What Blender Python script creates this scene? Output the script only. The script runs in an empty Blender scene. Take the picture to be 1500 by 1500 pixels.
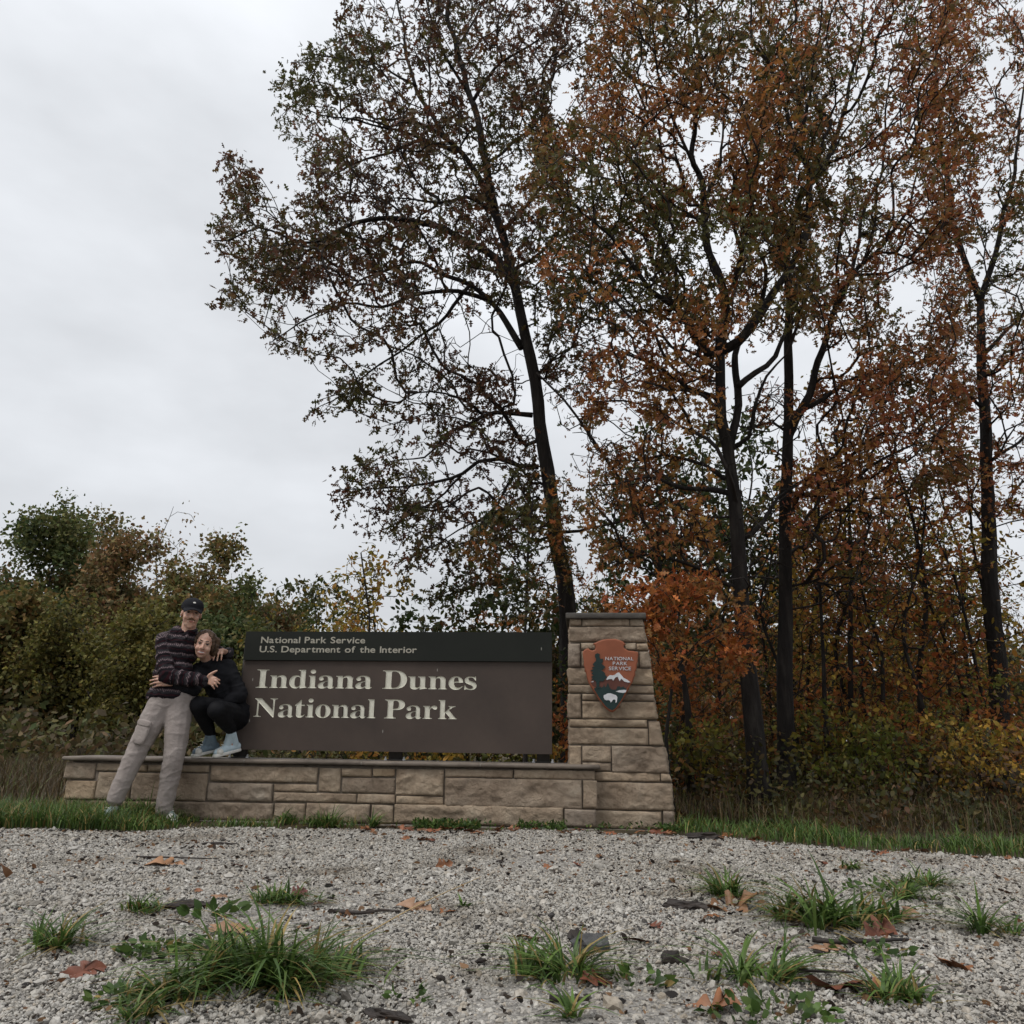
import bpy, bmesh, math, random
import numpy as np
from mathutils import Vector, Matrix, noise

scn = bpy.context.scene
COL = scn.collection
R_ = math.radians
rng = np.random.default_rng(11)
random.seed(11)

# ------------------------------------------------------------------ camera
CAM_H, PITCH, ROLL, FPX = 0.65, 16.0, 0.8, 1155.0       # focal length in 1500ths of the frame
cam_d = bpy.data.cameras.new('camera')
cam_d.sensor_width = cam_d.sensor_height = 36.0
cam_d.lens = 36.0 * FPX / 1500.0
cam_d.clip_start, cam_d.clip_end = 0.05, 2000.0
cam = bpy.data.objects.new('camera', cam_d)
COL.objects.link(cam)
CR = Matrix.Rotation(R_(90 + PITCH), 3, 'X') @ Matrix.Rotation(R_(ROLL), 3, 'Z')
cam.matrix_world = Matrix.Translation((0, 0, CAM_H)) @ CR.to_4x4()
scn.camera = cam

# ------------------------------------------------------------------ overcast sky
SUN_EL, SUN_AZ = 60.0, 232.0
world = bpy.data.worlds.new('World')
scn.world = world
world.use_nodes = True
wt = world.node_tree
for n_ in list(wt.nodes):
    wt.nodes.remove(n_)
wo = wt.nodes.new('ShaderNodeOutputWorld')
bg = wt.nodes.new('ShaderNodeBackground')
bg.inputs['Strength'].default_value = 0.1
sky = wt.nodes.new('ShaderNodeTexSky')
sky.sky_type = 'NISHITA'
sky.sun_disc = False
sky.sun_elevation = R_(SUN_EL)
sky.sun_rotation = R_(SUN_AZ)
sky.air_density = 1.0
sky.dust_density = 4.0
tc = wt.nodes.new('ShaderNodeTexCoord')
sep = wt.nodes.new('ShaderNodeSeparateXYZ')
mp = wt.nodes.new('ShaderNodeMapping')
mp.inputs['Scale'].default_value = (1.0, 1.0, 2.2)
mp.inputs['Location'].default_value = (0.35, 0.1, 0.0)
nz = wt.nodes.new('ShaderNodeTexNoise')
nz.inputs['Scale'].default_value = 2.6
nz.inputs['Detail'].default_value = 5.0
nz.inputs['Roughness'].default_value = 0.5
el = wt.nodes.new('ShaderNodeMapRange')             # overcast luminance rises to the zenith
el.inputs['From Min'].default_value = 0.0
el.inputs['From Max'].default_value = 1.0
el.inputs['To Min'].default_value = 5.6
el.inputs['To Max'].default_value = 8.3
cl = wt.nodes.new('ShaderNodeMapRange')             # soft cloud relief
cl.inputs['From Min'].default_value = 0.3
cl.inputs['From Max'].default_value = 0.7
cl.inputs['To Min'].default_value = 0.80
cl.inputs['To Max'].default_value = 1.12
mu = wt.nodes.new('ShaderNodeMath'); mu.operation = 'MULTIPLY'
vm = wt.nodes.new('ShaderNodeVectorMath'); vm.operation = 'SCALE'
vm.inputs[0].default_value = (0.955, 0.985, 1.03)
mx = wt.nodes.new('ShaderNodeMix'); mx.data_type = 'RGBA'
mx.inputs['Factor'].default_value = 0.96
L = wt.links.new
L(tc.outputs['Generated'], sep.inputs[0]); L(tc.outputs['Generated'], mp.inputs['Vector'])
L(mp.outputs[0], nz.inputs['Vector']); L(nz.outputs['Fac'], cl.inputs['Value'])
L(sep.outputs['Z'], el.inputs['Value'])
L(el.outputs[0], mu.inputs[0]); L(cl.outputs[0], mu.inputs[1])
L(mu.outputs[0], vm.inputs['Scale'])
L(sky.outputs[0], mx.inputs['A']); L(vm.outputs[0], mx.inputs['B'])
L(mx.outputs['Result'], bg.inputs['Color']); L(bg.outputs[0], wo.inputs['Surface'])

sun_d = bpy.data.lights.new('sun', 'SUN')
sun_d.energy = 1.4
sun_d.angle = R_(24)
sun_d.color = (1.0, 0.97, 0.93)
sun = bpy.data.objects.new('sun', sun_d)
COL.objects.link(sun)
sdir = Vector((math.sin(R_(SUN_AZ)) * math.cos(R_(SUN_EL)), math.cos(R_(SUN_AZ)) * math.cos(R_(SUN_EL)), math.sin(R_(SUN_EL))))
sun.rotation_euler = sdir.to_track_quat('Z', 'Y').to_euler()
sun.location = (-4, -6, 12)

vs = scn.view_settings
vs.view_transform = 'Standard'; vs.look = 'None'; vs.gamma = 1.0; vs.exposure = 0.36
vs.use_curve_mapping = False
scn.render.film_transparent = False
try:
    scn.cycles.use_adaptive_sampling = True; scn.cycles.adaptive_threshold = 0.025
    scn.cycles.max_bounces = 5; scn.cycles.diffuse_bounces = 2; scn.cycles.glossy_bounces = 2
    scn.cycles.transmission_bounces = 4; scn.cycles.transparent_max_bounces = 4
except Exception:
    pass

# ------------------------------------------------------------------ geometry helpers
def ray(px, py):
    return CR @ Vector(((px - 750) / FPX, (750 - py) / FPX, -1.0))
EYE = Vector((0, 0, CAM_H))
def at(px, py, Y):
    d = ray(px, py); return EYE + d * (Y / d.y)
def gnd(px, py, z=0.0):
    d = ray(px, py); return EYE + d * ((z - CAM_H) / d.z)
WA = R_(5.0)
WN = Vector((math.sin(WA), math.cos(WA), 0))            # points away from the camera
WU = Vector((math.cos(WA), -math.sin(WA), 0))
WC = 6.35
def onwall(px, py, off=0.0):                            # a point on the sign wall's front plane, off metres behind it
    d = ray(px, py); return EYE + d * ((WC + off) / WN.dot(d))
def uz(px, py, off=0.0):
    p = onwall(px, py, off); return (p.dot(WU), p.z)
def W(u, z, off=0.0):
    return WU * u + WN * (WC + off) + Vector((0, 0, z))
_CRT = np.array(CR)
def at_np(px, py, Y):
    d = np.stack([(px - 750) / FPX, (750 - py) / FPX, -np.ones_like(px)], 1) @ _CRT.T
    return np.array([0, 0, CAM_H]) + d * (Y / d[:, 1])[:, None]

def tag(o, label=None, cat=None, group=None, kind=None):
    if label: o['label'] = label
    if cat: o['category'] = cat
    if group: o['group'] = group
    if kind: o['kind'] = kind
    return o
def link(name, me, mat=None, parent=None, loc=None):
    o = bpy.data.objects.new(name, me)
    COL.objects.link(o)
    if mat is not None and me is not None and not me.materials:
        for m in (mat if isinstance(mat, (list, tuple)) else [mat]):
            me.materials.append(m)
    if parent is not None: o.parent = parent
    if loc is not None: o.location = loc
    return o
def empty(name, loc, label, cat, group=None):
    o = bpy.data.objects.new(name, None)
    o.empty_display_size = 0.2
    COL.objects.link(o); o.location = loc
    return tag(o, label, cat, group)
def copy_thing(root, loc, rz, s, label=None, group=None):
    r = root.copy(); COL.objects.link(r)
    r.location = loc; r.rotation_euler = (0, 0, rz); r.scale = (s, s, s)
    if label: r['label'] = label
    if group: r['group'] = group
    for ch in list(root.children):
        c = ch.copy(); COL.objects.link(c); c.parent = r
        for g in ch.children:
            d = g.copy(); COL.objects.link(d); d.parent = c
    return r
def me_np(name, V, F=None, sizes=None, loops=None, smooth=False, attrs=None):
    """mesh from numpy: F (n,k) faces, or flat loops + face sizes"""
    me = bpy.data.meshes.new(name)
    V = np.ascontiguousarray(V, dtype=np.float32)
    if F is not None:
        F = np.ascontiguousarray(F, dtype=np.int32)
        loops = F.ravel(); sizes = np.full(len(F), F.shape[1], np.int32)
    loops = np.ascontiguousarray(loops, np.int32); sizes = np.ascontiguousarray(sizes, np.int32)
    me.vertices.add(len(V)); me.vertices.foreach_set('co', V.ravel())
    me.loops.add(len(loops)); me.loops.foreach_set('vertex_index', loops)
    me.polygons.add(len(sizes))
    st = np.zeros(len(sizes), np.int32); st[1:] = np.cumsum(sizes)[:-1]
    me.polygons.foreach_set('loop_start', st)
    if smooth: me.polygons.foreach_set('use_smooth', np.ones(len(sizes), bool))
    me.update(calc_edges=True)
    for k, a in (attrs or {}).items():
        a = np.ascontiguousarray(a, np.float32)
        if a.ndim == 2:
            at_ = me.attributes.new(k, 'FLOAT_COLOR', 'POINT')
            c4 = np.ones((len(a), 4), np.float32); c4[:, :3] = a
            at_.data.foreach_set('color', c4.ravel())
        else:
            at_ = me.attributes.new(k, 'FLOAT', 'POINT'); at_.data.foreach_set('value', a)
    return me
def join_np(parts):
    """parts: list of (V, F list of tuples) -> V, loops, sizes"""
    Vs, lo, sz, n = [], [], [], 0
    for V, F in parts:
        Vs.append(np.asarray(V, float).reshape(-1, 3))
        for f in F:
            lo.extend(i + n for i in f); sz.append(len(f))
        n += len(Vs[-1])
    return np.concatenate(Vs), np.array(lo), np.array(sz)
def me_parts(name, parts, smooth=False):
    V, lo, sz = join_np(parts)
    return me_np(name, V, loops=lo, sizes=sz, smooth=smooth)
BOXF = [(0, 3, 2, 1), (4, 5, 6, 7), (0, 1, 5, 4), (1, 2, 6, 5), (2, 3, 7, 6), (3, 0, 4, 7)]
def box_pts(x0, x1, y0, y1, z0, z1):
    return [(x0, y0, z0), (x1, y0, z0), (x1, y1, z0), (x0, y1, z0), (x0, y0, z1), (x1, y0, z1), (x1, y1, z1), (x0, y1, z1)]
def wallbox(u0, u1, o0, o1, z0, z1):
    return ([W(u0, z0, o0)[:], W(u1, z0, o0)[:], W(u1, z0, o1)[:], W(u0, z0, o1)[:], W(u0, z1, o0)[:], W(u1, z1, o0)[:], W(u1, z1, o1)[:], W(u0, z1, o1)[:]], BOXF)
def bevel_me(me, w, seg=2):
    bm = bmesh.new(); bm.from_mesh(me)
    bmesh.ops.recalc_face_normals(bm, faces=bm.faces)
    bmesh.ops.bevel(bm, geom=bm.edges[:], offset=w, segments=seg, affect='EDGES', profile=0.5)
    bm.to_mesh(me); bm.free(); return me
def smooth_path(P, step):
    """Catmull-Rom through P (n,3[+k]) resampled about every step metres"""
    P = np.asarray(P, float)
    Q = np.vstack([2 * P[0] - P[1], P, 2 * P[-1] - P[-2]])
    out = []
    for i in range(1, len(Q) - 2):
        n = max(1, int(np.linalg.norm(Q[i + 1][:3] - Q[i][:3]) / step))
        for k in range(n):
            t = k / n
            a, b, c, d = Q[i - 1], Q[i], Q[i + 1], Q[i + 2]
            out.append(0.5 * ((2 * b) + (c - a) * t + (2 * a - 5 * b + 4 * c - d) * t * t + (3 * b - a - 3 * c + d) * t ** 3))
    out.append(P[-1])
    return np.array(out)
def tube(P, rad, sides, rough=0.0, seed=0, caps=True):
    P = np.asarray(P, float); n = len(P)
    T = np.gradient(P, axis=0); T /= np.linalg.norm(T, axis=1)[:, None] + 1e-9
    ref = np.array([0.31, 0.9, 0.2]); V = []
    a = np.cross(T[0], ref); a /= np.linalg.norm(a)
    lr = np.random.default_rng(seed)
    ang = np.arange(sides) * 2 * math.pi / sides
    ridge = 1 + rough * (lr.random(sides) - 0.5)
    for i in range(n):
        a = a - T[i] * a.dot(T[i]); a /= np.linalg.norm(a) + 1e-9
        b = np.cross(T[i], a)
        rr = rad[i] * ridge * (1 + rough * 0.7 * (lr.random(sides) - 0.5))
        V.append(P[i] + np.outer(np.cos(ang) * rr, a) + np.outer(np.sin(ang) * rr, b))
    V = np.concatenate(V); F = []
    for i in range(n - 1):
        for k in range(sides):
            k2 = (k + 1) % sides
            F.append((i * sides + k, i * sides + k2, (i + 1) * sides + k2, (i + 1) * sides + k))
    if caps:
        F.append(tuple(range(sides))[::-1]); F.append(tuple((n - 1) * sides + k for k in range(sides)))
    return V, F

# ------------------------------------------------------------------ materials
def newmat(name):
    m = bpy.data.materials.new(name); m.use_nodes = True
    nt = m.node_tree
    return m, nt, nt.nodes['Principled BSDF']
def nd(nt, t, **kw):
    n = nt.nodes.new(t)
    for k, v in kw.items():
        if k in n.inputs: n.inputs[k].default_value = v
        else: setattr(n, k, v)
    return n
def ramp(nt, stops, interp='LINEAR'):
    r = nt.nodes.new('ShaderNodeValToRGB'); cr = r.color_ramp; cr.interpolation = interp
    while len(cr.elements) < len(stops): cr.elements.new(0.5)
    for e, (p, c) in zip(cr.elements, stops):
        e.position = p; e.color = (*c, 1) if len(c) == 3 else c
    return r
def noisy(name, stops, scale=6.0, rough=0.8, bump=0.3, bscale=None, detail=8.0, stretch=(1, 1, 1), bdist=0.01, spec=0.3, coord='Object'):
    m, nt, b = newmat(name)
    t = nd(nt, 'ShaderNodeTexCoord'); mpn = nd(nt, 'ShaderNodeMapping'); mpn.inputs['Scale'].default_value = stretch
    nt.links.new(t.outputs[coord], mpn.inputs[0])
    n1 = nd(nt, 'ShaderNodeTexNoise', Scale=scale, Detail=detail, Roughness=0.6)
    nt.links.new(mpn.outputs[0], n1.inputs['Vector'])
    r = ramp(nt, stops); nt.links.new(n1.outputs['Fac'], r.inputs[0]); nt.links.new(r.outputs[0], b.inputs['Base Color'])
    b.inputs['Roughness'].default_value = rough; b.inputs['Specular IOR Level'].default_value = spec
    if bump:
        n2 = nd(nt, 'ShaderNodeTexNoise', Scale=bscale or scale * 4, Detail=6.0, Roughness=0.65)
        nt.links.new(mpn.outputs[0], n2.inputs['Vector'])
        bp = nd(nt, 'ShaderNodeBump', Strength=bump, Distance=bdist)
        nt.links.new(n2.outputs['Fac'], bp.inputs['Height']); nt.links.new(bp.outputs[0], b.inputs['Normal'])
    return m
def plain(name, c, rough=0.6, spec=0.3, metal=0.0):
    return noisy(name, [(0.3, tuple(x * 0.82 for x in c)), (0.7, tuple(min(1, x * 1.15) for x in c))], 14.0, rough, 0.15, 90.0, bdist=0.002, spec=spec)
def leafmat(name, trans=0.35, rough=0.5):
    m, nt, b = newmat(name)
    a = nd(nt, 'ShaderNodeAttribute'); a.attribute_name = 'col'
    nt.links.new(a.outputs['Color'], b.inputs['Base Color'])
    b.inputs['Roughness'].default_value = rough; b.inputs['Specular IOR Level'].default_value = 0.25
    tr = nd(nt, 'ShaderNodeBsdfTranslucent'); nt.links.new(a.outputs['Color'], tr.inputs['Color'])
    mxs = nd(nt, 'ShaderNodeMixShader'); mxs.inputs[0].default_value = trans
    nt.links.new(b.outputs[0], mxs.inputs[1]); nt.links.new(tr.outputs[0], mxs.inputs[2])
    nt.links.new(mxs.outputs[0], nt.nodes['Material Output'].inputs['Surface'])
    return m
M = {}
M['bark'] = noisy('oak_bark', [(0.3, (0.010, 0.008, 0.007)), (0.5, (0.019, 0.015, 0.013)), (0.74, (0.050, 0.043, 0.036))], 11.0, 0.9, 1.0, 24.0, stretch=(1, 1, 0.2), bdist=0.05)
M['twig'] = plain('twig_bark', (0.026, 0.020, 0.017), 0.9)
M['leaf'] = leafmat('leaf', 0.45)
M['blade'] = leafmat('grass_blade', 0.3, 0.45)
M['far'] = leafmat('far_leaf', 0.3, 0.7)
# ------------------------------------------------------------------ ground
def sheet(name, poly, z, mat, kind='structure', cuts=None):
    bm = bmesh.new()
    f = bm.faces.new([bm.verts.new((x, y, z)) for x, y in poly])
    bmesh.ops.triangulate(bm, faces=[f])
    me = bpy.data.meshes.new(name); bm.to_mesh(me); bm.free()
    return tag(link(name, me, mat), kind=kind)
M['soil'] = noisy('leaf_litter', [(0.3, (0.030, 0.026, 0.014)), (0.5, (0.062, 0.048, 0.026)), (0.7, (0.11, 0.075, 0.036))], 3.0, 0.95, 0.8, 30.0, bdist=0.03)
bm = bmesh.new()
bmesh.ops.create_grid(bm, x_segments=60, y_segments=60, size=400)
for v in bm.verts:
    v.co.z = -0.004
me = bpy.data.meshes.new('ground'); bm.to_mesh(me); bm.free()
tag(link('ground', me, M['soil']), kind='structure')

# gravel lot: a base sheet and loose stones on it
def gravel_edge(x):
    """far edge of the gravel, y as a function of x"""
    xs = [-12, -5.0, -2.6, -2.0, -1.0, 0.5, 1.15, 1.5, 2.3, 4.0, 12]
    ys = [5.6, 5.72, 5.82, 6.0, 6.12, 6.1, 6.05, 5.85, 5.32, 4.6, 2.6]
    return np.interp(x, xs, ys) + 0.05 * np.sin(np.asarray(x) * 5.3) + 0.03 * np.sin(np.asarray(x) * 13.1)
m, nt, b = newmat('gravel_bed')
t = nd(nt, 'ShaderNodeTexCoord')
vo = nd(nt, 'ShaderNodeTexVoronoi', Scale=85.0); nt.links.new(t.outputs['Object'], vo.inputs['Vector'])
rp = ramp(nt, [(0.0, (0.10, 0.093, 0.082)), (0.45, (0.22, 0.205, 0.185)), (1.0, (0.33, 0.31, 0.28))])
nt.links.new(vo.outputs['Color'], rp.inputs[0]); nt.links.new(rp.outputs[0], b.inputs['Base Color'])
bp = nd(nt, 'ShaderNodeBump', Strength=0.9, Distance=0.01); bp.invert = True
nt.links.new(vo.outputs['Distance'], bp.inputs['Height']); nt.links.new(bp.outputs[0], b.inputs['Normal'])
b.inputs['Roughness'].default_value = 0.85
M['gravel_bed'] = m
exs = np.linspace(-12, 12, 160)
sheet('gravel_lot', [(12, -8), (12, float(gravel_edge(12)))] + [(float(x), float(gravel_edge(x))) for x in exs[::-1]] + [(-12, -8)], 0.0, M['gravel_bed'])

m, nt, b = newmat('gravel_stone')
oi = nd(nt, 'ShaderNodeObjectInfo')
rp = ramp(nt, [(0.0, (0.05, 0.047, 0.046)), (0.08, (0.10, 0.085, 0.07)), (0.10, (0.25, 0.232, 0.205)), (0.3, (0.37, 0.352, 0.32)), (0.55, (0.44, 0.42, 0.385)), (0.75, (0.49, 0.465, 0.42)), (0.9, (0.40, 0.35, 0.285)), (1.0, (0.60, 0.585, 0.55))])
nt.links.new(oi.outputs['Random'], rp.inputs[0])
t = nd(nt, 'ShaderNodeTexCoord'); n1 = nd(nt, 'ShaderNodeTexNoise', Scale=1.8, Detail=4.0)
nt.links.new(t.outputs['Object'], n1.inputs['Vector'])
mxn = nd(nt, 'ShaderNodeMix', data_type='RGBA', blend_type='MULTIPLY'); mxn.inputs['Factor'].default_value = 0.8
r2 = ramp(nt, [(0.3, (0.62, 0.6, 0.57)), (0.65, (1, 1, 1))]); nt.links.new(n1.outputs['Fac'], r2.inputs[0])
nt.links.new(rp.outputs[0], mxn.inputs['A']); nt.links.new(r2.outputs[0], mxn.inputs['B'])
ge = nd(nt, 'ShaderNodeNewGeometry'); n4 = nd(nt, 'ShaderNodeTexNoise', Scale=1.7, Detail=6.0, Roughness=0.65); nt.links.new(ge.outputs['Position'], n4.inputs['Vector'])
r4 = ramp(nt, [(0.34, (0.55, 0.51, 0.46)), (0.46, (0.92, 0.91, 0.89)), (0.62, (1.0, 1.0, 1.0))]); nt.links.new(n4.outputs['Fac'], r4.inputs[0])
mx4 = nd(nt, 'ShaderNodeMix', data_type='RGBA', blend_type='MULTIPLY'); mx4.inputs['Factor'].default_value = 1.0     # earth and damp worked into the stones in patches
nt.links.new(mxn.outputs['Result'], mx4.inputs['A']); nt.links.new(r4.outputs[0], mx4.inputs['B']); nt.links.new(mx4.outputs['Result'], b.inputs['Base Color'])
b.inputs['Roughness'].default_value = 0.6; b.inputs['Specular IOR Level'].default_value = 0.35
M['gravel_stone'] = m
peb = bpy.data.collections.new('gravel_stone_shapes')
for k in range(7):
    bm = bmesh.new(); bmesh.ops.create_icosphere(bm, subdivisions=1 if k % 3 else 2, radius=1.0)
    sx, sy, sz = 1.0, random.uniform(0.6, 0.95), random.uniform(0.45, 0.75)
    for v in bm.verts:
        d = 1 + 0.42 * noise.noise(v.co * 1.3 + Vector((k * 7.1, 0, 0))) + random.uniform(-0.13, 0.13)
        v.co = Vector((v.co.x * sx, v.co.y * sy, v.co.z * sz)) * d
    me = bpy.data.meshes.new('gravel_stone'); bm.to_mesh(me); bm.free(); me.materials.append(M['gravel_stone'])
    peb.objects.link(bpy.data.objects.new('gravel_stone', me))
NP = 500000
yy = np.sqrt(rng.uniform(1.45 ** 2, 6.3 ** 2, NP)); xx = rng.uniform(-1, 1, NP) * (0.74 * yy + 0.55)
keep = (yy < gravel_edge(xx) + rng.normal(0, 0.05, NP)) & (rng.random(NP) < np.clip(1.25 - 0.11 * yy, 0.55, 1.0))
xx, yy = xx[keep], yy[keep]; n = len(xx)
sc_ = 0.0041 * np.exp(rng.normal(0, 0.44, n))
big = rng.random(n) < 0.02; sc_[big] *= 1.7
zz = sc_ * 0.28 + rng.random(n) * 0.003 + 0.006 * np.sin(xx * 3.1 + 1) * np.sin(yy * 2.3)
me = bpy.data.meshes.new('loose_gravel'); me.vertices.add(n)
me.vertices.foreach_set('co', np.stack([xx, yy, zz], 1).astype(np.float32).ravel())
a = me.attributes.new('scl', 'FLOAT', 'POINT'); a.data.foreach_set('value', sc_.astype(np.float32))
a = me.attributes.new('rot', 'FLOAT_VECTOR', 'POINT'); a.data.foreach_set('vector', np.stack([rng.normal(0, 0.5, n), rng.normal(0, 0.5, n), rng.uniform(0, 6.28, n)], 1).astype(np.float32).ravel())
gobj = tag(link('loose_gravel', me), 'loose pale grey crushed gravel covering the foreground', kind='stuff')
ng = bpy.data.node_groups.new('scatter_gravel', 'GeometryNodeTree')
ng.interface.new_socket('Geometry', in_out='INPUT', socket_type='NodeSocketGeometry')
ng.interface.new_socket('Geometry', in_out='OUTPUT', socket_type='NodeSocketGeometry')
gi = ng.nodes.new('NodeGroupInput'); go = ng.nodes.new('NodeGroupOutput')
ci = ng.nodes.new('GeometryNodeCollectionInfo'); ci.inputs['Collection'].default_value = peb
ci.inputs['Separate Children'].default_value = True; ci.inputs['Reset Children'].default_value = True
ip = ng.nodes.new('GeometryNodeInstanceOnPoints'); ip.inputs['Pick Instance'].default_value = True
a1 = ng.nodes.new('GeometryNodeInputNamedAttribute'); a1.data_type = 'FLOAT'; a1.inputs['Name'].default_value = 'scl'
a2 = ng.nodes.new('GeometryNodeInputNamedAttribute'); a2.data_type = 'FLOAT_VECTOR'; a2.inputs['Name'].default_value = 'rot'
e2 = ng.nodes.new('FunctionNodeEulerToRotation')
ng.links.new(gi.outputs[0], ip.inputs['Points']); ng.links.new(ci.outputs[0], ip.inputs['Instance'])
ng.links.new(a2.outputs['Attribute'], e2.inputs[0]); ng.links.new(e2.outputs[0], ip.inputs['Rotation'])
ng.links.new(a1.outputs['Attribute'], ip.inputs['Scale']); ng.links.new(ip.outputs[0], go.inputs[0])
md = gobj.modifiers.new('scatter', 'NODES'); md.node_group = ng

# ------------------------------------------------------------------ masonry
def stone_mat(name, seed):
    m, nt, b = newmat(name)
    t = nd(nt, 'ShaderNodeTexCoord'); oi = nd(nt, 'ShaderNodeObjectInfo')
    ad = nd(nt, 'ShaderNodeVectorMath', operation='ADD'); nt.links.new(t.outputs['Object'], ad.inputs[0])
    sc = nd(nt, 'ShaderNodeVectorMath', operation='SCALE'); sc.inputs[0].default_value = (37, 19, 53); nt.links.new(oi.outputs['Random'], sc.inputs['Scale'])
    nt.links.new(sc.outputs[0], ad.inputs[1])
    n1 = nd(nt, 'ShaderNodeTexNoise', Scale=4.5, Detail=9.0, Roughness=0.62); nt.links.new(ad.outputs[0], n1.inputs['Vector'])
    r1 = ramp(nt, [(0.28, (0.20, 0.150, 0.108)), (0.45, (0.31, 0.243, 0.180)), (0.6, (0.385, 0.312, 0.238)), (0.78, (0.48, 0.41, 0.325))])
    nt.links.new(n1.outputs['Fac'], r1.inputs[0])
    # the stones differ in tone
    r0 = ramp(nt, [(0.0, (0.82, 0.80, 0.79)), (0.3, (0.96, 0.93, 0.89)), (0.65, (1.08, 1.05, 1.0)), (0.86, (1.15, 1.06, 0.92)), (0.93, (0.86, 0.87, 0.90)), (1.0, (0.90, 0.88, 0.86))])
    nt.links.new(oi.outputs['Random'], r0.inputs[0])
    mm = nd(nt, 'ShaderNodeMix', data_type='RGBA', blend_type='MULTIPLY'); mm.inputs['Factor'].default_value = 1.0
    nt.links.new(r1.outputs[0], mm.inputs['A']); nt.links.new(r0.outputs[0], mm.inputs['B'])
    # dark lichen and damp stains with shapes of their own
    n3 = nd(nt, 'ShaderNodeTexNoise', Scale=2.3, Detail=7.0, Roughness=0.7, Distortion=0.6); nt.links.new(ad.outputs[0], n3.inputs['Vector'])
    r3 = ramp(nt, [(0.58, (0, 0, 0)), (0.78, (0.75, 0.75, 0.75))]); nt.links.new(n3.outputs['Fac'], r3.inputs[0])
    m2 = nd(nt, 'ShaderNodeMix', data_type='RGBA'); nt.links.new(r3.outputs[0], m2.inputs['Factor'])
    nt.links.new(mm.outputs['Result'], m2.inputs['A']); m2.inputs['B'].default_value = (0.075, 0.062, 0.05, 1)
    nt.links.new(m2.outputs['Result'], b.inputs['Base Color'])
    n2 = nd(nt, 'ShaderNodeTexNoise', Scale=26.0, Detail=12.0, Roughness=0.72, Distortion=0.8); nt.links.new(ad.outputs[0], n2.inputs['Vector'])
    bp = nd(nt, 'ShaderNodeBump', Strength=1.0, Distance=0.03); nt.links.new(n2.outputs['Fac'], bp.inputs['Height']); nt.links.new(bp.outputs[0], b.inputs['Normal'])
    b.inputs['Roughness'].default_value = 0.85; b.inputs['Specular IOR Level'].default_value = 0.25
    return m
M['stone'] = stone_mat('sandstone', 0)
M['mortar'] = noisy('mortar', [(0.3, (0.11, 0.09, 0.07)), (0.7, (0.20, 0.165, 0.13))], 20.0, 0.95, 0.6, 60.0)
M['coping'] = noisy('coping_stone', [(0.3, (0.085, 0.068, 0.054)), (0.52, (0.15, 0.122, 0.098)), (0.72, (0.21, 0.175, 0.14))], 5.0, 0.65, 0.5, 55.0, stretch=(1, 1, 2.5), bdist=0.006, spec=0.3)
M['cap'] = noisy('cap_stone', [(0.3, (0.03, 0.027, 0.024)), (0.55, (0.085, 0.075, 0.064)), (0.75, (0.17, 0.15, 0.13))], 7.0, 0.6, 0.5, 50.0, stretch=(1, 1, 2), bdist=0.005)
M['concrete'] = noisy('footing_concrete', [(0.3, (0.14, 0.12, 0.10)), (0.7, (0.27, 0.24, 0.205))], 8.0, 0.9, 0.5, 40.0)
_sseed = [0]
def stone3d(parent, corners, out, proud=0.012, rough=0.016, gap=0.0016, back=0.07, base=None):
    """rock-faced block: corners tl, tr, br, bl on the joint plane; out = outward normal"""
    _sseed[0] += 1; s = _sseed[0]
    tl, tr, br, bl = [Vector(c) for c in corners]; out = Vector(out)
    w = ((tr - tl).length + (br - bl).length) / 2; h = ((bl - tl).length + (br - tr).length) / 2
    nx = max(5, min(64, int(w / 0.013))); ny = max(4, min(18, int(h / 0.013)))
    lr = random.Random(s)
    gx, gy = gap / w, gap / h
    tilt = Vector((lr.uniform(-1, 1), lr.uniform(-1, 1))) * 0.006
    V, F = [], []
    for j in range(ny + 1):
        for i in range(nx + 1):
            a, c = i / nx, j / ny
            a2 = gx + a * (1 - 2 * gx); c2 = gy + c * (1 - 2 * gy)
            p = (tl * (1 - a2) + tr * a2) * (1 - c2) + (bl * (1 - a2) + br * a2) * c2
            ed = min(a * w, (1 - a) * w, c * h, (1 - c) * h)
            e = min(1.0, 0.82 + ed / 0.08) if ed > 1e-6 else 0.66
            q = p * 1.0 + Vector((s * 3.7, 0, 0))
            qs = Vector((q.x, q.y, q.z * 1.6)) + noise.noise_vector(q * 5.0) * 0.06
            nzv = (noise.ridged_multi_fractal(qs * 5.0, 0.9, 2.1, 4, 1.0, 2.0) - 1.0) * rough * 0.75 + noise.noise(qs * 24.0) * rough * 0.45
            nzv += (abs(noise.noise(q * 3.3 + Vector((9, 2, 4)))) - 0.2) * rough * 1.2
            o = (proud + nzv + tilt.x * (a - 0.5) * 2 + tilt.y * (c - 0.5) * 2) * e
            j2 = 0.003 if ed < 1e-6 else 0.0
            p = p + out * o + Vector((noise.noise(q * 9), 0, noise.noise(q * 9 + Vector((5, 5, 5))))) * j2
            V.append(p)
    nn = len(V)
    for j in range(ny):
        for i in range(nx):
            k = j * (nx + 1) + i
            F.append((k, k + nx + 1, k + nx + 2, k + 1))
    ring = [i for i in range(nx + 1)] + [(j) * (nx + 1) + nx for j in range(1, ny + 1)] + [ny * (nx + 1) + i for i in range(nx - 1, -1, -1)] + [j * (nx + 1) for j in range(ny - 1, 0, -1)]
    bi = []
    for k in ring:
        bi.append(len(V)); V.append(V[k] - out * back)
    for q in range(len(ring)):
        r = (q + 1) % len(ring)
        F.append((ring[q], ring[r], bi[r], bi[q]))
    base = base or Vector((0, 0, 0))
    me = me_parts('stone', [([(v - base)[:] for v in V], F)])
    return link('stone', me, M['stone'], parent)
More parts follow.
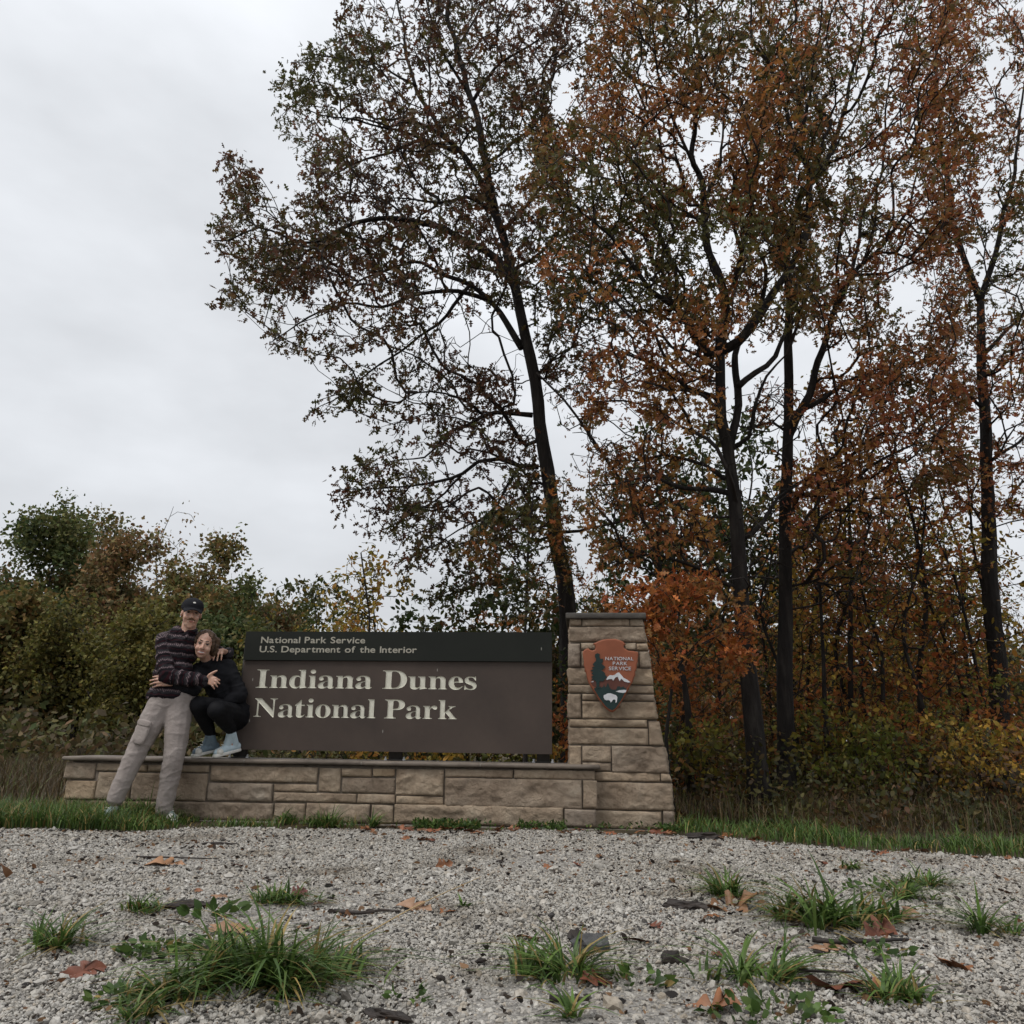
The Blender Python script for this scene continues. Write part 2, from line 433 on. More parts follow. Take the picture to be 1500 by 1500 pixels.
def wall_stone(parent, x0, x1, y0, y1, off=0.0, base=None, xr_top=None, xr_bot=None, **kw):
    xm, ym = (x0 + x1) / 2, (y0 + y1) / 2
    u0 = uz(x0, ym, off)[0]; u1 = uz(x1, ym, off)[0]
    z0 = uz(xm, y0, off)[1]; z1 = uz(xm, y1, off)[1]
    ut = uz(xr_top, y0, off)[0] if xr_top else u1
    ub = uz(xr_bot, y1, off)[0] if xr_bot else u1
    return stone3d(parent, (W(u0, z0, off), W(ut, z0, off), W(ub, z1, off), W(u0, z1, off)), -WN, base=base, **kw)

# low wall
wb = W(-1.2, 0, 0.2)
wall = empty('low_stone_wall', wb, 'low sandstone block wall with flat coping carrying the park sign', 'wall')
UL = uz(96, 1150)[0]; UR = uz(874, 1160)[0]
ZT = uz(560, 1121.5)[1]                                   # underside of the coping
ZF = uz(700, 1209.5)[1]
def wpart(name, parts, mat, parent, base, bev=0.0):
    V, lo, sz = join_np(parts); V = V - np.array(base)
    me = me_np(name, V, loops=lo, sizes=sz)
    if bev: bevel_me(me, bev)
    return link(name, me, mat, parent)
wpart('core', [wallbox(UL + 0.03, UR - 0.02, 0.006, 0.40, 0.0, ZT - 0.004)], M['mortar'], wall, wb)
wpart('footing', [wallbox(UL - 0.02, UR + 0.02, -0.022, 0.44, -0.05, ZF - 0.004)], M['concrete'], wall, wb, 0.006)
stones = [(96, 140, 1117, 1141), (142, 197, 1118, 1129.5), (199.6, 216, 1119.5, 1130.5), (217.5, 306.5, 1120.5, 1131), (142, 191.5, 1131, 1171), (96, 140, 1143, 1171),
          (193.5, 246, 1132, 1172.5), (247.5, 303, 1132.5, 1173), (308.6, 465.5, 1122.5, 1145.5), (304.8, 399.5, 1147, 1173.5), (401.2, 464.8, 1148.5, 1160),
          (401.2, 522.5, 1161.5, 1175), (524, 579, 1163.2, 1177), (580.5, 649.5, 1166.2, 1178.2), (467.5, 499.5, 1124.5, 1160.5), (501, 545, 1125.5, 1138),
          (546.5, 578.5, 1126, 1137.5), (501, 578.5, 1139.2, 1162), (580.3, 650, 1126.5, 1165), (96, 165, 1172, 1197), (167, 248.5, 1174, 1198.5), (250, 400, 1175, 1201), (401.5, 447, 1176.5, 1203.5),
          (448.5, 542, 1177, 1205.5), (544, 576, 1179, 1206), (577.3, 825, 1180, 1209), (651.8, 751.5, 1127, 1139), (753, 871.5, 1128, 1141.5),
          (651.8, 852.5, 1140.5, 1183), (854, 875, 1143, 1184), (826.5, 873, 1185.5, 1211)]
for st in stones:
    big_ = (st[1] - st[0]) * (st[3] - st[2])
    wall_stone(wall, *st, base=wb, proud=0.006 + 0.008 * random.random() + (0.005 if big_ > 2500 else 0), rough=0.010 + (0.008 if big_ > 2500 else 0.0))
# end return of the wall on the left
for (z0, z1) in ((ZF, 0.2), (0.2, ZT)):
    stone3d(wall, (W(UL, z1, 0.39), W(UL, z1, 0.02), W(UL, z0, 0.02), W(UL, z0, 0.39)), -WU, base=wb)
ZC = uz(560, 1116.3, -0.045)[1] + 0.004
cus = [uz(x, 1118, -0.045)[0] for x in (88, 182.5, 356.6, 529, 703.6, 880)]
for a_, b_ in zip(cus[:-1], cus[1:]):
    bx = wallbox(a_ + 0.004, b_ - 0.004, -0.045, 0.46, ZT, ZC)
    me = me_parts('coping_stone', [([(Vector(v) - wb)[:] for v in bx[0]], bx[1])]); bevel_me(me, 0.012, 2)
    link('coping_stone', me, M['coping'], wall)
for x_ in cus[1:-1]:
    wpart('coping_joint', [wallbox(x_ - 0.006, x_ + 0.006, -0.041, 0.455, ZT + 0.002, ZC - 0.003)], M['concrete'], wall, wb)

# pier
POFF = 0.10
pb = W(uz(905, 1215, POFF)[0], 0, POFF + 0.3)
pier = empty('stone_pier', pb, 'tall battered sandstone pier with dark cap slab beside the sign', 'pier')
ks = 220 / 917.0
def pz(x, y): return (790 + x * ks, 880 + y * ks)
RE = [(110, 632), (158, 641), (252, 655), (305, 668), (410, 686), (515, 697), (567, 700), (612, 706), (722, 720), (735, 733), (885, 763), (1050, 790), (1105, 813), (1275, 817), (1395, 826), (1420, 828)]
def redge(y): return float(np.interp(y, [p[0] for p in RE], [p[1] for p in RE]))
pst = [(185, 110, 259, 153), (262, 109, 550, 155), (553, 110, 'R', 157), (185, 159, 'R', 252), (176, 262, 250, 405), (255, 258, 520, 302), (524, 258, 590, 302), (593, 262, 'R', 305),
       (256, 307, 608, 405), (612, 309, 'R', 410), (180, 411, 430, 510), (434, 414, 'R', 513), (180, 515, 440, 563), (444, 517, 'R', 567), (173, 569, 256, 716), (262, 569, 440, 609),
       (444, 571, 'R', 612), (262, 616, 'R', 722), (185, 725, 656, 772), (668, 735, 'R', 885), (187, 777, 664, 878), (183, 884, 256, 1040), (262, 886, 438, 984), (262, 988, 438, 1040),
       (442, 888, 'R', 1050), (186, 1046, 738, 1102), (741, 1055, 'R', 1105), (186, 1108, 'R', 1276), (186, 1281, 748, 1390), (756, 1283, 'R', 1395)]
zrow = lambda y: uz(*pz(450, y), POFF)[1]
for (x0, y0, x1, y1) in pst:
    if x1 == 'R':
        a0 = pz(x0, y0); xt = pz(redge(y0), y0)[0]; xb = pz(redge(y1), y1)[0]
        wall_stone(pier, a0[0], (xt + xb) / 2, a0[1], pz(0, y1)[1], POFF, pb, xt, xb, proud=0.016, rough=0.017)
    else:
        a0 = pz(x0, y0); a1 = pz(x1, y1)
        wall_stone(pier, a0[0], a1[0], a0[1], a1[1], POFF, pb, proud=0.008 + 0.010 * random.random(), rough=0.014)
PD = 0.62
pr = []
for k, y in enumerate([112, 158, 252, 410, 567, 722, 885, 1050, 1105, 1275, 1418]):
    z = zrow(y) if k < 10 else -0.02
    ul = uz(*pz(190, y), POFF)[0]; ur = uz(*pz(redge(y) - 10, y), POFF)[0]
    pr.append([W(ul, z, POFF + 0.006), W(ur, z, POFF + 0.006), W(ur, z, POFF + PD), W(ul, z, POFF + PD)])
Vp = [(v - pb)[:] for r in pr for v in r]; Fp = []
for k in range(len(pr) - 1):
    for q in range(4):
        Fp.append((k * 4 + q, k * 4 + (q + 1) % 4, k * 4 + 4 + (q + 1) % 4, k * 4 + 4 + q))
Fp.append((0, 1, 2, 3)); n4 = (len(pr) - 1) * 4; Fp.append((n4 + 3, n4 + 2, n4 + 1, n4))
link('core', me_parts('core', [(Vp, Fp)]), M['mortar'], pier)
for k in range(len(pr) - 1):                               # the two flanks
    if pr[k][0].z - pr[k + 1][0].z < 0.06: continue
    lo_, hi_ = pr[k + 1], pr[k]
    mid = 0.35 + 0.3 * (k % 2)
    for s0, s1 in ((0.0, mid), (mid, 1.0)):
        L_ = lambda a, b, t: a * (1 - t) + b * t
        stone3d(pier, (L_(hi_[1], hi_[2], s0), L_(hi_[1], hi_[2], s1), L_(lo_[1], lo_[2], s1), L_(lo_[1], lo_[2], s0)), WU, base=pb, back=0.03)
        stone3d(pier, (L_(hi_[0], hi_[3], s1), L_(hi_[0], hi_[3], s0), L_(lo_[0], lo_[3], s0), L_(lo_[0], lo_[3], s1)), -WU, base=pb, back=0.03)
cz0, cz1 = uz(890, 905.8, POFF - 0.05)[1], uz(890, 897.3, POFF - 0.05)[1]
cu0, cu1 = uz(828.5, 902, POFF - 0.05)[0], uz(946.5, 902, POFF - 0.05)[0]
wpart('cap_slab', [wallbox(cu0, cu1, POFF - 0.05, POFF + PD + 0.05, cz0, cz1)], M['cap'], pier, pb, 0.008)
wpart('footing', [wallbox(UR + 0.03, uz(*pz(832, 1400), POFF)[0], POFF - 0.02, POFF + PD + 0.02, -0.05, zrow(1393))], M['concrete'], pier, pb, 0.008)
# ------------------------------------------------------------------ lettering outlines (contours in thousandths)
SERIF = {}
for _l in """I 13 0,13 17,34 21,50 26,61 32,69 42,74 56,75 75,75 387,74 405,70 419,63 427,52 433,36 437,13 439,13 455,244 455,244 439,223 437,207 433,196 427,188 419,184 405,183 387,183 77,187 44,206 26,246 17,246 0
n 18 0,18 16,45 26,52 56,52 253,46 284,40 289,31 293,19 294,19 310,148 310,148 267,175 296,207 313,243 318,275 314,299 301,316 280,327 250,330 212,330 56,337 26,343 21,352 17,363 16,363 0,202 0,202 16,207 16,223 21,232 34,235 56,235 217,229 258,223 265,215 270,203 271,183 267,164 255,148 235,148 56,154 26,160 21,168 17,180 16,180 0
d 140 -10,117 -8,97 -1,78 10,61 26,47 44,35 66,26 91,21 118,19 147,21 180,27 210,36 237,48 261,63 281,81 297,101 309,123 316,146 318,175 314,201 301,223 280,223 401,222 413,218 423,212 430,176 439,176 455,319 455,319 75,325 41,330 35,340 30,353 28,353 11,315 8,271 1,223 -10,223 39,201 12,173 -5/171 28,182 30,192 34,202 41,211 51,218 62,223 76,223 242,220 252,214 262,206 270,174 281,155 277,141 267,130 250,123 225,119 193,118 153,119 115,123 83,130 58,140 42,153 32
i 101 362,87 364,75 368,65 376,57 387,52 399,50 412,52 426,57 438,65 449,75 457,87 462,101 463,114 462,126 457,137 449,145 438,150 426,151 412,149 399,145 387,136 376,126 368,114 364/18 0,18 16,45 26,52 56,52 252,47 285,20 293,21 310,148 310,148 56,154 26,180 16,180 0
a 255 -10,226 -5,208 10,200 35,168 11,133 -4,95 -9,74 -6,55 0,40 11,29 26,22 43,20 63,25 91,39 115,63 136,98 155,143 173,199 190,199 241,197 258,193 272,187 282,177 290,164 294,148 296,123 293,109 286,104 274,113 257,123 231,121 220,117 210,110 202,100 196,90 192,77 191,64 192,54 196,45 203,38 212,34 223,33 236,35 252,40 266,49 278,62 290,77 300,95 308,115 314,137 317,162 318,205 315,239 307,263 292,280 271,290 244,293 210,293 62,295 40,304 34,320 42,329 28,306 7,281 -6/151 34,174 41,199 63,199 169,170 160,147 147,131 130,121 109,118 84,122 56,133 39
D 20 0,20 17,39 19,53 23,63 30,69 39,73 54,74 75,74 374,72 397,68 415,61 426,50 433,35 437,15 439,15 455,222 455,296 449,357 429,405 396,440 351,461 295,468 228,459 146,430 82,382 36,315 9,228 0/222 24,262 30,295 47,319 75,337 115,347 166,351 229,345 303,330 360,305 401,269 425,223 433,208 432,197 429,190 423,182 385,182 72,190 34,197 29,208 25
u 131 -10,103 -7,81 2,65 17,54 38,48 65,46 97,46 248,39 282,33 289,24 293,11 294,11 310,142 310,142 74,151 46,158 40,166 37,177 36,196 39,213 49,228 66,228 248,221 283,214 289,204 293,189 294,189 310,324 310,324 70,331 39,360 30,360 13,321 10,277 3,228 -10,228 40,216 26,202 13,186 3,169 -4,150 -9
e 154 -10,129 -8,106 -1,85 10,66 26,50 45,37 69,27 95,21 125,19 157,21 187,28 215,38 240,51 263,68 282,87 298,109 309,132 316,157 318,193 314,224 301,249 280,268 251,279 216,283 173,283 166,117 166,121 121,131 87,147 62,170 47,199 42,225 47,248 62,270 86,285 73,248 27,205 -1/116 192,201 192,201 215,193 277,186 288,175 295,161 297,136 286,121 255,116 203
s 151 -10,132 -8,110 -3,87 6,73 9,64 7,56 1,51 -9,36 -9,36 105,53 105,61 79,72 57,87 39,103 26,121 17,140 15,156 16,168 20,179 27,186 35,191 46,192 58,188 76,176 92,156 105,107 130,85 142,68 155,54 169,45 185,39 202,37 220,40 247,49 270,65 291,86 306,111 316,141 319,166 316,199 308,206 306,213 305,220 306,226 311,230 319,244 319,244 222,228 222,220 244,209 262,196 277,182 288,166 294,149 296,136 295,125 292,116 286,110 278,106 269,105 259,115 232,146 212,191 189,212 178,229 165,241 151,250 136,255 117,257 95,254 65,244 39,228 18,206 2,181 -7
N 403 -11,107 350,107 79,108 57,112 42,119 31,129 24,145 20,167 17,167 0,18 0,18 17,54 23,71 41,76 79,76 388,36 433,18 439,18 455,156 455,391 169,391 377,386 414,369 431,331 439,331 455,480 455,480 439,459 436,443 432,433 425,427 414,423 398,422 377,422 -11
t 124 -9,99 -7,80 -1,66 10,56 26,50 46,48 71,48 279,20 279,20 300,88 369,129 424,144 424,144 310,208 310,208 279,144 279,144 82,149 51,154 45,160 41,168 40,183 44,195 56,206 75,222 66,198 24,165 -1
o 169 -10,140 -8,114 -1,90 11,69 27,52 47,38 70,27 96,21 124,19 154,21 184,27 213,38 239,52 262,69 281,90 297,114 309,140 316,168 318,196 316,222 309,245 298,266 282,283 263,298 240,308 214,315 185,317 154,315 123,308 94,298 69,284 46,266 26,245 11,222 -1,197 -8/169 11,186 14,199 24,209 39,217 81,220 154,218 206,214 245,208 271,198 286,185 296,169 299,151 296,138 286,128 271,122 245,118 206,117 154,120 82,128 39,138 24,152 14
l 18 0,18 16,45 26,52 56,52 398,47 429,42 434,33 438,20 439,20 455,148 455,148 56,154 26,180 16,180 0
P 15 0,15 17,36 20,52 24,62 32,69 43,73 59,75 81,75 379,73 398,69 413,62 424,51 431,36 436,16 439,16 455,214 455,265 454,306 449,336 440,357 429,375 415,390 398,400 378,407 356,409 332,404 296,390 266,367 240,334 221,292 209,242 206,182 206,182 81,183 59,187 43,194 32,205 24,221 20,242 17,242 0/182 230,201 230,231 232,255 240,272 253,283 271,290 297,292 329,290 361,285 387,275 406,261 420,241 428,216 431,189 424,182 398
r 18 0,18 16,45 26,52 56,52 252,46 285,20 293,21 310,146 310,146 252,158 272,172 288,187 301,203 311,218 316,233 318,250 317,264 312,275 304,283 293,288 281,289 266,288 254,284 243,278 234,270 228,260 224,248 222,222 231,207 250,189 260,179 258,171 252,162 241,155 228,151 211,149 192,149 56,150 42,153 32,159 25,197 16,197 0
k 17 0,17 16,45 26,52 56,52 398,47 429,42 434,33 438,20 439,21 455,148 455,148 169,227 248,236 259,242 269,244 278,240 287,228 292,209 293,206 293,206 310,345 310,345 293,320 289,297 278,275 260,222 209,346 34,355 24,365 18,376 16,376 0,211 0,211 16,217 16,229 18,237 23,239 32,232 49,163 147,148 134,148 56,154 26,180 16,180 0""".split("\n"):
    SERIF[_l[0]] = [[tuple(float(q) for q in p.split(" ")) for p in c.split(",")] for c in _l[2:].split("/")]
SANS = {}
for _l in """. 109 111,79 103,57 81,49 51,57 21,79 -1,109 -9,139 -1,161 21,169 51,161 81,139 103
A 362 686,293 686,0 0,100 0,186 201,476 201,567 0,667 0/326 536,436 289,224 289
C 656 635,570 667,493 685,422 691,300 674,197 624,117 548,66 448,48 331,62 241,104 150,176 69,279 13,416 -9,513 -1,593 20,663 51,663 158,584 116,504 90,425 81,333 93,257 128,199 183,162 254,149 340,162 425,200 497,258 552,333 588,421 601,498 593,575 570,656 530
D 76 0,342 0,466 19,567 70,641 145,688 238,704 341,690 438,649 531,578 608,476 662,341 682,76 682/174 594,325 594,427 581,505 544,560 489,592 420,603 341,596 282,571 216,522 153,444 106,330 88,174 88
E 462 682,75 682,75 0,471 0,471 88,173 88,173 300,452 300,452 388,173 388,173 594,462 594
I 174 682,76 682,76 0,174 0
K 285 359,582 682,460 682,173 370,173 682,75 682,75 0,173 0,173 337,520 0,655 0
L 172 682,74 682,74 0,480 0,480 88,172 88
N 706 682,614 682,614 154,152 682,74 682,74 0,166 0,166 525,622 0,706 0
O 45 341,61 234,109 138,185 61,286 10,409 -9,536 10,639 61,715 138,762 234,778 341,761 450,714 546,637 623,536 673,411 691,288 673,187 622,110 546,62 450/146 341,159 426,196 497,252 553,325 588,411 601,497 588,571 553,627 497,664 426,677 341,664 257,627 185,571 130,497 94,411 81,325 94,252 130,196 185,159 257
P 70 682,70 0,168 0,168 295,270 295,355 305,419 331,465 373,491 425,500 486,492 548,467 602,424 644,363 672,283 682/168 594,283 594,329 588,362 572,384 548,395 520,399 490,394 453,378 423,353 401,320 388,279 383,168 383
R 77 682,77 0,175 0,175 296,216 296,245 293,275 281,309 255,348 210,397 140,487 0,604 0,511 135,462 213,414 276,359 324,399 345,431 373,454 406,468 446,473 491,463 556,434 609,387 649,325 673,249 682/175 598,238 598,288 593,326 580,352 559,367 530,372 495,369 462,356 431,331 407,292 390,238 384,175 384
S 399 643,350 670,299 686,247 691,177 683,120 659,77 621,50 571,40 509,71 415,144 348,231 293,304 237,335 165,331 141,318 118,296 98,265 84,224 79,184 83,146 95,110 116,75 143,44 178,44 54,102 19,165 -2,235 -9,297 0,350 25,390 65,417 116,426 176,395 283,322 354,235 406,162 457,131 522,136 549,151 571,174 588,204 599,239 603,288 597,342 575,399 532
T 587 682,17 682,17 594,253 594,253 0,351 0,351 594,587 594
U 648 682,550 682,550 285,547 226,534 176,507 136,468 108,415 88,347 81,291 87,242 107,200 139,176 172,163 215,159 279,159 682,61 682,61 258,77 159,119 84,183 31,260 1,345 -9,454 4,539 40,600 98,636 175,648 268
V 604 682,507 682,303 203,98 682,0 682,295 -6,315 -6
a 411 80,392 67,376 59,364 56,355 58,349 65,347 79,347 310,339 365,316 406,281 435,236 452,184 458,124 451,75 431,35 397,35 300,80 342,128 366,177 374,206 371,229 362,245 347,255 325,258 295,258 271,179 243,135 227,94 207,59 182,35 147,26 101,31 67,46 37,69 13,99 -3,136 -9,177 -4,217 11,257 37,270 11,292 -4,325 -9,351 -6,377 5,411 26/258 91,233 71,207 58,180 54,147 62,124 84,116 117,123 146,144 169,175 189,214 206,258 222
c 393 427,352 443,310 454,263 458,188 447,126 415,80 365,51 298,41 216,52 142,83 80,131 32,194 2,269 -9,318 -5,365 4,403 17,403 105,361 88,322 78,284 75,233 82,191 101,159 131,139 173,132 224,138 275,157 317,186 349,224 369,269 376,307 372,347 359,393 332
e 438 130,386 101,334 82,281 76,234 81,195 98,164 125,143 163,130 211,446 211,437 300,412 370,371 419,317 448,251 458,182 447,124 417,79 369,51 306,41 230,50 158,77 92,122 39,183 4,259 -9,327 -3,384 14,438 44/132 270,143 309,160 340,184 362,215 376,253 381,288 376,316 362,338 338,352 308,358 270
f 296 682,252 691,214 690,182 683,153 668,129 648,98 609,79 556,72 482,72 449,9 449,9 369,72 369,72 0,161 0,161 369,242 369,242 449,161 449,161 492,164 530,174 561,191 584,218 598,256 603,296 595
h 150 682,61 682,61 0,150 0,150 322,189 360,225 381,262 387,292 382,316 368,335 345,346 315,350 278,350 0,439 0,439 275,432 341,410 393,378 429,336 451,286 458,237 450,191 427,152 390,150 390
i 154 449,65 449,65 0,154 0/163 585,156 612,137 631,110 638,83 631,64 612,57 585,64 558,83 539,110 532,137 539,156 558
k 460 449,354 449,155 229,380 0,500 0,268 229/151 682,62 682,62 0,151 0
l 154 682,65 682,65 0,154 0
m 59 449,59 0,148 0,148 326,183 360,219 378,260 383,285 379,308 367,325 347,337 318,341 279,341 0,430 0,430 326,464 355,498 376,530 383,559 379,585 366,605 344,618 315,623 278,623 0,712 0,712 282,705 341,686 390,655 427,613 450,563 458,527 454,494 442,464 425,437 402,413 377,378 422,332 449,279 458,237 451,193 428,148 390,148 449
n 150 449,61 449,61 0,150 0,150 322,189 360,225 381,262 387,292 382,316 368,335 345,346 315,350 278,350 0,439 0,439 277,431 343,410 394,377 430,335 451,286 458,237 450,191 427,152 390,150 390
o 273 458,197 447,132 415,81 365,48 302,36 229,47 151,80 86,130 35,195 3,273 -9,354 2,421 34,472 84,505 150,516 229,504 304,471 367,419 416,352 447/272 378,322 371,364 350,397 318,418 277,425 228,418 174,398 131,366 98,324 78,272 71,224 78,184 99,153 132,134 176,127 229,134 278,154 319,185 350,225 371
p 146 11,178 0,207 -7,236 -9,311 2,374 33,422 82,453 145,464 221,453 302,422 365,371 411,300 439,211 449,57 449,57 -230,146 -230/146 369,227 369,279 363,320 344,350 314,367 273,373 222,366 173,347 131,316 99,277 78,230 71,202 73,174 80,146 91
r 69 449,69 0,158 0,158 235,163 279,179 317,202 347,232 366,267 373,292 367,321 352,350 329,397 406,361 435,326 452,290 458,265 454,239 441,213 420,187 388,160 346,158 346,158 449
t 167 542,0 379,0 369,78 369,78 132,84 86,101 47,131 17,172 -2,224 -9,258 -5,297 6,332 21,332 104,297 86,263 75,231 71,214 73,197 80,182 92,171 112,167 139,167 369,309 369,309 449,167 449
v 206 -9,236 -9,434 449,339 449,221 173,100 449,3 449""".split("\n"):
    SANS[_l[0]] = [[tuple(float(q) for q in p.split(" ")) for p in c.split(",")] for c in _l[2:].split("/")]
# ------------------------------------------------------------------ sign
def curve_mesh(name, contours, extrude=0.0, bevel=0.0, offset=0.0, res=0, fill='BOTH'):
    cu = bpy.data.curves.new(name, 'CURVE'); cu.dimensions = '2D'; cu.fill_mode = fill
    cu.extrude = extrude; cu.bevel_depth = bevel; cu.offset = offset; cu.bevel_resolution = res
    for c in contours:
        sp = cu.splines.new('POLY')
        c = [p for i, p in enumerate(c) if i == 0 or math.dist(p, c[i - 1]) > 4e-4] if bevel else c
        sp.points.add(len(c) - 1)
        for p, (x, y) in zip(sp.points, c): p.co = (x, y, 0, 1)
        sp.use_cyclic_u = True
    o = bpy.data.objects.new(name, cu); COL.objects.link(o)
    dg = bpy.context.evaluated_depsgraph_get()
    me = bpy.data.meshes.new_from_object(o.evaluated_get(dg))
    bpy.data.objects.remove(o); bpy.data.curves.remove(cu)
    me.name = name
    return me
def layout(text, G, track, space):
    """-> list of (char, x offset), total width in thousandths"""
    x = 0; out = []; end = 0
    for ch in text:
        if ch == ' ': x += space; continue
        xs = [p[0] for c in G[ch] for p in c]
        x0, x1 = min(xs), max(xs)
        out.append((ch, x - x0)); x += (x1 - x0) + track; end = x - track
    return out, end
def frame_wall(off):
    """matrix: local x along the wall, y up, z out of the wall towards the viewer"""
    m = Matrix.Identity(4)
    o = W(0, 0, off)
    for i in range(3):
        m[i][0] = WU[i]; m[i][1] = (0, 0, 1)[i]; m[i][2] = -WN[i]; m[i][3] = o[i]
    return m
SOFF = 0.17
M['sign_brown'] = noisy('sign_brown_paint', [(0.3, (0.053, 0.039, 0.032)), (0.7, (0.066, 0.049, 0.040))], 3.0, 0.65, 0.12, 160.0, bdist=0.001)
M['sign_green'] = noisy('sign_dark_green_paint', [(0.3, (0.0075, 0.0090, 0.0065)), (0.7, (0.0105, 0.0125, 0.009))], 3.0, 0.75, 0.12, 160.0, bdist=0.001)
for k_ in ('sign_brown', 'sign_green'):                  # short pale streaks: droppings and scratches on the paint
    nt = M[k_].node_tree; b = nt.nodes['Principled BSDF']
    t = nd(nt, 'ShaderNodeTexCoord'); mpn = nd(nt, 'ShaderNodeMapping'); mpn.inputs['Scale'].default_value = (7.0, 1.9, 1.0)
    nt.links.new(t.outputs['Object'], mpn.inputs[0]); vo = nd(nt, 'ShaderNodeTexVoronoi', Scale=1.0); vo.voronoi_dimensions = '2D'; nt.links.new(mpn.outputs[0], vo.inputs['Vector'])
    lt = ramp(nt, [(0.0, (0.8, 0.8, 0.8)), (0.018, (0.5, 0.5, 0.5)), (0.030, (0, 0, 0))]); nt.links.new(vo.outputs['Distance'], lt.inputs[0])
    sr_ = nd(nt, 'ShaderNodeSeparateColor'); nt.links.new(vo.outputs['Color'], sr_.inputs[0]); gt = nd(nt, 'ShaderNodeMath', operation='GREATER_THAN'); gt.inputs[1].default_value = 0.78; nt.links.new(sr_.outputs[0], gt.inputs[0])
    ml = nd(nt, 'ShaderNodeMath', operation='MULTIPLY'); nt.links.new(lt.outputs[0], ml.inputs[0]); nt.links.new(gt.outputs[0], ml.inputs[1])
    n5 = nd(nt, 'ShaderNodeTexNoise', Scale=1.4, Detail=8.0, Roughness=0.7); nt.links.new(t.outputs['Object'], n5.inputs['Vector'])
    r5 = ramp(nt, [(0.35, (0.85, 0.85, 0.85)), (0.7, (1.22, 1.2, 1.18))]); nt.links.new(n5.outputs['Fac'], r5.inputs[0])
    src = b.inputs['Base Color'].links[0].from_socket
    mg = nd(nt, 'ShaderNodeMix', data_type='RGBA', blend_type='MULTIPLY'); mg.inputs['Factor'].default_value = 1.0; nt.links.new(src, mg.inputs['A']); nt.links.new(r5.outputs[0], mg.inputs['B'])
    mw = nd(nt, 'ShaderNodeMix', data_type='RGBA'); nt.links.new(ml.outputs[0], mw.inputs['Factor']); nt.links.new(mg.outputs['Result'], mw.inputs['A']); mw.inputs['B'].default_value = (0.42, 0.40, 0.36, 1)
    nt.links.new(mw.outputs['Result'], b.inputs['Base Color'])
M['letter'] = noisy('letter_cream_paint', [(0.3, (0.56, 0.54, 0.45)), (0.7, (0.68, 0.66, 0.56))], 20.0, 0.6, 0.1, 150.0, bdist=0.001)
M['letter_small'] = noisy('small_letter_paint', [(0.3, (0.30, 0.28, 0.23)), (0.7, (0.40, 0.375, 0.31))], 20.0, 0.6, 0.1, 150.0, bdist=0.001)
M['post'] = plain('sign_post_paint', (0.055, 0.05, 0.045), 0.6)
M['steel'] = noisy('galvanised_bolt', [(0.3, (0.45, 0.45, 0.45)), (0.7, (0.7, 0.7, 0.7))], 30.0, 0.35, 0.0)
sb = W(uz(585, 1100, SOFF)[0], ZC, SOFF + 0.05)
sign = empty('park_sign', sb, 'wide brown and dark green park sign board reading Indiana Dunes National Park', 'sign')
sl, sr = uz(355.5, 990, SOFF)[0], uz(808.5, 1010, SOFF)[0]
zt, zm, zb = uz(585, 926, SOFF)[1], uz(585, 968.8, SOFF)[1], uz(585, 1101.5, SOFF)[1]
def incised(cs, bev):
    """glyph with sloping sides; a gentler slope where the strokes are too fine for it"""
    full = sum(f.area for f in curve_mesh('fill', cs, fill='FRONT').polygons)
    for k in (1.0, 0.7, 0.45, 0.3, 0.15):
        lm = curve_mesh('letter', cs, bevel=bev * k, offset=-bev * k, fill='FRONT')
        cap = sum(f.area for f in lm.polygons if abs(f.normal.z) > 0.99)
        if cap > full * 0.42: break
    lm['bv'] = bev * k
    return lm
def panel(name, z0, z1, off, mat, lines, lmat, bev, deep, raised=False):
    """board with cut-in letters; lines = (text, font, x left px, x right px, y top px, y base px, track, space)"""
    FM = frame_wall(off)
    conts = [[(sl, z0), (sr, z0), (sr, z1), (sl, z1)]]
    lets = []
    for (text, G, xl, xr, yt, yb, track, space, cap) in lines:
        lay, tot = layout(text, G, track, space)
        u0, zb_ = uz(xl, yb, off); u1 = uz(xr, yb, off)[0]; zt_ = uz(xl, yt, off)[1]
        sx = (u1 - u0) / tot; sy = (zt_ - zb_) / cap
        for ch, x in lay:
            cs = [[((p[0]) * sx, p[1] * sy) for p in c] for c in G[ch]]
            lets.append((ch, (u0 + x * sx, zb_), cs))
            if not raised: conts += [[(px + u0 + x * sx, py + zb_) for px, py in c] for c in cs]
    th = 0.014
    me = curve_mesh(name, conts, extrude=th / 2)
    bm = bmesh.new(); bm.from_mesh(me)
    bmesh.ops.translate(bm, verts=bm.verts[:], vec=(0, 0, -th / 2))
    bx = [bm.verts.new(p) for p in box_pts(sl, sr, z0, z1, -0.062, -th - 0.0005)]
    for f in BOXF: bm.faces.new([bx[i] for i in f])
    bm.to_mesh(me); bm.free()
    po = link(name, me, mat, sign)
    po.matrix_parent_inverse = Matrix.Translation(-sb); po.matrix_basis = FM
    cache = {}
    for ch, (lx, ly), cs in lets:
        key = (ch, round(cs[0][0][1], 4))
        if key not in cache:
            lm = curve_mesh('letter', cs, extrude=0.0012, offset=0.0014) if raised else incised(cs, bev)
            bv = lm.get('bv', bev)
            bm = bmesh.new(); bm.from_mesh(lm)
            if not raised: bmesh.ops.delete(bm, geom=[v for v in bm.verts if v.co.z < -1e-5], context='VERTS')
            if not raised:
                for v in bm.verts: v.co.z = -v.co.z / bv * deep
            bmesh.ops.recalc_face_normals(bm, faces=bm.faces)
            bm.to_mesh(lm); bm.free(); lm.materials.append(lmat)
            cache[key] = lm
        lo_ = link('letter', cache[key], None, po)
        lo_.location = (lx, ly, 0.0008)
    return po
